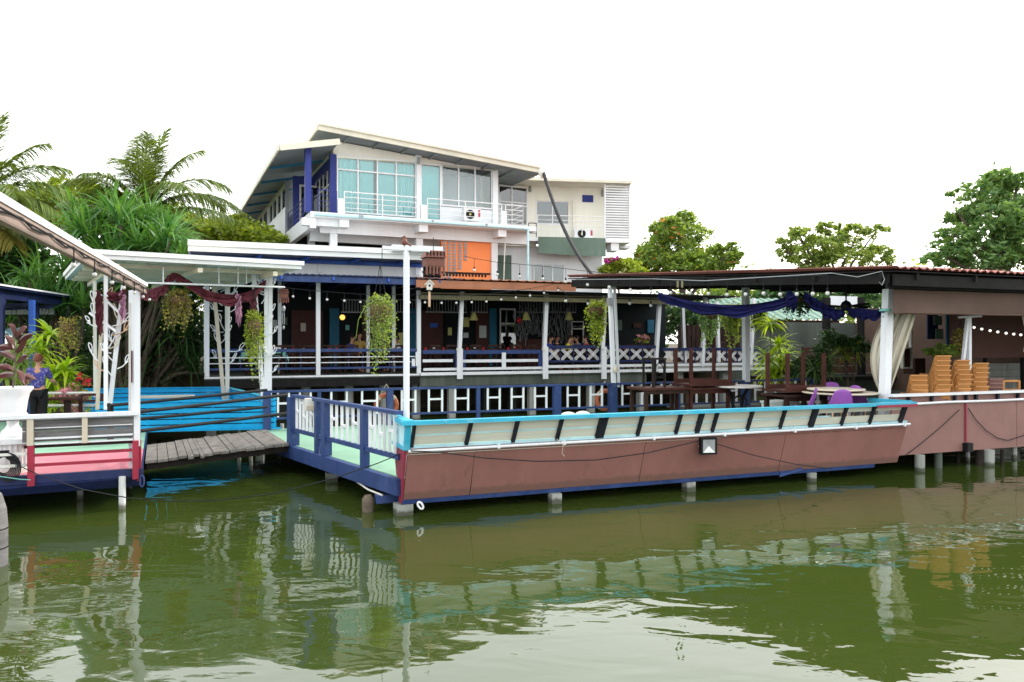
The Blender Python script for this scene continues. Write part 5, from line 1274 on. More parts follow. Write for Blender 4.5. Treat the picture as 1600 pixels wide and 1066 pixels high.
# ------------------------------------------------------------ dark roof over the right half of the deck
rf = thing('deck_roof', 'dark roof with red corrugated sheets over the right half of the deck', 'roof', D.P(12, 3, FZ))
NC = (D.a_at(1402, -.25), -.25, 4.02); FC = (D.a_at(886, 8.7), 8.7, D.z_at(431, D.a_at(886, 8.7), 8.7))
XE = 24.0  # roof run on past the view to keep light off the hall
def roofp(u, v, dz=0.0):
    a0 = NC[0] + (FC[0] - NC[0]) * v; b = NC[1] + (FC[1] - NC[1]) * v
    return D.P(a0 + (XE - a0) * u, b, NC[2] + (FC[2] - NC[2]) * v + .028 * math.cos(u * (XE - a0) * 32) + dz)
MB().grid(lambda u, v: roofp(u, v), 200, 8, (0, 0, -.018)).build('roof_sheet', 'roof_red', rf, smooth=True)
MB().grid(lambda u, v: D.P(*(lambda a0, b: (a0 + .04 + (XE - a0) * u, b + .03))(NC[0] + (FC[0] - NC[0]) * v, NC[1] + (FC[1] - NC[1]) * v), NC[2] + (FC[2] - NC[2]) * v - .07), 4, 6, (0, 0, -.02)).build('underlay', 'roof_dark', rf)
def rp_(a, b, dz): return D.P(a, b, NC[2] + (FC[2] - NC[2]) * (b - NC[1]) / (FC[1] - NC[1]) + dz)
for i in range(7):
    b = .1 + i * 1.35; a = NC[0] + (FC[0] - NC[0]) * (b - NC[1]) / (FC[1] - NC[1])
    MB().bar(rp_(a + .05, b, -.17), rp_(XE, b, -.17), .06, .14).build('purlin', 'roof_dark', rf)
MB().bar(rp_(NC[0] + .1, .0, -.22), rp_(FC[0] + .12, 8.6, -.22), .07, .20).build('edge_beam', 'roof_dark', rf)
MB().bar(D.P(NC[0] + .05, -.12, 3.78), D.P(XE, -.12, 3.78), .06, .22).build('front_beam', 'roof_dark', rf)
MB().bar(D.P(NC[0] + .05, .05, 3.68), D.P(XE, .05, 3.68), .06, .10).build('front_beam', 'roof_dark', rf)
for i in range(6):
    a = NC[0] + .6 + i * 1.6; MB().bar(D.P(a, -.2, 3.86), D.P(a - 1.2, 8.4, 4.22), .06, .12).build('rafter', 'roof_dark', rf)
def post(x0, y0, x1, y1, b, w, label=None):
    a0, a1 = D.a_at(x0, b), D.a_at(x1, b)
    MB().bar(D.P(a0, b, D.z_at(y0, a0, b)), D.P(a1, b, D.z_at(y1, a1, b)), w, w).build('post', 'white', rf)
post(1379, 700, 1388, 452, .55, .16); post(1388, 640, 1390, 590, .75, .05)
post(959, 605, 953, 446, FBB, .10); post(967, 605, 960, 446, FBB + .1, .06); post(1166, 612, 1165, 440, FBB, .16)
a = D.a_at(955, FBB - .1); MB().box(D, a - .12, a + .02, FBB - .2, FBB - .06, D.z_at(478, a, FBB), D.z_at(466, a, FBB)).build('junction_box', 'grey_metal', rf)
a = D.a_at(961, FBB - .1); MB().lathe(D.P(a, FBB - .12, D.z_at(577, a, FBB)), [(.06, -.06), (.07, 0), (.05, .07)], 8).build('lamp', 'table_cream', rf)
for x, y0, y1 in ((1058, 442, 452), (1065, 442, 452)):
    MB().box(D, D.a_at(x, 2.5), D.a_at(x + 2.5, 2.5), 2.5, 2.52, D.z_at(y1, 8, 2.5), D.z_at(y0, 8, 2.5)).build('roof_tab', 'olive_beam', rf)
MB().tube([px(1300, 427, 15.0), px(1340, 433, 14.8), px(1378, 424, 14.7), px(1382, 437, 14.7), px(1378, 446, 14.7), px(1374, 441, 14.7)], .008, 5).build('loose_wire', 'grey_metal', rf)
MB().tube([px(900, 437, 21.5), px(1020, 436, 19.3), px(1100, 439, 18.0), px(1200, 433, 16.6), px(1300, 427, 15.0)], .010, 5).build('conduit_pipe', 'grey_metal', rf)
MB().lathe(D.P(D.a_at(1383, .45), .45, D.z_at(484, 9.3, .45)), [(.115, -.02), (.115, .02)], 10).build('strap', 'teal_cloth', rf)
MB().box(D, 22.0, 22.1, .3, 13.0, .7, 3.9).build('light_block_wall', 'awning_brown', rf)  # wall added to keep side light out of the hall
# brown awning along the front
aw = thing('roller_awning', 'brown canvas awning hanging below the front of the dark roof', 'awning', D.P(11, .2, 3.2))
a0, a1 = D.a_at(1396, .15), XE; zt, zb_ = 3.62, D.z_at(489, a0, .15)
MB().grid(lambda u, v: D.P(a0 + (a1 - a0) * u, .15 - .05 * math.sin(u * 21) * v * v - .02 * math.sin(u * 60), zt + (zb_ - zt) * v), 60, 6, (0, .01, 0)).build('canvas', 'awning_brown', aw, smooth=True)
MB().tube([D.P(a0, .15, zb_), D.P(a1, .15, zb_)], .022, 6).build('hem_bar', 'awning_brown', aw)
# beige curtains
def curtain(label, fn, nu=40, nv=16):
    t = thing('curtain', label, 'curtain', fn(.5, 1.0)); MB().grid(fn, nu, nv, (0, .012, 0)).build('cloth', 'curtain_beige', t, smooth=True)
def cur1(u, v):
    # gathered at the post low down, spread along the awning at the top
    xl = 1383 - 26 * math.sin(min(1, v * 1.02) * math.pi) ** .8 + 6 * (1 - v) ; xr = 1432 - 47 * v ** 1.1
    x = xl + (xr - xl) * u; y = 488 + 140 * v
    return px(x, y, 15.78 + (.07 * math.sin(u * 15 + 2.2 * v) + .035 * math.sin(u * 31 + 1.3 * math.sin(v * 3)) + .015 * math.sin(u * 67)) * (1 - .25 * v))
curtain('beige curtain tied to the white roof post by the hull', cur1)
def cur2(u, v):
    x = 1596 + (30 * u) + 6 * math.sin(v * 2.6) * (1 - u); return px(x, 490 + 60 * v, 16.6 + .06 * math.sin(u * 20))
curtain('beige curtain at the right picture edge below the awning', cur2)
# blue cloth swags
sb = swag('cloth_swag', 'dark blue cloth swag along the left edge of the dark roof', arc(px(1028, 456, 19.2), px(1246, 456, 16.6), .32, 12), .24, 'cloth_blue')
swag('', '', arc(px(1256, 456, 16.6), px(1320, 482, 16.3), .10), .24, 'cloth_blue', roots=sb, seed=2)
swag('', '', [px(1229, 456, 16.6), px(1246, 458, 16.5)], .36, 'cloth_blue', roots=sb, seed=3)
swag('', '', arc(px(1325, 482, 16.5), px(1385, 480, 15.6), .04), .20, 'cloth_blue', roots=sb, seed=4)
# string lights
xs = [(725, 400), (741, 404), (777, 410), (812, 413), (848, 416), (884, 420), (918, 424), (952, 427), (985, 431), (1017, 433), (1048, 434), (1078, 434), (1107, 434), (1136, 435), (1165, 434), (1193, 432), (1219, 433), (1245, 432), (1270, 431), (1293, 430)]
def edge_d(x):
    lo, hi = 0.0, 1.0
    for _ in range(40):
        m_ = (lo + hi) / 2; p = D.P(NC[0] + (FC[0] - NC[0]) * m_ - .06, NC[1] + (FC[1] - NC[1]) * m_)
        if p.x / p.y * F + CX > x: lo = m_
        else: hi = m_
    return D.P(NC[0] + (FC[0] - NC[0]) * lo - .06, NC[1] + (FC[1] - NC[1]) * lo).y
def dd(x): return 24.5 + (edge_d(886) - .12 - 24.5) * (x - 725) / 160 if x < 885 else edge_d(x) - .12
pts = [px(x, y, dd(x)) for x, y in xs]
string('string of large clear bulbs along the edge of the dark roof', pts, pts[1:], .26, .045)
xs = [(440, 449), (458, 451), (484, 454), (511, 456), (538, 458), (563, 460), (590, 460), (640, 461), (664, 461), (690, 462), (713, 462), (737, 461), (760, 460), (783, 457), (806, 454), (828, 451), (850, 447), (872, 443)]
b_ = RF - 1.2
pts = [D.P(D.a_at(x, b_), b_, rz(x, y, b_)) for x, y in xs]
string('string of small clear bulbs hung along the restaurant eaves', pts, pts[1:], .14, .04)
xs = [(884, 458), (919, 462), (984, 461), (1017, 464), (1050, 466)]
pts = [px(x, y, 22.5 - (x - 884) * .012) for x, y in xs]
string('short string of bulbs beside the hanging plant at the roof post', [px(870, 448, 23)] + pts, pts, .12, .045)
xs = [(1522, 508), (1534, 510.5), (1547, 513), (1559, 515), (1572, 517), (1584, 518.5), (1595, 519.5), (1610, 519)]
pts = [px(x, y - 1.5, 17.0) for x, y in xs]
string('string of small white globe lights in front of the brown panel', [px(1516, 500, 17)] + pts, pts, .0, .03, 'globe_lit')

# ------------------------------------------------------------ things behind the right hull
w = thing('divider_screen', 'large flat brown divider screen behind the orange chairs', 'screen', D.P(13.5, 4, .7))
B4 = 4.2
MB().box(D, D.a_at(1486, B4), D.a_at(1640, B4), B4, B4 + .06, D.z_at(561, 14, B4), D.z_at(486, 14, B4)).build('panel', 'panel_brown', w)
for x in (1540, 1598): MB().box(D, D.a_at(x, B4 + .1) - .04, D.a_at(x, B4 + .1) + .04, B4 + .07, B4 + .15, .7, D.z_at(500, 14, B4)).build('leg', 'roof_dark', w)
w = thing('block_wall', 'grey block wall below the brown panel at the right', 'wall', D.P(14, 5, .7))
zt = D.z_at(563, 15, 5.2)
for r in range(6):
    for k in range(16):
        a = D.a_at(1535, 5.2) + k * .42 + (.21 if r % 2 else 0)
        MB().box(D, a, a + .41, 5.2, 5.35, .72 + r * .2, .72 + r * .2 + .19).build('block', 'concrete', w)
w = thing('pole_stand', 'white T-shaped pole stand behind the orange chair stacks', 'post', px(1510, 615, 16.8))
MB().bar(px(1514, 494, 16.8), px(1514, 640, 16.8), .075, .075).build('upright', 'white', w); MB().bar(px(1512, 497, 16.7), px(1501, 600, 16.7), .06, .06).build('brace', 'white', w)
MB().bar(px(1498, 496, 16.75), px(1533, 494, 16.75), .07, .045).build('crossbar', 'white', w)
# inner hall behind the right deck
ih = thing('inner_hall', 'dim maroon hall with railings seen through the right deck', 'building', D.P(12, 12, 1))
B5 = 13.0
def ib(name, mat, x0, x1, y0, y1, b0, b1, par=None): return fbox(D, par or ih, name, mat, x0, x1, y0, y1, b0, b1)
ib('rear_wall', 'wall_maroon', 1255, 1640, 542, 600, B5, B5 + .1); ib('rear_wall', 'concrete_dark', 1225, 1480, 505, 541.8, B5, B5 + .1)
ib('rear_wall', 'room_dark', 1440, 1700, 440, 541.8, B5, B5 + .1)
ib('window', 'house_white', 1298, 1340, 463, 480, B5 + 1, B5 + 1.05)
ib('floor', 'roof_dark', 1225, 1640, 586, 592, B5 - 2, B5)
ib('base_wall', 'concrete_dark', 1200, 1640, 592.5, 640, B5 - 1.6, B5 - 1.4)
for y in (559, 571, 583): ib('bar', 'grey_metal', 1262, 1395, y, y + 1, B5 - 2, B5 - 1.96)
for x in (1294, 1350, 1322): ib('bar_post', 'black', x, x + 2.5, 545, 586, B5 - 2.05, B5 - 1.97)
ib('column', 'roof_dark', 1291, 1298, 465, 586, B5 - 2.3, B5 - 2.1); ib('column', 'roof_dark', 1346, 1351, 465, 586, B5 - 2.3, B5 - 2.1)
ib('door_panel', 'teal_wall', 1480, 1486, 490, 560, 6.0, 6.05); ib('door_panel', 'red_wood', 1412, 1424, 545, 575, 8.0, 8.05)
for x0, x1, y0, y1 in ((1411, 1413, 515, 576), (1424, 1426, 515, 576), (1413.2, 1423.8, 543, 545), (1413.2, 1423.8, 574, 576)): ib('door_frame', 'white_old', x0, x1, y0, y1, 7.95, 8.06)
ib('poster', 'navy', 1450, 1466, 492, 530, 8.2, 8.25); ib('poster', 'grey_green_sheet', 1460, 1472, 494, 508, 8.1, 8.15); ib('poster', 'grey_green_sheet', 1463, 1474, 514, 530, 8.1, 8.15)
ib('cabinet', 'dark_wood', 1430, 1446, 560, 585, 9, 9.5); ib('cabinet', 'wall_maroon', 1445, 1485, 535, 600, 10, 10.5)
ib('screen_wall', 'room_dark', 1395, 1490, 470, 600, 11.2, 11.3)
for x in range(1060, 1190, 7): ib('fence_slat', 'dark_wood', x, x + 5.5, 508, 566, B5 + 4.2, B5 + 4.25)
# green roofed building
gr = thing('green_roofed_hut', 'hut with pale green corrugated roof beyond the palm', 'building', px(1230, 560, 36))
g = Frame(*px(1175, 500, 34).xy, 6)
mb = MB(); mb.grid(lambda u, v: g.P(-1 + 5.3 * u, 3.5 * v, px(0, 498, 34).z + 1.1 * v + .03 * math.cos(u * 90)), 120, 2, (0, 0, -.03)); mb.build('roof', 'green_roof', gr, smooth=True)
MB().box(g, -.9, 4.2, .2, .3, px(0, 507, 34).z, px(0, 500, 34).z).build('eave_board', 'wall_maroon', gr)
MB().box(g, -.8, 4.1, .6, .7, .8, px(0, 508, 34).z).build('wall', 'concrete_dark', gr)

# ------------------------------------------------------------ furniture on the deck
def make_table(name, label, w, d, h, leg, mat, top=None, cat='table', group=None):
    t = thing(name, label, cat, (0, 0, 0), group)
    MB().box(W0, -w / 2, w / 2, -d / 2, d / 2, h - .05, h).build('top', top or mat, t, local=True)
    MB().box(W0, -w / 2 + .06, w / 2 - .06, -d / 2 + .05, -d / 2 + .08, h - .14, h - .052).build('apron', mat, t, local=True)
    MB().box(W0, -w / 2 + .06, w / 2 - .06, d / 2 - .08, d / 2 - .05, h - .14, h - .052).build('apron', mat, t, local=True)
    for sx in (-1, 1):
        for sy in (-1, 1):
            MB().box(W0, sx * (w / 2 - .09) - leg / 2, sx * (w / 2 - .09) + leg / 2, sy * (d / 2 - .09) - leg / 2, sy * (d / 2 - .09) + leg / 2, 0, h - .052).build('leg', mat, t, local=True)
    return t
def place(t, p, rz_=0.0, flip=False):
    t.location = p; t.rotation_euler = (math.pi if flip else 0, 0, rz_); return t
ang = D.ang
def gpos(x, d, z): q = px(x, 600, d); return (q.x, q.y, z)
TW = 'stacked brown wooden tables on the deck'
t = place(make_table('wooden_table', 'brown table standing upright below the small dark stool', 1.25, .8, 1.0, .07, 'dark_wood', 'red_wood', group=TW), gpos(1030, 17.6, FZ), ang)
t = place(make_table('wooden_table', 'brown table upside down with its legs up, left of the white post', 1.25, .8, .85, .066, 'red_wood', group=TW), gpos(1098, 18.0, 1.52 + .90), ang, True)
t = place(make_table('wooden_table', 'brown table standing below the upside-down one left of the white post', 1.2, .75, .98, .066, 'red_wood', group=TW), gpos(1097, 18.0, FZ), ang)
t = place(make_table('wooden_table', 'brown table upside down with its legs up, in front of the bright palm', 1.15, .8, .82, .066, 'red_wood', group=TW), gpos(1243, 16.6, 1.48 + .86), ang, True)
t = place(make_table('wooden_table', 'brown table standing upright in front of the bright palm', 1.2, .8, .92, .085, 'dark_wood', group=TW), gpos(1243, 16.6, FZ), ang)
def stool(label, p):
    t = thing('metal_stool', label, 'stool', p)
    MB().box(W0, -.2, .2, -.2, .2, .62, .66).build('seat', 'black_wood', t, local=True)
    for sx in (-1, 1):
        for sy in (-1, 1): MB().box(W0, sx * .17 - .02, sx * .17 + .02, sy * .17 - .02, sy * .17 + .02, 0, .618).build('leg', 'black_wood', t, local=True)
    mb = MB(); mb.tube([(.12 * math.cos(q), -.19, .38 + .16 * math.sin(q)) for q in [2 * math.pi * k / 12 for k in range(13)]], .012, 5, cap=False); mb.build('scroll', 'black', t, local=True)
    MB().box(W0, -.15, .15, -.18, -.16, .2, .23).build('stretcher', 'black_wood', t, local=True)
    t.rotation_euler = (0, 0, .5)
stool('small black stool standing on the brown table with scroll ironwork', gpos(1022, 17.6, 1.553))
# round marble table
t = thing('marble_table', 'small marble-topped table with black iron legs by the white post', 'table', gpos(1152, 18.0, FZ))
c = t.location.copy()
MB().lathe((c.x, c.y, 1.52), [(.57, 0), (.58, .02), (.57, .04)], 28).build('top', 'marble', t)
for k in range(4):
    q = k * math.pi / 2 + .4; v = Vector((math.cos(q), math.sin(q), 0))
    MB().tube([c + v * .30, c + v * .12 + Vector((0, 0, .4)), c + v * .16 + Vector((0, 0, .7)), c + v * .34 + Vector((0, 0, .96))], .03, 6).build('leg', 'black', t)
mb = MB(); mb.tube([c + Vector((.16 * math.cos(q), -.2, .62 + .16 * math.sin(q))) for q in [2 * math.pi * k / 14 for k in range(15)]], .022, 6, cap=False); mb.build('iron_ring', 'black', t)
# round table with purple chairs
pf = MB().box(D, 7.4, 9.75, .35, 5.2, FZ + .001, .80)
tag(pf.build('raised_platform', 'dark_wood'), 'low dark timber platform under the cream round table', 'platform')
rtb = thing('round_table', 'round cream table with a turntable between the purple chairs', 'table', gpos(1312, 15.9, .802))
c = rtb.location.copy(); zt = px(0, 612, 15.9).z
MB().lathe((c.x, c.y, zt - .035), [(.73, 0), (.74, .015), (.73, .03)], 36).build('top', 'table_cream', rtb)
MB().lathe((c.x - .08, c.y, zt), [(.10, 0), (.10, .035)], 16).build('swivel', 'black', rtb)
MB().lathe((c.x - .08, c.y, zt + .036), [(.56, 0), (.57, .012), (.56, .03)], 36).build('turntable', 'table_cream', rtb)
for sx in (-1, 1): MB().tube([c + Vector((sx * .45, 0, 0)), c + Vector((sx * .45, 0, zt - .802 - .04))], .03, 8).build('leg', 'grey_metal', rtb)
for sx in (-1, 1): MB().tube([c + Vector((0, sx * .45, 0)), c + Vector((0, sx * .45, zt - .802 - .04))], .03, 8).build('leg', 'grey_metal', rtb)
def shell_chair(name, label, p, rz_, mat, legmat='pale_wood', group=None, hs_=.44):
    t = thing(name, label, 'chair', p, group); t.rotation_euler = (0, 0, rz_)
    def fn(u, v):   # one moulded shell: seat at v<.5, back at v>.5; faces -y
        x = (u - .5) * 2
        if v < .5:
            f = v / .5; w = .21 + .02 * f; y = -.20 + .36 * f; z = hs_ + .035 * x * x - .02 * math.sin(f * 3.1)
        else:
            f = (v - .5) / .5; w = .23 * (1 - .35 * f ** 2.2); y = .16 + .05 * math.sin(f * 1.6) + .04 * f - .05 * x * x * (1 - f); z = hs_ + .01 + .40 * f - .04 * f * x * x
        return (x * w, y, z)
    MB().grid(fn, 12, 20, (0, .008, -.012)).build('shell', mat, t, smooth=True, local=True)
    for sx in (-1, 1):
        for sy in (-1, 1): MB().tube([(sx * .13, sy * .12, hs_ - .02), (sx * .21, sy * .2, 0)], .017, 6, .011).build('leg', legmat, t, local=True)
    MB().tube([(-.17, -.16, hs_ * .5), (.17, .16, hs_ * .5)], .008, 5).build('brace', 'black', t, local=True); MB().tube([(.17, -.16, hs_ * .5), (-.17, .16, hs_ * .5)], .008, 5).build('brace', 'black', t, local=True)
    return t
GP = 'purple chairs round the cream table'
for x, d, rz_, l in ((1308, 14.85, math.pi, 'purple shell chair seen from behind in front of the cream table'), (1254, 15.2, math.pi + 1.0, 'purple shell chair seen sideways at the left of the cream table'), (1352, 16.0, math.pi - 1.25, 'purple shell chair at the right of the cream table by the curtain'), (1306, 17.0, 0, 'purple shell chair on the far side of the cream table')):
    shell_chair('shell_chair', l, gpos(x, d, .803), rz_, 'chair_purple', group=GP, hs_=.47)
# white chairs
for x, d, l in ((887, 17.4, 'white plastic chair, left of the pair by the far railing'), (909, 17.6, 'white plastic chair, right of the pair by the far railing')):
    shell_chair('plastic_chair', l, gpos(x, d, FZ + .002), math.pi, 'chair_white', 'chair_white', 'white plastic chairs', .06)
# orange chairs in stacks
def make_orange():
    t = thing('stacking_chair', '', 'chair')
    back = MB()
    w = .185
    def bkp(x, v): return (x * (w + .02 * (1 - v)), .16 + .18 * v - .02 * x * x, .42 + .40 * v)
    # back: rails and slots as real openings
    for v0, v1 in ((.0, .18), (.26, .40), (.48, .62), (.72, 1.0)):
        MB().grid(lambda u, v: bkp((u - .5) * 1.7, v0 + (v1 - v0) * v), 6, 2, (0, -.02, 0)).build('back_slat', 'chair_orange', t, smooth=True, local=True)
    for s in (-1, 1):
        MB().grid(lambda u, v: bkp(s * (.84 + .2 * u), v), 2, 6, (0, -.03, -.005)).build('back_upright', 'chair_orange', t, smooth=True, local=True)
    MB().bar(Vector(bkp(-.98, 1.0)) + Vector((0, .012, -.012)), Vector(bkp(.98, 1.0)) + Vector((0, .012, -.012)), .032, .024).build('shade_lip', 'chair_orange', t, local=True)  # lip invented to draw a shade line between stacked backs
    MB().grid(lambda u, v: ((u - .5) * .42, -.22 + .42 * v, .42 + .015 * math.cos(u * 6.28)), 6, 4, (0, 0, -.025)).build('seat', 'chair_orange', t, smooth=True, local=True)
    for sx in (-1, 1):
        for sy in (-1, 1): MB().bar((sx * .18, sy * .18, .40), (sx * .215, sy * .225, 0), .045, .045).build('leg', 'chair_orange', t, local=True)
        MB().grid(lambda u, v: (sx * (.205 + .012 * v), -.2 + .40 * u, .40 - .16 * v), 2, 2, (sx * .012, 0, 0)).build('side_skirt', 'chair_orange', t, local=True)
    MB().grid(lambda u, v: ((u - .5) * .42, .205 + .02 * v, .41 - .17 * v), 2, 2, (0, .012, 0)).build('back_skirt', 'chair_orange', t, local=True)
    return t
oc = make_orange(); oc.scale = (.86, .95, 1.0); first = [True]
def put_orange(label, p, rz_, grp):
    t = oc if first[0] else copy_tree(oc)
    first[0] = False
    t['label'] = label; t['group'] = grp; t.location = Vector(p) + Vector((random.uniform(-.014, .014), random.uniform(-.014, .014), 0)); t.rotation_euler = (0, 0, rz_ + random.uniform(-.035, .035))
RZ2 = .70
for x, d, n, nm_, rz_ in ((1459, 16.0, 9, 'tallest stack', math.pi + .1), (1490, 16.3, 8, 'middle stack', math.pi + .14), (1518, 16.6, 8, 'right-hand stack', math.pi + .1), (1428, 15.9, 5, 'low slotted stack by the curtain', math.pi - .12)):
    for k in range(n):
        put_orange('orange plastic chair, %s from the bottom of the %s' % (ORD[k] if k else 'lowest', nm_) if k < n - 1 else 'orange plastic chair on top of the %s' % nm_, gpos(x, d, RZ2 + .002 + k * .098 - (.07 if nm_.startswith('right') else 0)), rz_, 'stacked orange chairs')
for i, (x, d) in enumerate(((1531, 17.4), (1547, 17.7))):
    pass
# brown chairs and wooden frames behind the stacks
for k in range(4):
    t = copy_tree(oc); t.name = 'brown_chair'; t['label'] = 'brown plastic chair, %s in the short stack beside the orange ones' % (('lowest', 'second', 'third', 'topmost')[k]); t['group'] = 'stacked brown chairs'
    t.location = gpos(1540, 16.9, RZ2 + k * .09); t.rotation_euler = (0, 0, math.pi + .1)
    for ch in t.children:
        ch.data = ch.data.copy(); ch.data.materials[0] = M['hull_brown_pale']
for i, x in enumerate((1545, 1570)):
    t = thing('wooden_chair', ('orange-brown wooden chair with open back behind the brown stack', 'orange-brown wooden chair with open square back, rightmost chair')[i], 'chair', gpos(x, 17.4, RZ2), 'open backed wooden chairs')
    t.rotation_euler = (0, 0, math.pi + .1); m_ = 'chair_orange'
    for sx in (-1, 1):
        MB().box(W0, sx * .19 - .022, sx * .19 + .022, .17, .21, 0, 1.02).build('back_leg', m_, t, local=True); MB().box(W0, sx * .19 - .022, sx * .19 + .022, -.21, -.17, 0, .44).build('front_leg', m_, t, local=True)
    for z in (.98, .78): MB().box(W0, -.167, .167, .175, .205, z, z + .05).build('back_rail', m_, t, local=True)
    MB().box(W0, -.21, .21, -.21, .165, .442, .475).build('seat', m_, t, local=True)
# pots by the brown tables
t = thing('pale_pot', 'pale green square planter under the upside-down table', 'planter', gpos(1218, 17.2, FZ))
c = t.location.copy(); g2 = Frame(c.x, c.y, 35)
mb = MB(); mb.hexa([g2.P(-.22, -.22, FZ), g2.P(.22, -.22, FZ), g2.P(.22, .22, FZ), g2.P(-.22, .22, FZ), g2.P(-.28, -.28, 1.22), g2.P(.28, -.28, 1.22), g2.P(.28, .28, 1.22), g2.P(-.28, .28, 1.22)]); mb.build('body', 'poster', t)
MB().box(g2, -.30, .30, -.30, .30, 1.222, 1.26).build('rim', 'poster', t)
# fans
def fan(label, x, y, d, tilt=0.3, r=.42):
    c = px(x, y, d); t = thing('ceiling_fan', label, 'fan', c)
    MB().lathe(c, [(.03, -.12), (.11, -.08), (.13, 0), (.09, .08), (.03, .12)], 14).build('motor', 'black', t, smooth=True)
    for k in range(3):
        q = tilt + k * 2.094; v = Vector((math.cos(q), math.sin(q), 0)); s = Vector((-v.y, v.x, .35)).normalized()
        mb = MB(); mb.grid(lambda a, b: c + v * (.12 + (r + .35) * a) + s * (.20 * math.sin(math.pi * min(1, a * .8 + .1))) * (b - .5), 8, 3, (0, 0, -.012)); mb.build('blade', 'roof_dark', t, smooth=True)
    MB().tube([c, Vector((c.x, c.y, 4.2))], .018, 6).build('rod', 'black', t)
fan('black ceiling fan under the right end of the dark roof', 1322, 478, 17.5, .6, .5)
# ------------------------------------------------------------ vegetation
def mesh_np(name, verts, faces, mat, parent, smooth=False):
    me = bpy.data.meshes.new(name)
    v = np.asarray(verts, dtype=np.float32); f = np.asarray(faces, dtype=np.int32)
    k = f.shape[1]
    me.vertices.add(len(v)); me.vertices.foreach_set('co', v.ravel())
    me.loops.add(f.size); me.loops.foreach_set('vertex_index', f.ravel())
    me.polygons.add(len(f)); me.polygons.foreach_set('loop_start', np.arange(0, f.size, k, dtype=np.int32)); me.polygons.foreach_set('loop_total', np.full(len(f), k, dtype=np.int32))
    me.update(calc_edges=True); me.validate()
    me.materials.append(M[mat])
    if smooth: me.polygons.foreach_set('use_smooth', np.ones(len(f), dtype=bool))
    o = bpy.data.objects.new(name, me); COL.objects.link(o)
    if parent is not None: o.parent = parent
    return o

def leaves(centres, size, aspect=.45, up=.3, droop=None):
    """one folded, pointed leaf (two quads meeting on the midrib) at every centre, each turned its own way"""
    n = len(centres)
    d = rng.normal(size=(n, 3)); d[:, 2] = d[:, 2] * .6 - (droop or 0); d /= np.linalg.norm(d, axis=1)[:, None]
    r = rng.normal(size=(n, 3)); r[:, 2] += up; s = np.cross(d, r); s /= np.linalg.norm(s, axis=1)[:, None] + 1e-9
    nn = np.cross(s, d)
    L_ = size * rng.uniform(.65, 1.3, (n, 1)); w = L_ * aspect * .5
    p0 = centres - d * L_ * .5; tip = centres + d * L_ * .5
    m1 = centres - d * L_ * .08 + s * w - nn * w * .35; m2 = centres - d * L_ * .08 - s * w - nn * w * .35
    v = np.stack([p0, m1, tip, m2], axis=1).reshape(-1, 3)
    b = np.arange(n)[:, None] * 4
    f = np.concatenate([b + np.array([[0, 1, 2]]), b + np.array([[0, 2, 3]])], axis=0)
    return v, f

def crown_points(blobs, n, clump=.28, per=26):
    """points in clumps near the skin of each lobe; blobs are (centre, radii)"""
    out = []; more = []
    for c, r in blobs:                       # smaller lobes round every lobe make the outline uneven
        for _ in range(6):
            q = rng.normal(size=3); q /= np.linalg.norm(q); q[2] = abs(q[2]) * .9 - .2
            k = rng.uniform(.28, .5)
            more.append((tuple(np.array(c) + q * np.array(r) * rng.uniform(.85, 1.15)), tuple(np.array(r) * k)))
    blobs = list(blobs) + more
    vol = np.array([r[0] * r[1] * r[2] for c, r in blobs]) ** .7; vol /= vol.sum()
    for (c, r), q in zip(blobs, vol):
        m = int(n * q); nc = max(4, m // per)
        dv = rng.normal(size=(nc, 3)); dv /= np.linalg.norm(dv, axis=1)[:, None]
        rad = rng.uniform(.35, 1.0, (nc, 1)) ** .55
        cc = np.array(c) + dv * rad * np.array(r) * rng.uniform(.85, 1.12, (nc, 1))
        k = rng.integers(0, nc, m)
        s = clump * min(r)
        out.append(cc[k] + rng.normal(size=(m, 3)) * np.array([s, s, s * .7]))
    return np.concatenate(out)

def limb_set(root, base, top, blobs, r0, mat='bark'):
    base, top = Vector(base), Vector(top)
    mid = base.lerp(top, .5) + Vector((.15, .1, 0))
    MB().tube([base, mid, top], r0, 8, r0 * .55).build('trunk', mat, root, smooth=True)
    off = Vector(root.location)
    for i, (c, r) in enumerate(blobs):
        for _q in range(3):
            e_ = Vector(c) + Vector((random.uniform(-1, 1) * r[0], random.uniform(-1, 1) * r[1], random.uniform(-.2, 1) * r[2])) * .6
            MB().tube([Vector(c), Vector(c).lerp(e_, .5) + Vector((0, 0, .1)), e_], r0 * .14, 5, r0 * .03).build('branch', mat, root, smooth=True)
        s = top.lerp(base, random.uniform(0, .35)); c = Vector(c)
        m = s.lerp(c, .5) + Vector((random.uniform(-.2, .2), random.uniform(-.2, .2), .15))
        MB().tube([s, m, c, c + (c - m) * .12], r0 * .42, 6, r0 * .08).build('limb', mat, root, smooth=True)

def tree(label, base, top, blobs, n, size, mat, r0=.2, clump=.28, aspect=.5, name='tree', group=None, droop=None, cat='tree'):
    t = thing(name, label, cat, base, group)
    limb_set(t, base, top, blobs, r0)
    P_ = crown_points(blobs, n, clump) - np.array(base)
    v, f = leaves(P_, size, aspect, droop=droop)
    mesh_np('crown', v, f, mat, t)
    return t

def pblob(x, y, d, rx, ry, rd=None):
    """a lobe given by its pixel centre and pixel radii at distance d"""
    c = px(x, y, d); return (tuple(c), (rx * d / F, (rd if rd else rx * d / F), ry * d / F))

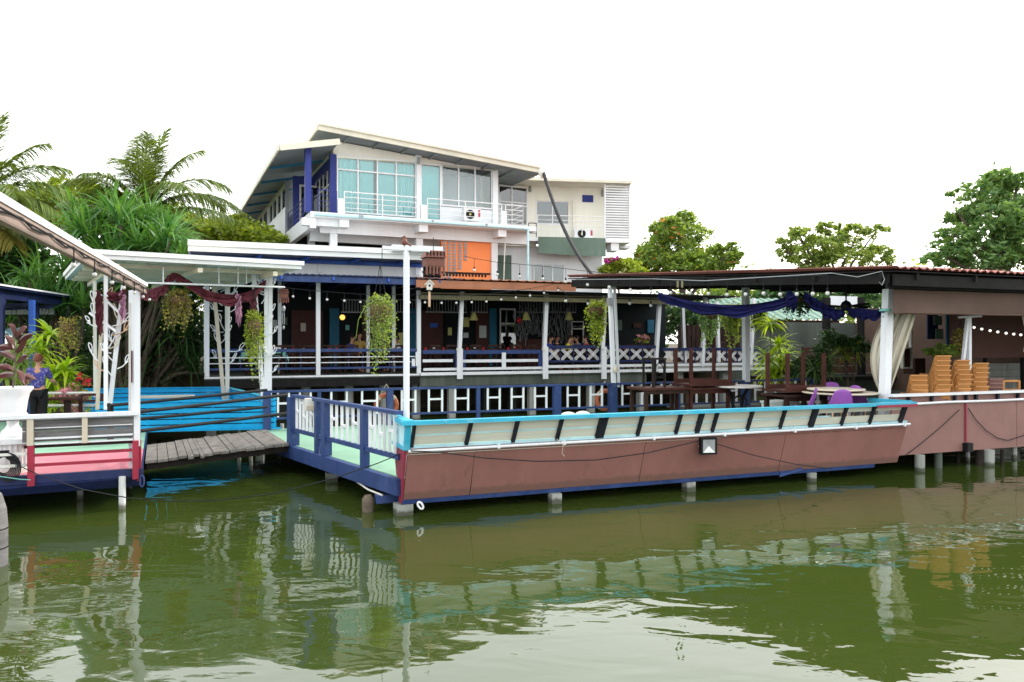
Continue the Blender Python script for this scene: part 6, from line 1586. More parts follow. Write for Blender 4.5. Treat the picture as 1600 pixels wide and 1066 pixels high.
def gz(p, z=1.3): return (p.x, p.y, z)
G1 = 'broad-leaved trees behind the house and roofs'
d = 44
tree('rounded green tree with reddish leaves right of the house wing', gz(px(1065, 500, d)), px(1065, 430, d), [pblob(1062, 372, d, 42, 34), pblob(1020, 408, d, 40, 28), pblob(1112, 405, d, 40, 26), pblob(1066, 420, d, 60, 28), pblob(1000, 425, d, 26, 20), pblob(1140, 395, d - 1, 14, 14), pblob(1060, 345, d, 22, 16), pblob(1035, 360, d + 1, 26, 18)], 13000, .28, 'leaf_mid', .3, .22, .5, group=G1)
rt_ = bpy.data.objects['tree']
v, f = leaves(crown_points([pblob(1062, 372, 43.5, 42, 34), pblob(1020, 408, 43.5, 40, 28), pblob(1085, 410, 43.5, 60, 26)], 130, .2, 3) - np.array(rt_.location), .24, .5); mesh_np('reddish_leaves', v, f, 'leaf_rust', rt_)
d = 56
tree('thin yellow-green tree with open crown above the dark roof', gz(px(1300, 500, d)), px(1300, 440, d), [pblob(1295, 385, d, 38, 24), pblob(1250, 375, d, 24, 18), pblob(1340, 365, d, 26, 14), pblob(1370, 360, d, 16, 8), pblob(1230, 395, d, 22, 10), pblob(1370, 395, d, 22, 14), pblob(1290, 358, d, 24, 10), pblob(1320, 405, d, 50, 18), pblob(1260, 410, d, 36, 14), pblob(1220, 380, d, 10, 8), pblob(1384, 405, d, 14, 12), pblob(1245, 360, d, 12, 8)], 7500, .33, 'leaf_olive', .25, .26, .5, group=G1)
d = 36
tree('large blue-green tree at the right picture edge', gz(px(1560, 500, d)), px(1565, 420, d), [pblob(1560, 345, d, 60, 40), pblob(1530, 305, d, 34, 24), pblob(1600, 320, d, 50, 36), pblob(1495, 370, d, 32, 24), pblob(1478, 400, d, 32, 20), pblob(1540, 400, d, 64, 26), pblob(1560, 280, d, 26, 16), pblob(1620, 380, d, 60, 50), pblob(1500, 338, d, 22, 14), pblob(1590, 285, d, 24, 16)], 15000, .32, 'leaf_bluegreen', .3, .22, .38, group=G1, droop=.3)
tree('bright yellow-green bushy tree left of the house', gz(px(385, 450, 37)), px(385, 400, 37), [pblob(385, 372, 37, 45, 24), pblob(340, 372, 37.5, 40, 22), pblob(420, 378, 36, 26, 18), pblob(372, 350, 38, 20, 14), pblob(300, 365, 39, 40, 24)], 11000, .26, 'leaf_yellow', .2, .28, .55, group=G1)
tree('yellow-green tree between the two coconut palms', gz(px(110, 450, 38)), px(110, 350, 38), [pblob(110, 320, 38, 46, 30), pblob(70, 315, 38, 34, 24), pblob(150, 320, 39, 36, 30), pblob(60, 350, 37, 50, 30), pblob(125, 295, 38, 16, 14), pblob(230, 340, 40, 60, 26), pblob(30, 330, 38, 40, 30), pblob(95, 285, 38, 14, 10), pblob(300, 350, 41, 50, 20)], 13000, .28, 'leaf_yellow', .2, .26, .55, group=G1)
tree('dark green tree behind the blue shelter at the left', gz(px(20, 560, 30)), px(20, 480, 30), [pblob(20, 430, 30, 60, 46), pblob(-20, 400, 29, 50, 50), pblob(60, 460, 31, 46, 36), pblob(-10, 480, 30, 60, 36), pblob(100, 490, 31, 60, 50), pblob(20, 380, 30, 40, 26)], 16000, .26, 'leaf_dark', .25, .26, .5, group=G1)
tree('dark undergrowth on the bank behind the landing canopy', gz(px(215, 590, 30)), px(215, 560, 30), [pblob(160, 540, 30, 60, 50), pblob(230, 530, 30.5, 60, 60), pblob(300, 540, 31, 50, 50), pblob(200, 580, 29, 90, 30)], 9000, .26, 'leaf_dark', .12, .3, .45, name='shrub', cat='shrub')
tree('dark green shrubbery behind the dining hall railing', gz(px(1080, 560, 37)), px(1080, 500, 37), [pblob(1060, 500, 37, 50, 34), pblob(1120, 490, 37.5, 40, 30), pblob(1180, 500, 38, 44, 30), pblob(1010, 500, 39, 40, 36), pblob(1150, 530, 37, 60, 30), pblob(1240, 470, 42, 60, 26), pblob(1330, 470, 42, 50, 22), pblob(1200, 540, 38, 40, 30)], 15000, .28, 'leaf_dark', .2, .28, .5, name='shrub', cat='shrub')
tree('green bush filling the gap under the right roof', gz(px(1280, 590, 24)), px(1280, 560, 24), [pblob(1272, 565, 24, 20, 30), pblob(1255, 585, 24, 26, 18), pblob(1300, 540, 24.5, 20, 24), pblob(1340, 545, 24, 16, 22)], 4000, .16, 'leaf_dark', .08, .3, .4, name='shrub', cat='shrub')
tree('magenta-flowered bougainvillea beside the house wing', gz(px(965, 430, 38)), px(965, 420, 38), [pblob(965, 412, 38, 20, 12), pblob(985, 425, 38, 20, 14), pblob(950, 424, 38, 14, 10)], 2200, .22, 'leaf_yellow', .08, .3, .5, name='bougainvillea', cat='shrub')
bo = bpy.data.objects['bougainvillea']
v, f = leaves(crown_points([pblob(957, 407, 37.6, 9, 5), pblob(966, 404, 37.6, 5, 4)], 90, .4) - np.array(bo.location), .16, .8); mesh_np('blossom', v, f, 'petal_magenta', bo)
for i in range(6):
    x = (-60, 220, 480, 1180, 1420, 1700)[i]; dd_ = (48, 52, 70, 75, 60, 50)[i]
    tree(('dense tree filling the gap beyond the left picture edge', 'far green tree low behind the second palm', 'low far tree hidden behind the house', 'low far tree seen beneath the dark roof', 'green tree low behind the brown awning', 'green tree beyond the right picture edge')[i], gz(px(x, 500, dd_)), px(x, 480, dd_), [pblob(x + q, 470 + w, dd_, 70, 40) for q, w in ((-60, 0), (0, -15), (60, 0), (0, 20))], 4500, .5, 'leaf_mid', .25, .28, .5, group=G1)

# ---- strap-leaved plants
def straps(origins, dirs, length, width, seg=5, droop=1.0):
    n = len(origins); V = []; Fc = []
    side = np.cross(dirs, np.array([0, 0, 1.0]) + rng.normal(size=(n, 3)) * .15); side /= np.linalg.norm(side, axis=1)[:, None] + 1e-9
    p = origins.copy(); dcur = dirs.copy()
    rows = []
    for k in range(seg + 1):
        w = width * (1 - (k / seg) ** 2.0) * np.minimum(1, .6 + k * .4) + .002
        w = np.asarray(w).reshape(-1, 1) if np.ndim(w) else w
        rows.append((p - side * w / 2, p + side * w / 2))
        p = p + dcur * (length[:, None] / seg)
        dcur = dcur + np.array([0, 0, -1.0]) * (droop * .32) ; dcur /= np.linalg.norm(dcur, axis=1)[:, None]
    v = np.stack([x for ab_ in rows for x in ab_], axis=1).reshape(-1, 3)
    b = np.arange(n)[:, None] * (2 * (seg + 1)); fs = []
    for k in range(seg): fs.append(b + np.array([[2 * k, 2 * k + 1, 2 * k + 3, 2 * k + 2]]))
    return v, np.concatenate(fs, axis=0)

def rosette(c, n, ln, wd, up=(.1, 1.1), droop=1.0):
    az = rng.uniform(0, 2 * np.pi, n); el = rng.uniform(up[0], up[1], n)
    d = np.stack([np.cos(az) * np.cos(el), np.sin(az) * np.cos(el), np.sin(el)], axis=1)
    o = np.tile(np.array(c, dtype=float), (n, 1)) + d * .03 + rng.normal(size=(n, 3)) * .03
    return straps(o, d, ln * rng.uniform(.7, 1.25, n), wd, 5, droop)

def join_vf(items):
    V = []; Fs = []; k = 0
    for v, f in items: V.append(v); Fs.append(f + k); k += len(v)
    return np.concatenate(V), np.concatenate(Fs)

def screw_pine(label, base, heads, ln, wd, n, mat='leaf_strap'):
    t = thing('screw_pine', label, 'shrub', base, 'strap-leaved screw pines on the left bank')
    b = Vector(base)
    items = []
    for h in heads:
        h = Vector(h); m = b.lerp(h, .55) + Vector((random.uniform(-.3, .3), random.uniform(-.3, .3), .2))
        MB().tube([b + Vector((random.uniform(-.4, .4), random.uniform(-.3, .3), 0)), m, h], .07, 6, .04).build('stem', 'bark', t, smooth=True)
        v, f = rosette(np.array(h) - np.array(base), n, ln, wd, (-.1, 1.4), .85); items.append((v, f))
    v, f = join_vf(items); mesh_np('foliage', v, f, mat, t, True)
d = 25.5
hd = []
for _ in range(74):
    x = random.uniform(105, 285); y = random.uniform(335, 470) if x < 240 else random.uniform(365, 480)
    hd.append(px(x, y, d + random.uniform(-1.2, 1.6)))
screw_pine('large screw pine with long green strap leaves behind the canopy', gz(px(195, 600, d), .9), hd, 1.35, .085, 40)
hd = [px(random.uniform(20, 140), random.uniform(425, 500), 24.5 + random.uniform(-1, 1)) for _ in range(20)]
screw_pine('smaller screw pine behind the blue shelter roof', gz(px(90, 600, 24.5), .9), hd, 1.2, .07, 40)
hd = [px(random.uniform(195, 312), random.uniform(465, 590), 26 + random.uniform(-.6, 1.6)) for _ in range(40)]
screw_pine('dark screw pine trailing its leaves down to the water beside the pavilion', gz(px(245, 610, 26.3), .9), hd, 1.9, .06, 30, 'leaf_dark')

# ---- coconut palms
def palm(label, base, head, fronds, lmul=1.0):
    t = thing('coconut_palm', label, 'palm', base, 'coconut palms on the left bank')
    b, h = Vector(base), Vector(head)
    MB().tube([b, b.lerp(h, .35) + Vector((.25, 0, 0)), b.lerp(h, .7) + Vector((.15, 0, 0)), h], .24, 10, .15).build('trunk', 'palm_bark', t, smooth=True)
    off = np.array(base)
    for (az, el, ln, dr, mat) in fronds:
        # az 0 = to the right in the picture, 90 = away from the camera
        dv = Vector((math.cos(R(az)) * math.cos(R(el)), math.sin(R(az)) * math.cos(R(el)), math.sin(R(el))))
        pts = [h.copy()]; dc = dv.copy(); K = 14
        for k in range(K):
            pts.append(pts[-1] + dc * (ln * lmul / K)); dc = (dc + Vector((0, 0, -dr * (.4 + k / K) / K * 1.6))).normalized()
        fr = MB().tube(pts, .035, 5, .008).build('frond', 'leaf_palm', t)
        og = []; dg_ = []; lens = []
        nl = 96
        for k in range(nl):
            f = .12 + .88 * k / nl; i = min(int(f * K), K - 1); q = pts[i].lerp(pts[i + 1], f * K - i); tg = (pts[i + 1] - pts[i]).normalized()
            sd = tg.cross(Vector((0, 0, 1)));  sd = sd.normalized() if sd.length > .05 else Vector((1, 0, 0))
            for s in (-1, 1):
                og.append(q); dg_.append((sd * s * .8 + tg * .75 + Vector((random.uniform(-.12, .12), random.uniform(-.12, .12), random.uniform(-.35, .1)))).normalized()); lens.append(1.45 * lmul * math.sin(math.pi * (.12 + .83 * f)) ** .7 * random.uniform(.8, 1.1))
        v, f = straps(np.array([tuple(o) for o in og]) - off, np.array([tuple(o) for o in dg_]), np.array(lens), .06, 4, 1.0)
        lv_ = mesh_np('leaflets', v, f, mat, fr, True)
d = 33
palm('tall coconut palm left of the house against the white sky', gz(px(215, 520, d)), px(222, 338, d),
     [(165, 48, 4.3, 1.5, 'leaf_palm'), (150, 30, 3.8, 1.3, 'leaf_palm'), (200, 55, 3.6, 1.4, 'leaf_palm'), (100, 80, 3.9, .5, 'leaf_palm'), (60, 78, 4.2, .6, 'leaf_palm'), (35, 68, 4.2, 1.0, 'leaf_palm'), (20, 55, 4.3, 1.4, 'leaf_palm'), (5, 36, 4.6, 1.2, 'leaf_palm'), (-10, 14, 4.4, .6, 'leaf_palm'), (-15, 2, 3.4, .8, 'leaf_palm'), (190, 8, 3.6, .8, 'leaf_palm'), (-100, 30, 3.0, 1.3, 'leaf_palm'), (-70, 62, 3.4, .9, 'leaf_palm'), (-120, 55, 3.2, 1.2, 'leaf_palm'), (250, 20, 3.4, 1.2, 'leaf_palm'), (80, 86, 3.6, .3, 'leaf_palm'), (-80, -50, 1.8, .2, 'leaf_straw'), (0, -25, 3.6, .3, 'leaf_palm'), (175, 38, 4.2, 1.2, 'leaf_palm'), (140, 66, 4.0, 1.0, 'leaf_palm'), (45, 45, 4.2, 1.3, 'leaf_palm'), (-35, 46, 3.8, 1.3, 'leaf_palm'), (215, 30, 3.8, 1.2, 'leaf_palm'), (-50, 80, 3.6, .7, 'leaf_palm'), (115, 74, 4.2, .7, 'leaf_palm')])
palm('coconut palm cut off by the left picture edge', gz(px(-30, 520, 28)), px(-42, 318, 28),
     [(40, 62, 3.6, .8, 'leaf_palm'), (20, 50, 3.6, 1.0, 'leaf_palm'), (0, 18, 3.4, .9, 'leaf_palm'), (-10, -6, 3.3, .5, 'leaf_palm'), (70, 75, 3.8, .4, 'leaf_palm'), (100, 60, 3.4, 1, 'leaf_palm'), (-30, 30, 3.3, 1.2, 'leaf_palm'), (160, 40, 3.2, 1, 'leaf_palm'), (-20, -30, 2.6, .3, 'leaf_straw'), (-60, 5, 3.0, .7, 'leaf_palm'), (10, 35, 3.8, 1.1, 'leaf_palm')])

# ---- lady palm, cordylines
def fan_palm(label, base, heads, mat, ln, wd, n, name='lady_palm'):
    t = thing(name, label, 'plant', base)
    items = []
    for h in heads:
        h = Vector(h); MB().tube([Vector(base), Vector(base).lerp(h, .6) + Vector((random.uniform(-.1, .1), 0, 0)), h], .022, 6, .015).build('stem', 'bark', t, smooth=True)
        v, f = rosette(np.array(h) - np.array(base), n, ln, wd, (-.45, 1.0), .8); items.append((v, f))
    v, f = join_vf(items); mesh_np('foliage', v, f, mat, t, True)
d = 24.3
pl = thing('planter_pot', 'dark clay pot under the bright lady palm', 'pot', gz(px(1215, 640, d), 1.05))
MB().lathe(pl.location, [(.16, -.05), (.24, .38), (.26, .40), (.22, .40), (.2, .36)], 16).build('body', 'terracotta', pl, smooth=True)
fan_palm('bright yellow-green lady palm between the brown tables', gz(px(1215, 630, d), 1.42), [px(1203, 505, d), px(1217, 540, d), px(1200, 560, d - .3), px(1220, 572, d), px(1206, 582, d), px(1226, 556, d + .3), px(1212, 590, d)], 'leaf_lime', .72, .075, 44)
def cordy(label, x, y0, y1, d, n, mat='leaf_lime', ln=.7, wd=.10, spread=14, k=4, name='cordyline'):
    b = gz(px(x, y1, d), .62)
    fan_palm(label, b, [px(x + random.uniform(-spread, spread), random.uniform(y0, y1), d + random.uniform(-.2, .3)) for _ in range(k)], mat, ln, wd, n, name)
cordy('lime green cordyline behind the blue shelter post', 72, 520, 560, 19.5, 22, ln=.75, k=3)
cordy('lime green leafy clump right of the standing person', 92, 570, 620, 18.6, 26, ln=.65, wd=.09, k=7)
cordy('low lime green leaves below the brown table', 85, 615, 650, 18.4, 22, ln=.4, wd=.05, k=6)
cordy('green leafy plant behind the white urn', 12, 540, 590, 18.5, 20, 'leaf_mid', .7, .1, 22, 5)
cordy('green spiky plant in the hall behind the deck', 1328, 530, 560, 24.0, 30, 'leaf_yellow', .6, .05, 12, 4, 'dracaena')
cordy('dark green ferny plant by the hall column', 1285, 540, 580, 23.5, 34, 'leaf_bluegreen', .7, .04, 14, 5, 'fern')
# flowers on the rear rail
def flowers(label, x, y, d, rx, ry, n, mat, size=.07):
    b = gz(px(x, y + ry, d), .62); t = thing('flower_bush', label, 'flowers', b)
    MB().tube([Vector(b), px(x, y, d)], .02, 5).build('stem', 'bark', t)
    v, f = leaves(crown_points([pblob(x, y, d, rx, ry)], n, .3) - np.array(b), .13, .45); mesh_np('foliage', v, f, 'leaf_yellow', t)
    v, f = leaves(crown_points([pblob(x, y - 2, d - .15, rx, ry)], n, .22, 12) - np.array(b), size, 1.0); mesh_np('blossom', v, f, mat, t)
flowers('pale pink flowers growing over the rear deck rail', 113, 628, 18.5, 20, 22, 700, 'petal_pink')
flowers('red flowers beside the ornamental white posts', 126, 598, 18.5, 12, 12, 34, 'petal_red', .08)
flowers('potted flowers inside the hall near the lattice railing', 1004, 530, 30, 10, 7, 150, 'petal_pink', .08)
# dark red rubber plant in the urn
rp2 = thing('rubber_plant', 'dark red broad-leafed plant growing in the white urn', 'plant', (up.x, up.y, 1.865))
b = Vector(rp2.location); top = px(22, 525, 11.7)
MB().tube([b, b.lerp(top, .5) + Vector((.03, 0, 0)), top], .014, 6, .008).build('stem', 'bark', rp2, smooth=True)
for k, (x, y, dx, dz, ln) in enumerate(((22, 580, -.9, .45, .36), (22, 590, .8, .2, .30), (23, 570, .6, .7, .30), (22, 562, -.8, .5, .40), (22, 555, .5, .9, .36), (22, 548, -.5, .9, .36), (23, 540, .75, .8, .34), (22, 530, -.2, 1, .30), (22, 528, .35, 1, .28), (23, 585, -.95, .1, .38), (22, 575, .3, -.2, .26), (22, 545, -.9, .3, .32))):
    s = px(x, y, 11.7); dv = Vector((dx, random.uniform(-.5, .3), dz)).normalized(); sd = dv.cross(Vector((random.uniform(-.4, .4), -1, .3))).normalized()
    MB().grid(lambda u, v: s + dv * (.04 + ln * u) + sd * (v - .5) * .105 * math.sin(math.pi * min(1, u * .92 + .06)) ** .8 + Vector((0, 0, -.10 * u * u)) + dv.cross(sd) * .10 * abs(v - .5), 8, 4, (0, .003, 0)).build('leaf', 'leaf_red', rp2, smooth=True)

# ---- hanging plants
def hanging(label, x, y0, y1, d, w, mat, n, top_y, basket='moss_basket', wild=.06, leaf=.05, sticks=0, strand_mat=None):
    """a hung basket whose shoots trail down; x, y0..y1 give its height in the photograph, w its width in pixels"""
    c = px(x, y0, d); zb_ = px(x, y1, d).z; r = w * d / F / 2
    t = thing('hanging_plant', label, 'hanging plant', (c.x, c.y, zb_))
    H_ = c.z - zb_
    MB().lathe((c.x, c.y, c.z - H_ * .28), [(.02, -H_ * .16), (r * .5, -H_ * .10), (r * .75, 0), (r * .72, H_ * .10), (r * .3, H_ * .16)], 12).build('basket', basket, t, smooth=True)
    tp = px(x, top_y, d)
    for s in (-1, 0, 1): MB().tube([(c.x + s * r * .5, c.y, c.z - H_ * .15), tp], .006, 4).build('hanger', 'rubber', t)
    C_ = []; S = MB()
    for i in range(n):
        az = random.uniform(0, 2 * math.pi); rr = r * random.uniform(.3, 1.0) * (.72 + .42 * abs(math.sin(az * 1.5 + x))); x0_, y0_ = math.cos(az) * rr, math.sin(az) * rr
        z1 = c.z - H_ * random.uniform(0, .18); ln = H_ * random.uniform(.25, 1.0) * (1.15 - .5 * rr / r) * (1.35 if random.random() < .1 else 1)
        pts = []; K = max(5, int(ln / .06))
        for k in range(K + 1):
            f = k / K; q = Vector((c.x + x0_ * (.75 + .35 * math.sin(min(1, f * 2) * 1.57)) + random.gauss(0, wild * .2), c.y + y0_ * (.75 + .3 * f), max(z1 + .05 * math.sin(f * 6) * (f < .3) - ln * f, zb_ - .3 * H_)))
            pts.append(q)
            for _ in range(2): C_.append(tuple(q + Vector((random.gauss(0, .03), random.gauss(0, .03), random.gauss(0, .03)))))
        if i % 3 == 0: S.tube(pts[::2] if len(pts) > 4 else pts, .006, 4)
    S.build('shoots', strand_mat or 'bark', t)
    v, f = leaves(np.array(C_) - np.array(t.location), leaf, .6, droop=.4); mesh_np('foliage', v, f, mat, t)
    return t
big = hanging('large hanging plant with trailing pale green shoots before the pavilion', 594, 461, 566, 15.5, 44, 'leaf_olive', 95, 412, wild=.10, leaf=.055)
tp = px(597, 412, 15.5); MB().tube([tp, px(597, 388, 12.6)], .006, 4).build('cord', 'rubber', big)
MB().tube([px(585, 470, 15.3), px(570, 480, 15.2), px(560, 500, 15.2), px(556, 530, 15.2)], .012, 5, .006).build('long_shoot', 'leaf_olive', big)
hanging('dense brown-green hanging plant under the maroon swag', 279, 453, 516, 17.0, 38, 'leaf_straw', 80, 440, leaf=.06)
hanging('hanging plant with long lime shoots beside the gate posts', 397, 486, 585, 17.6, 28, 'leaf_yellow', 60, 452, leaf=.06)
hanging('dry yellow hanging plant beside the blue shelter roof', 107, 497, 556, 16.5, 26, 'leaf_straw', 55, 478, leaf=.05)
hanging('green hanging plant beside the white roof post above the lattice', 932, 470, 532, 22.5, 34, 'leaf_yellow', 60, 460, leaf=.09)
hanging('long feathery hanging plant behind the dark blue swag, left one', 1108, 480, 528, 26.5, 34, 'leaf_bluegreen', 60, 470, leaf=.10)
hanging('bushy brown-green hanging plant left of the roof post', 1146, 476, 532, 25.0, 34, 'leaf_olive', 60, 470, leaf=.10)
hanging('feathery hanging plant just right of the roof post', 1185, 476, 520, 25.0, 26, 'leaf_olive', 50, 470, leaf=.10)
hanging('dark hanging plant behind the blue cloth knot', 1246, 462, 492, 19.0, 46, 'leaf_dark', 60, 452, leaf=.09)
hanging('dry grassy hanging plant beside the T-shaped pole stand', 1501, 516, 562, 17.6, 20, 'leaf_straw', 50, 500, leaf=.06)
t = thing('potted_shrub', 'bright round green shrub behind the orange chair stacks', 'shrub', gz(px(1470, 600, 17.5), .7))
MB().lathe(t.location, [(.12, .001), (.2, .5), (.22, .52), (.18, .52)], 14).build('pot', 'terracotta', t)
MB().tube([Vector(t.location) + Vector((0, 0, .45)), px(1470, 550, 17.5)], .025, 6).build('stem', 'bark', t)
v, f = leaves(crown_points([pblob(1470, 548, 17.5, 20, 11), pblob(1458, 552, 17.5, 10, 7), pblob(1483, 551, 17.5, 10, 8)], 1500, .25) - np.array(t.location), .075, .6); mesh_np('foliage', v, f, 'leaf_mid', t)
# reeds and grass along the bank, too many to count
pts_ = []
for _ in range(2600):
    a = random.uniform(-30, 2) if random.random() < .55 else random.uniform(2, 40)
    b = (18.9 - (min((-6 - a) * .45, 3.0) if a < -6 else 0)) + random.uniform(-.2, 1.2)
    pts_.append(tuple(D.P(a, b, .5)))
P_ = np.array(pts_); dv = np.stack([rng.normal(size=len(P_)) * .3, rng.normal(size=len(P_)) * .3, np.ones(len(P_))], axis=1); dv /= np.linalg.norm(dv, axis=1)[:, None]
v, f = straps(P_, dv, rng.uniform(.5, 1.2, len(P_)), .03, 4, .7)
o = mesh_np('bank_grass', v, f, 'leaf_dark', None, True); tag(o, 'dark grass and reeds along the shaded bank', 'grass', kind='stuff')
# ------------------------------------------------------------ people
def skin_mesh(name, joints, edges, radii, mat, parent, root_i=0, sub=2):
    me = bpy.data.meshes.new(name); me.from_pydata(joints, edges, [])
    o = bpy.data.objects.new(name, me); COL.objects.link(o); o.parent = parent
    sk = o.modifiers.new('Skin', 'SKIN'); sk.use_smooth_shade = True
    for i, r in enumerate(radii):
        me.skin_vertices[0].data[i].radius = (r, r) if not isinstance(r, tuple) else r
    me.skin_vertices[0].data[root_i].use_root = True
    ss = o.modifiers.new('Sub', 'SUBSURF'); ss.levels = sub; ss.render_levels = sub
    me.materials.append(M[mat])
    return o

def person(label, loc, rz_, shirt, trousers='trousers', hair='hair', seated=False, lean=.0, arm=0.35, cat='person'):
    t = thing('person', label, cat, loc); t.rotation_euler = (0, 0, rz_)     # faces -y before turning
    pz = .50 if seated else .90
    up = lambda z, f=0.0: (0, -lean * z / .5 + f, pz + z)
    J = []; E = []; Rr = []
    def add(p, r, par=None):
        J.append(p); Rr.append(r)
        if par is not None: E.append((par, len(J) - 1))
        return len(J) - 1
    pel = add(up(0), (.13, .10)); wa = add(up(.20), (.115, .085), pel); ch = add(up(.38), (.145, .095), wa); ns = add(up(.50), (.075, .06), ch); nk = add(up(.56), .048, ns)
    hd0 = add(up(.62, -.015), .068, nk); hd1 = add(up(.70, -.02), (.078, .09), hd0); hd2 = add(up(.78, -.01), .065, hd1)
    nose = add((0, up(.69)[1] - .112, up(.69)[2]), .012, hd1)
    arms = []; legs = []
    for s in (-1, 1):
        c = up(.46); sh_ = add((s * .17, c[1], c[2]), .055, ch)
        el_ = add((s * .225, c[1] - .05 - arm * .15, c[2] - .26), .042, sh_); wr = add((s * .20, c[1] - .10 - arm * .6, c[2] - .44 + arm * .38), .030, el_)
        hn = add((s * .195, J[wr][1] - .05, J[wr][2] - .05), (.036, .020), wr); arms.append((sh_, el_))
        for k in range(4): 
            f1 = add((s * (.175 + .014 * k), J[hn][1] - .045, J[hn][2] - .03), .0095, hn); add((s * (.175 + .014 * k), J[f1][1] - .025, J[f1][2] - .03 - .004 * (k % 2)), .008, f1)
        add((s * .15, J[hn][1] - .03, J[hn][2] + .005), .010, hn)
        hp_ = add((s * .09, 0, pz - .04), .085, pel)
        if seated: kn = add((s * .11, -.42, pz - .01), .06, hp_); an_ = add((s * .11, -.42, .09), .04, kn)
        else: kn = add((s * .10, -.02, .49), .058, hp_); an_ = add((s * .10, .02, .09), .038, kn)
        add((s * .115, J[an_][1] - .16, .035), (.04, .028), an_); legs.append((hp_, kn, an_))
    skin_mesh('body', J, E, Rr, 'skin', t)
    # shirt over trunk and upper arms
    sj = [J[pel], J[wa], J[ch], (0, J[ns][1], J[ns][2] - .035)]; se = [(0, 1), (1, 2), (2, 3)]; sr = [(.15, .12), (.135, .105), (.165, .115), (.085, .07)]
    for s_, e_ in arms:
        i = len(sj); sj += [J[s_], tuple(Vector(J[s_]).lerp(Vector(J[e_]), .8))]; se += [(2, i), (i, i + 1)]; sr += [.078, .066]
    skin_mesh('shirt', sj, se, sr, shirt, t)
    tj = [(0, 0, pz + .01)]; te = []; tr_ = [(.145, .118)]
    for h_, k_, a_ in legs:
        i = len(tj); tj += [J[h_], J[k_], tuple(Vector(J[a_]) + Vector((0, 0, .03)))]; te += [(0, i), (i, i + 1), (i + 1, i + 2)]; tr_ += [.105, .078, .066]
    skin_mesh('trousers', tj, te, tr_, trousers, t)
    c = Vector(up(.725, .012)); mb = MB()
    mb.grid(lambda u, v: c + Vector((.094 * math.cos(2 * math.pi * u) * math.sin(v * 1.9), .108 * math.sin(2 * math.pi * u) * math.sin(v * 1.9) + .012, .105 * math.cos(v * 1.9) - (.05 * max(0, math.sin(2 * math.pi * u)) * v))), 18, 8, (0, 0, .004)); mb.build('hair', hair, t, smooth=True, local=True)
    for s in (-1, 1):
        e = Vector(up(.715, -.105)); MB().ball((s * .032, e.y, e.z), .011, 6, 4).build('eye', 'black', t, local=True)
        e = Vector(up(.695, 0)); MB().ball((s * .088, e.y, e.z), .02, 6, 4, 1.5).build('ear', 'skin', t, local=True)
    e = Vector(up(.645, -.088)); MB().box(W0, -.022, .022, e.y - .006, e.y + .004, e.z - .005, e.z + .005).build('mouth', 'petal_red', t, local=True)
    return t
q = px(60, 660, 16.8)
person('standing person in dark printed shirt and black trousers, seen from behind', (q.x, q.y, LZ + .005), math.pi + .25, 'shirt_print', hair='hair_auburn', arm=.5)
def diner(x, b, rz_, label, shirt, lean=.06, dz=0.0):
    a = ra(x, b); p = D.P(a, b, RZ - .02 + dz); person(label, p, rz_, shirt, seated=True, lean=lean)
diner(884, RF + 1.0, 1.3, 'seated diner in a yellow shirt behind the lattice railing', 'shirt_yellow', .12)
diner(906, RF + 1.3, -1.2, 'seated diner in a pale blue shirt facing the yellow one', 'shirt_blue', .10)
diner(919, RF + 1.0, -1.4, 'seated diner in a pink shirt beside the hanging plant', 'shirt_pink', .08)
diner(869, RF + 2.2, .4, 'seated diner in black behind the leaning post', 'shirt_black')
diner(857, RF + 1.6, 1.2, 'seated diner in dark blue partly hidden by the leaning post', 'shirt_deep_blue')
diner(893, RF + 2.4, .2, 'seated diner in white on the far side of the table', 'shirt_white')
diner(547, RF + 2.2, 1.3, 'seated diner in deep blue left of the big hanging plant', 'shirt_deep_blue')
diner(561, RF + 2.4, .6, 'seated diner in mustard left of the big hanging plant', 'shirt_mustard', .02, .1)
diner(622, RF + 2.0, -1.0, 'seated diner in white right of the big hanging plant', 'shirt_white')

# ------------------------------------------------------------ dining furniture in the restaurant
def dining_set(i, x, b, label, cloth=None, chairs=4):
    a = ra(x, b); p = D.P(a, b, RZ + .001)
    t = make_table('dining_table', label, 1.25, .8, .75, .06, 'dark_wood', 'red_wood', group='dining tables in the restaurant'); place(t, p, ang)
    if cloth:
        mb = MB(); mb.grid(lambda u, v: ((u - .5) * 1.5, (v - .5) * 1.0, .757 - .22 * max(0, (abs(u - .5) - .42) / .08) - .16 * max(0, (abs(v - .5) - .41) / .09) + .012 * math.sin(u * 40) * (abs(v - .5) > .42)), 30, 22, (0, 0, .006))
        o = mb.build('tablecloth', cloth, None, smooth=True); o.location = p; o.rotation_euler = (0, 0, ang); tag(o, 'pale teal tablecloth on the leftmost dining table', 'tablecloth')
    for k in range(3):
        c = MB().lathe((0, 0, 0), [(.035, 0), (.045, .09), (.04, .09), (.03, .01)], 10).build('cup', random.choice(('lantern_red', 'chair_white', 'lantern_red')), None)
        c.location = D.P(a - .35 + .3 * k, b + random.uniform(-.2, .2), RZ + .755 + (.02 if cloth else 0)); tag(c, 'small %s cup on the %s' % (('left', 'middle', 'right')[k], label), 'cup', 'cups on the dining tables')
    for k in range(chairs):
        s = -1 if k < 2 else 1; q = D.P(a + (-.3 if k % 2 == 0 else .3), b + s * .62, RZ + .001)
        c = copy_tree(dc) if dc_used[0] else dc; c['label'] = '%s dark chair of the %s' % (('near left', 'near right', 'far left', 'far right')[k], label)
        dc_used[0] = True; c.location = q; c.rotation_euler = (0, 0, ang + (math.pi if s < 0 else 0) + random.uniform(-.15, .15))
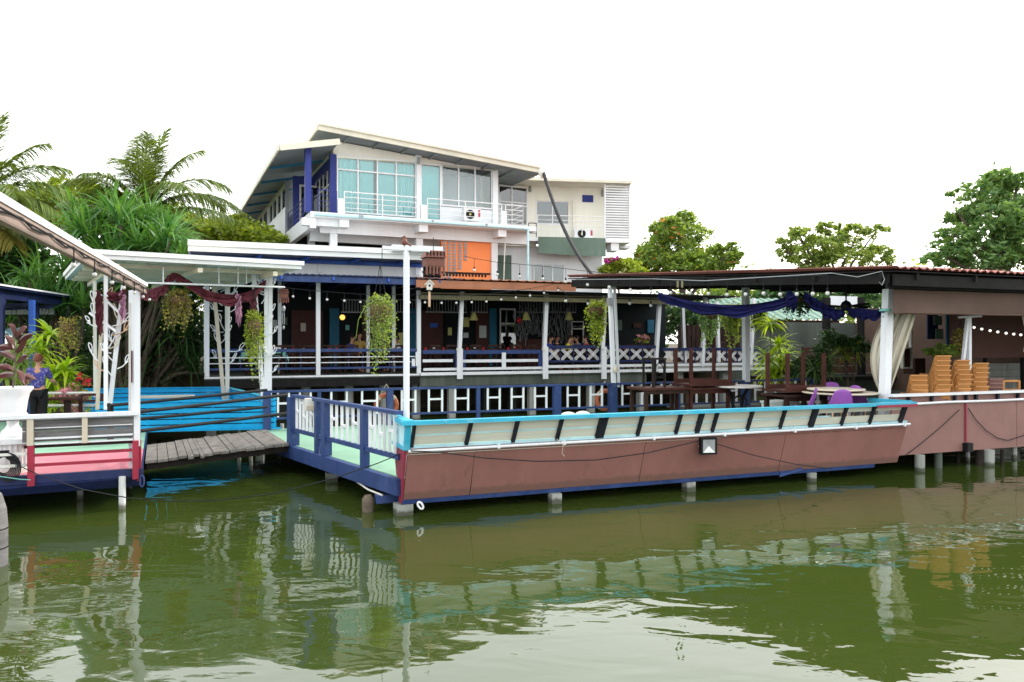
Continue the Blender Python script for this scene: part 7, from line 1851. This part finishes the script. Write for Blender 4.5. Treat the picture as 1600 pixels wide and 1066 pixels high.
def make_dining_chair():
    t = thing('dining_chair', 'dark wooden chair at a dining table behind the restaurant railing', 'chair', group='dark chairs in the dining rooms')
    MB().box(W0, -.21, .21, -.21, .21, .43, .46).build('seat', 'dark_wood', t, local=True)
    for sx in (-1, 1):
        MB().bar((sx * .19, .19, 0), (sx * .19, .24, .95), .035, .035).build('back_leg', 'dark_wood', t, local=True); MB().box(W0, sx * .19 - .017, sx * .19 + .017, -.20, -.165, 0, .428).build('front_leg', 'dark_wood', t, local=True)
    for z in (.62, .75, .88): MB().box(W0, -.17, .17, .205 + (z - .6) * .05, .225 + (z - .6) * .05, z, z + .07).build('back_slat', 'dark_wood', t, local=True)
    return t
dc = make_dining_chair(); dc_used = [False]
NMT = ['teal clothed dining table in the left pavilion', 'dining table right of the teal clothed one', 'dining table left of the big hanging plant', 'dining table behind the big hanging plant', 'dining table behind the tall white lamp post', 'dining table left of the pale notice', 'dining table below the red lantern', 'dining table where the yellow shirted diner sits', 'dining table right of the hall hanging plant']
for i, (x, b) in enumerate(((412, RF + 1.2), (462, RF + 1.8), (530, RF + 1.4), (605, RF + 1.5), (682, RF + 1.2), (745, RF + 1.6), (805, RF + 1.3), (897, RF + 1.2), (990, RF + 1.5))):
    dining_set(i, x, b, NMT[i], 'teal_cloth' if i == 0 else None, 4 if i != 7 else 2)

# ------------------------------------------------------------ hung ornaments
def chime(label, x, y0, y1, d, w, tail):
    c = px(x, y0, d); h = c.z - px(x, y1, d).z; r = w * d / F / 2
    t = thing('wooden_chime', label, 'wind chime', (c.x, c.y, c.z - h))
    f = Frame(c.x, c.y, 20); z1, z0 = c.z, c.z - h
    mb = MB(); mb.hexa([f.P(-r, -r, z1 - h * .28), f.P(r, -r, z1 - h * .28), f.P(r, r, z1 - h * .28), f.P(-r, r, z1 - h * .28), f.P(-r * .75, -r * .75, z1), f.P(r * .75, -r * .75, z1), f.P(r * .75, r * .75, z1), f.P(-r * .75, r * .75, z1)]); mb.build('roof', 'chime_wood', t)
    MB().box(f, -r * .85, r * .85, -r * .85, r * .85, z1 - h * .62, z1 - h * .30).build('body', 'chime_wood', t)
    for i in range(6):
        a = -r * .8 + i * r * 1.6 / 5
        MB().tube([f.P(a, -r * .8, z1 - h * .63), f.P(a, -r * .8, z0 + h * .05 * (i % 2))], r * .11, 6).build('bar', 'chime_wood', t)
        MB().tube([f.P(a, -r * .9, z1 - h * .32), f.P(a, -r * .9, z1 - h * .05)], r * .08, 5).build('slat', 'dark_wood', t)
    MB().tube([(c.x, c.y, z1), (c.x, c.y, z1 + .25)], .006, 4).build('cord', 'rubber', t)
    if tail:
        zz = px(x, tail, d).z; MB().tube([(c.x, c.y, z0 + h * .3), (c.x, c.y, zz)], .006, 4).build('pull_cord', 'rubber', t)
        MB().lathe((c.x, c.y, z0 - .12), [(.02, -.08), (.05, -.03), (.045, .02), (.02, .06)], 8).build('bell', 'grey_metal', t, smooth=True)
        for s in (-1, 1): MB().tube([(c.x + s * .02, c.y, z0 - .22), (c.x + s * .02, c.y, z0 - .5)], .010, 5).build('tube', 'grey_metal', t)
        MB().ball((c.x, c.y, zz), .03, 8, 6, 1.6).build('clapper', 'grey_metal', t, smooth=True)
chime('large brown wooden chime beside the orange wall', 677, 393, 431, 13.5, 34, None)
chime('brown wooden chime with silver bell at the canopy corner', 443, 452, 474, 18.3, 16, 512)
c = px(671, 446, 15.0); bh = thing('birdhouse', 'small white birdhouse with a pale wooden chime below', 'birdhouse', (c.x, c.y, c.z - .2)); f = Frame(c.x, c.y, 10)
MB().prism([f.P(-.05, -.06, c.z - .09), f.P(.05, -.06, c.z - .09), f.P(.06, -.06, c.z + .02), f.P(0, -.06, c.z + .08), f.P(-.06, -.06, c.z + .02)], f.P(0, .12) - f.P(0, 0)).build('body', 'bird_white', bh)
for s in (-1, 1): MB().bar(f.P(s * .09, 0, c.z + .01), f.P(0, 0, c.z + .10), .16, .018, up=(0, 0, 1)).build('roof', 'bird_white', bh)
n = 12; MB().prism([f.P(.022 * math.cos(2 * math.pi * i / n), -.064, c.z - .01 + .022 * math.sin(2 * math.pi * i / n)) for i in range(n)], f.P(0, .003) - f.P(0, 0)).build('hole', 'black', bh)
MB().box(f, -.02, .02, -.02, .02, c.z - .42, c.z - .12).build('chime_bar', 'pale_wood', bh)
MB().tube([(c.x, c.y, c.z + .09), (c.x, c.y, c.z + .3)], .005, 4).build('cord', 'rubber', bh)
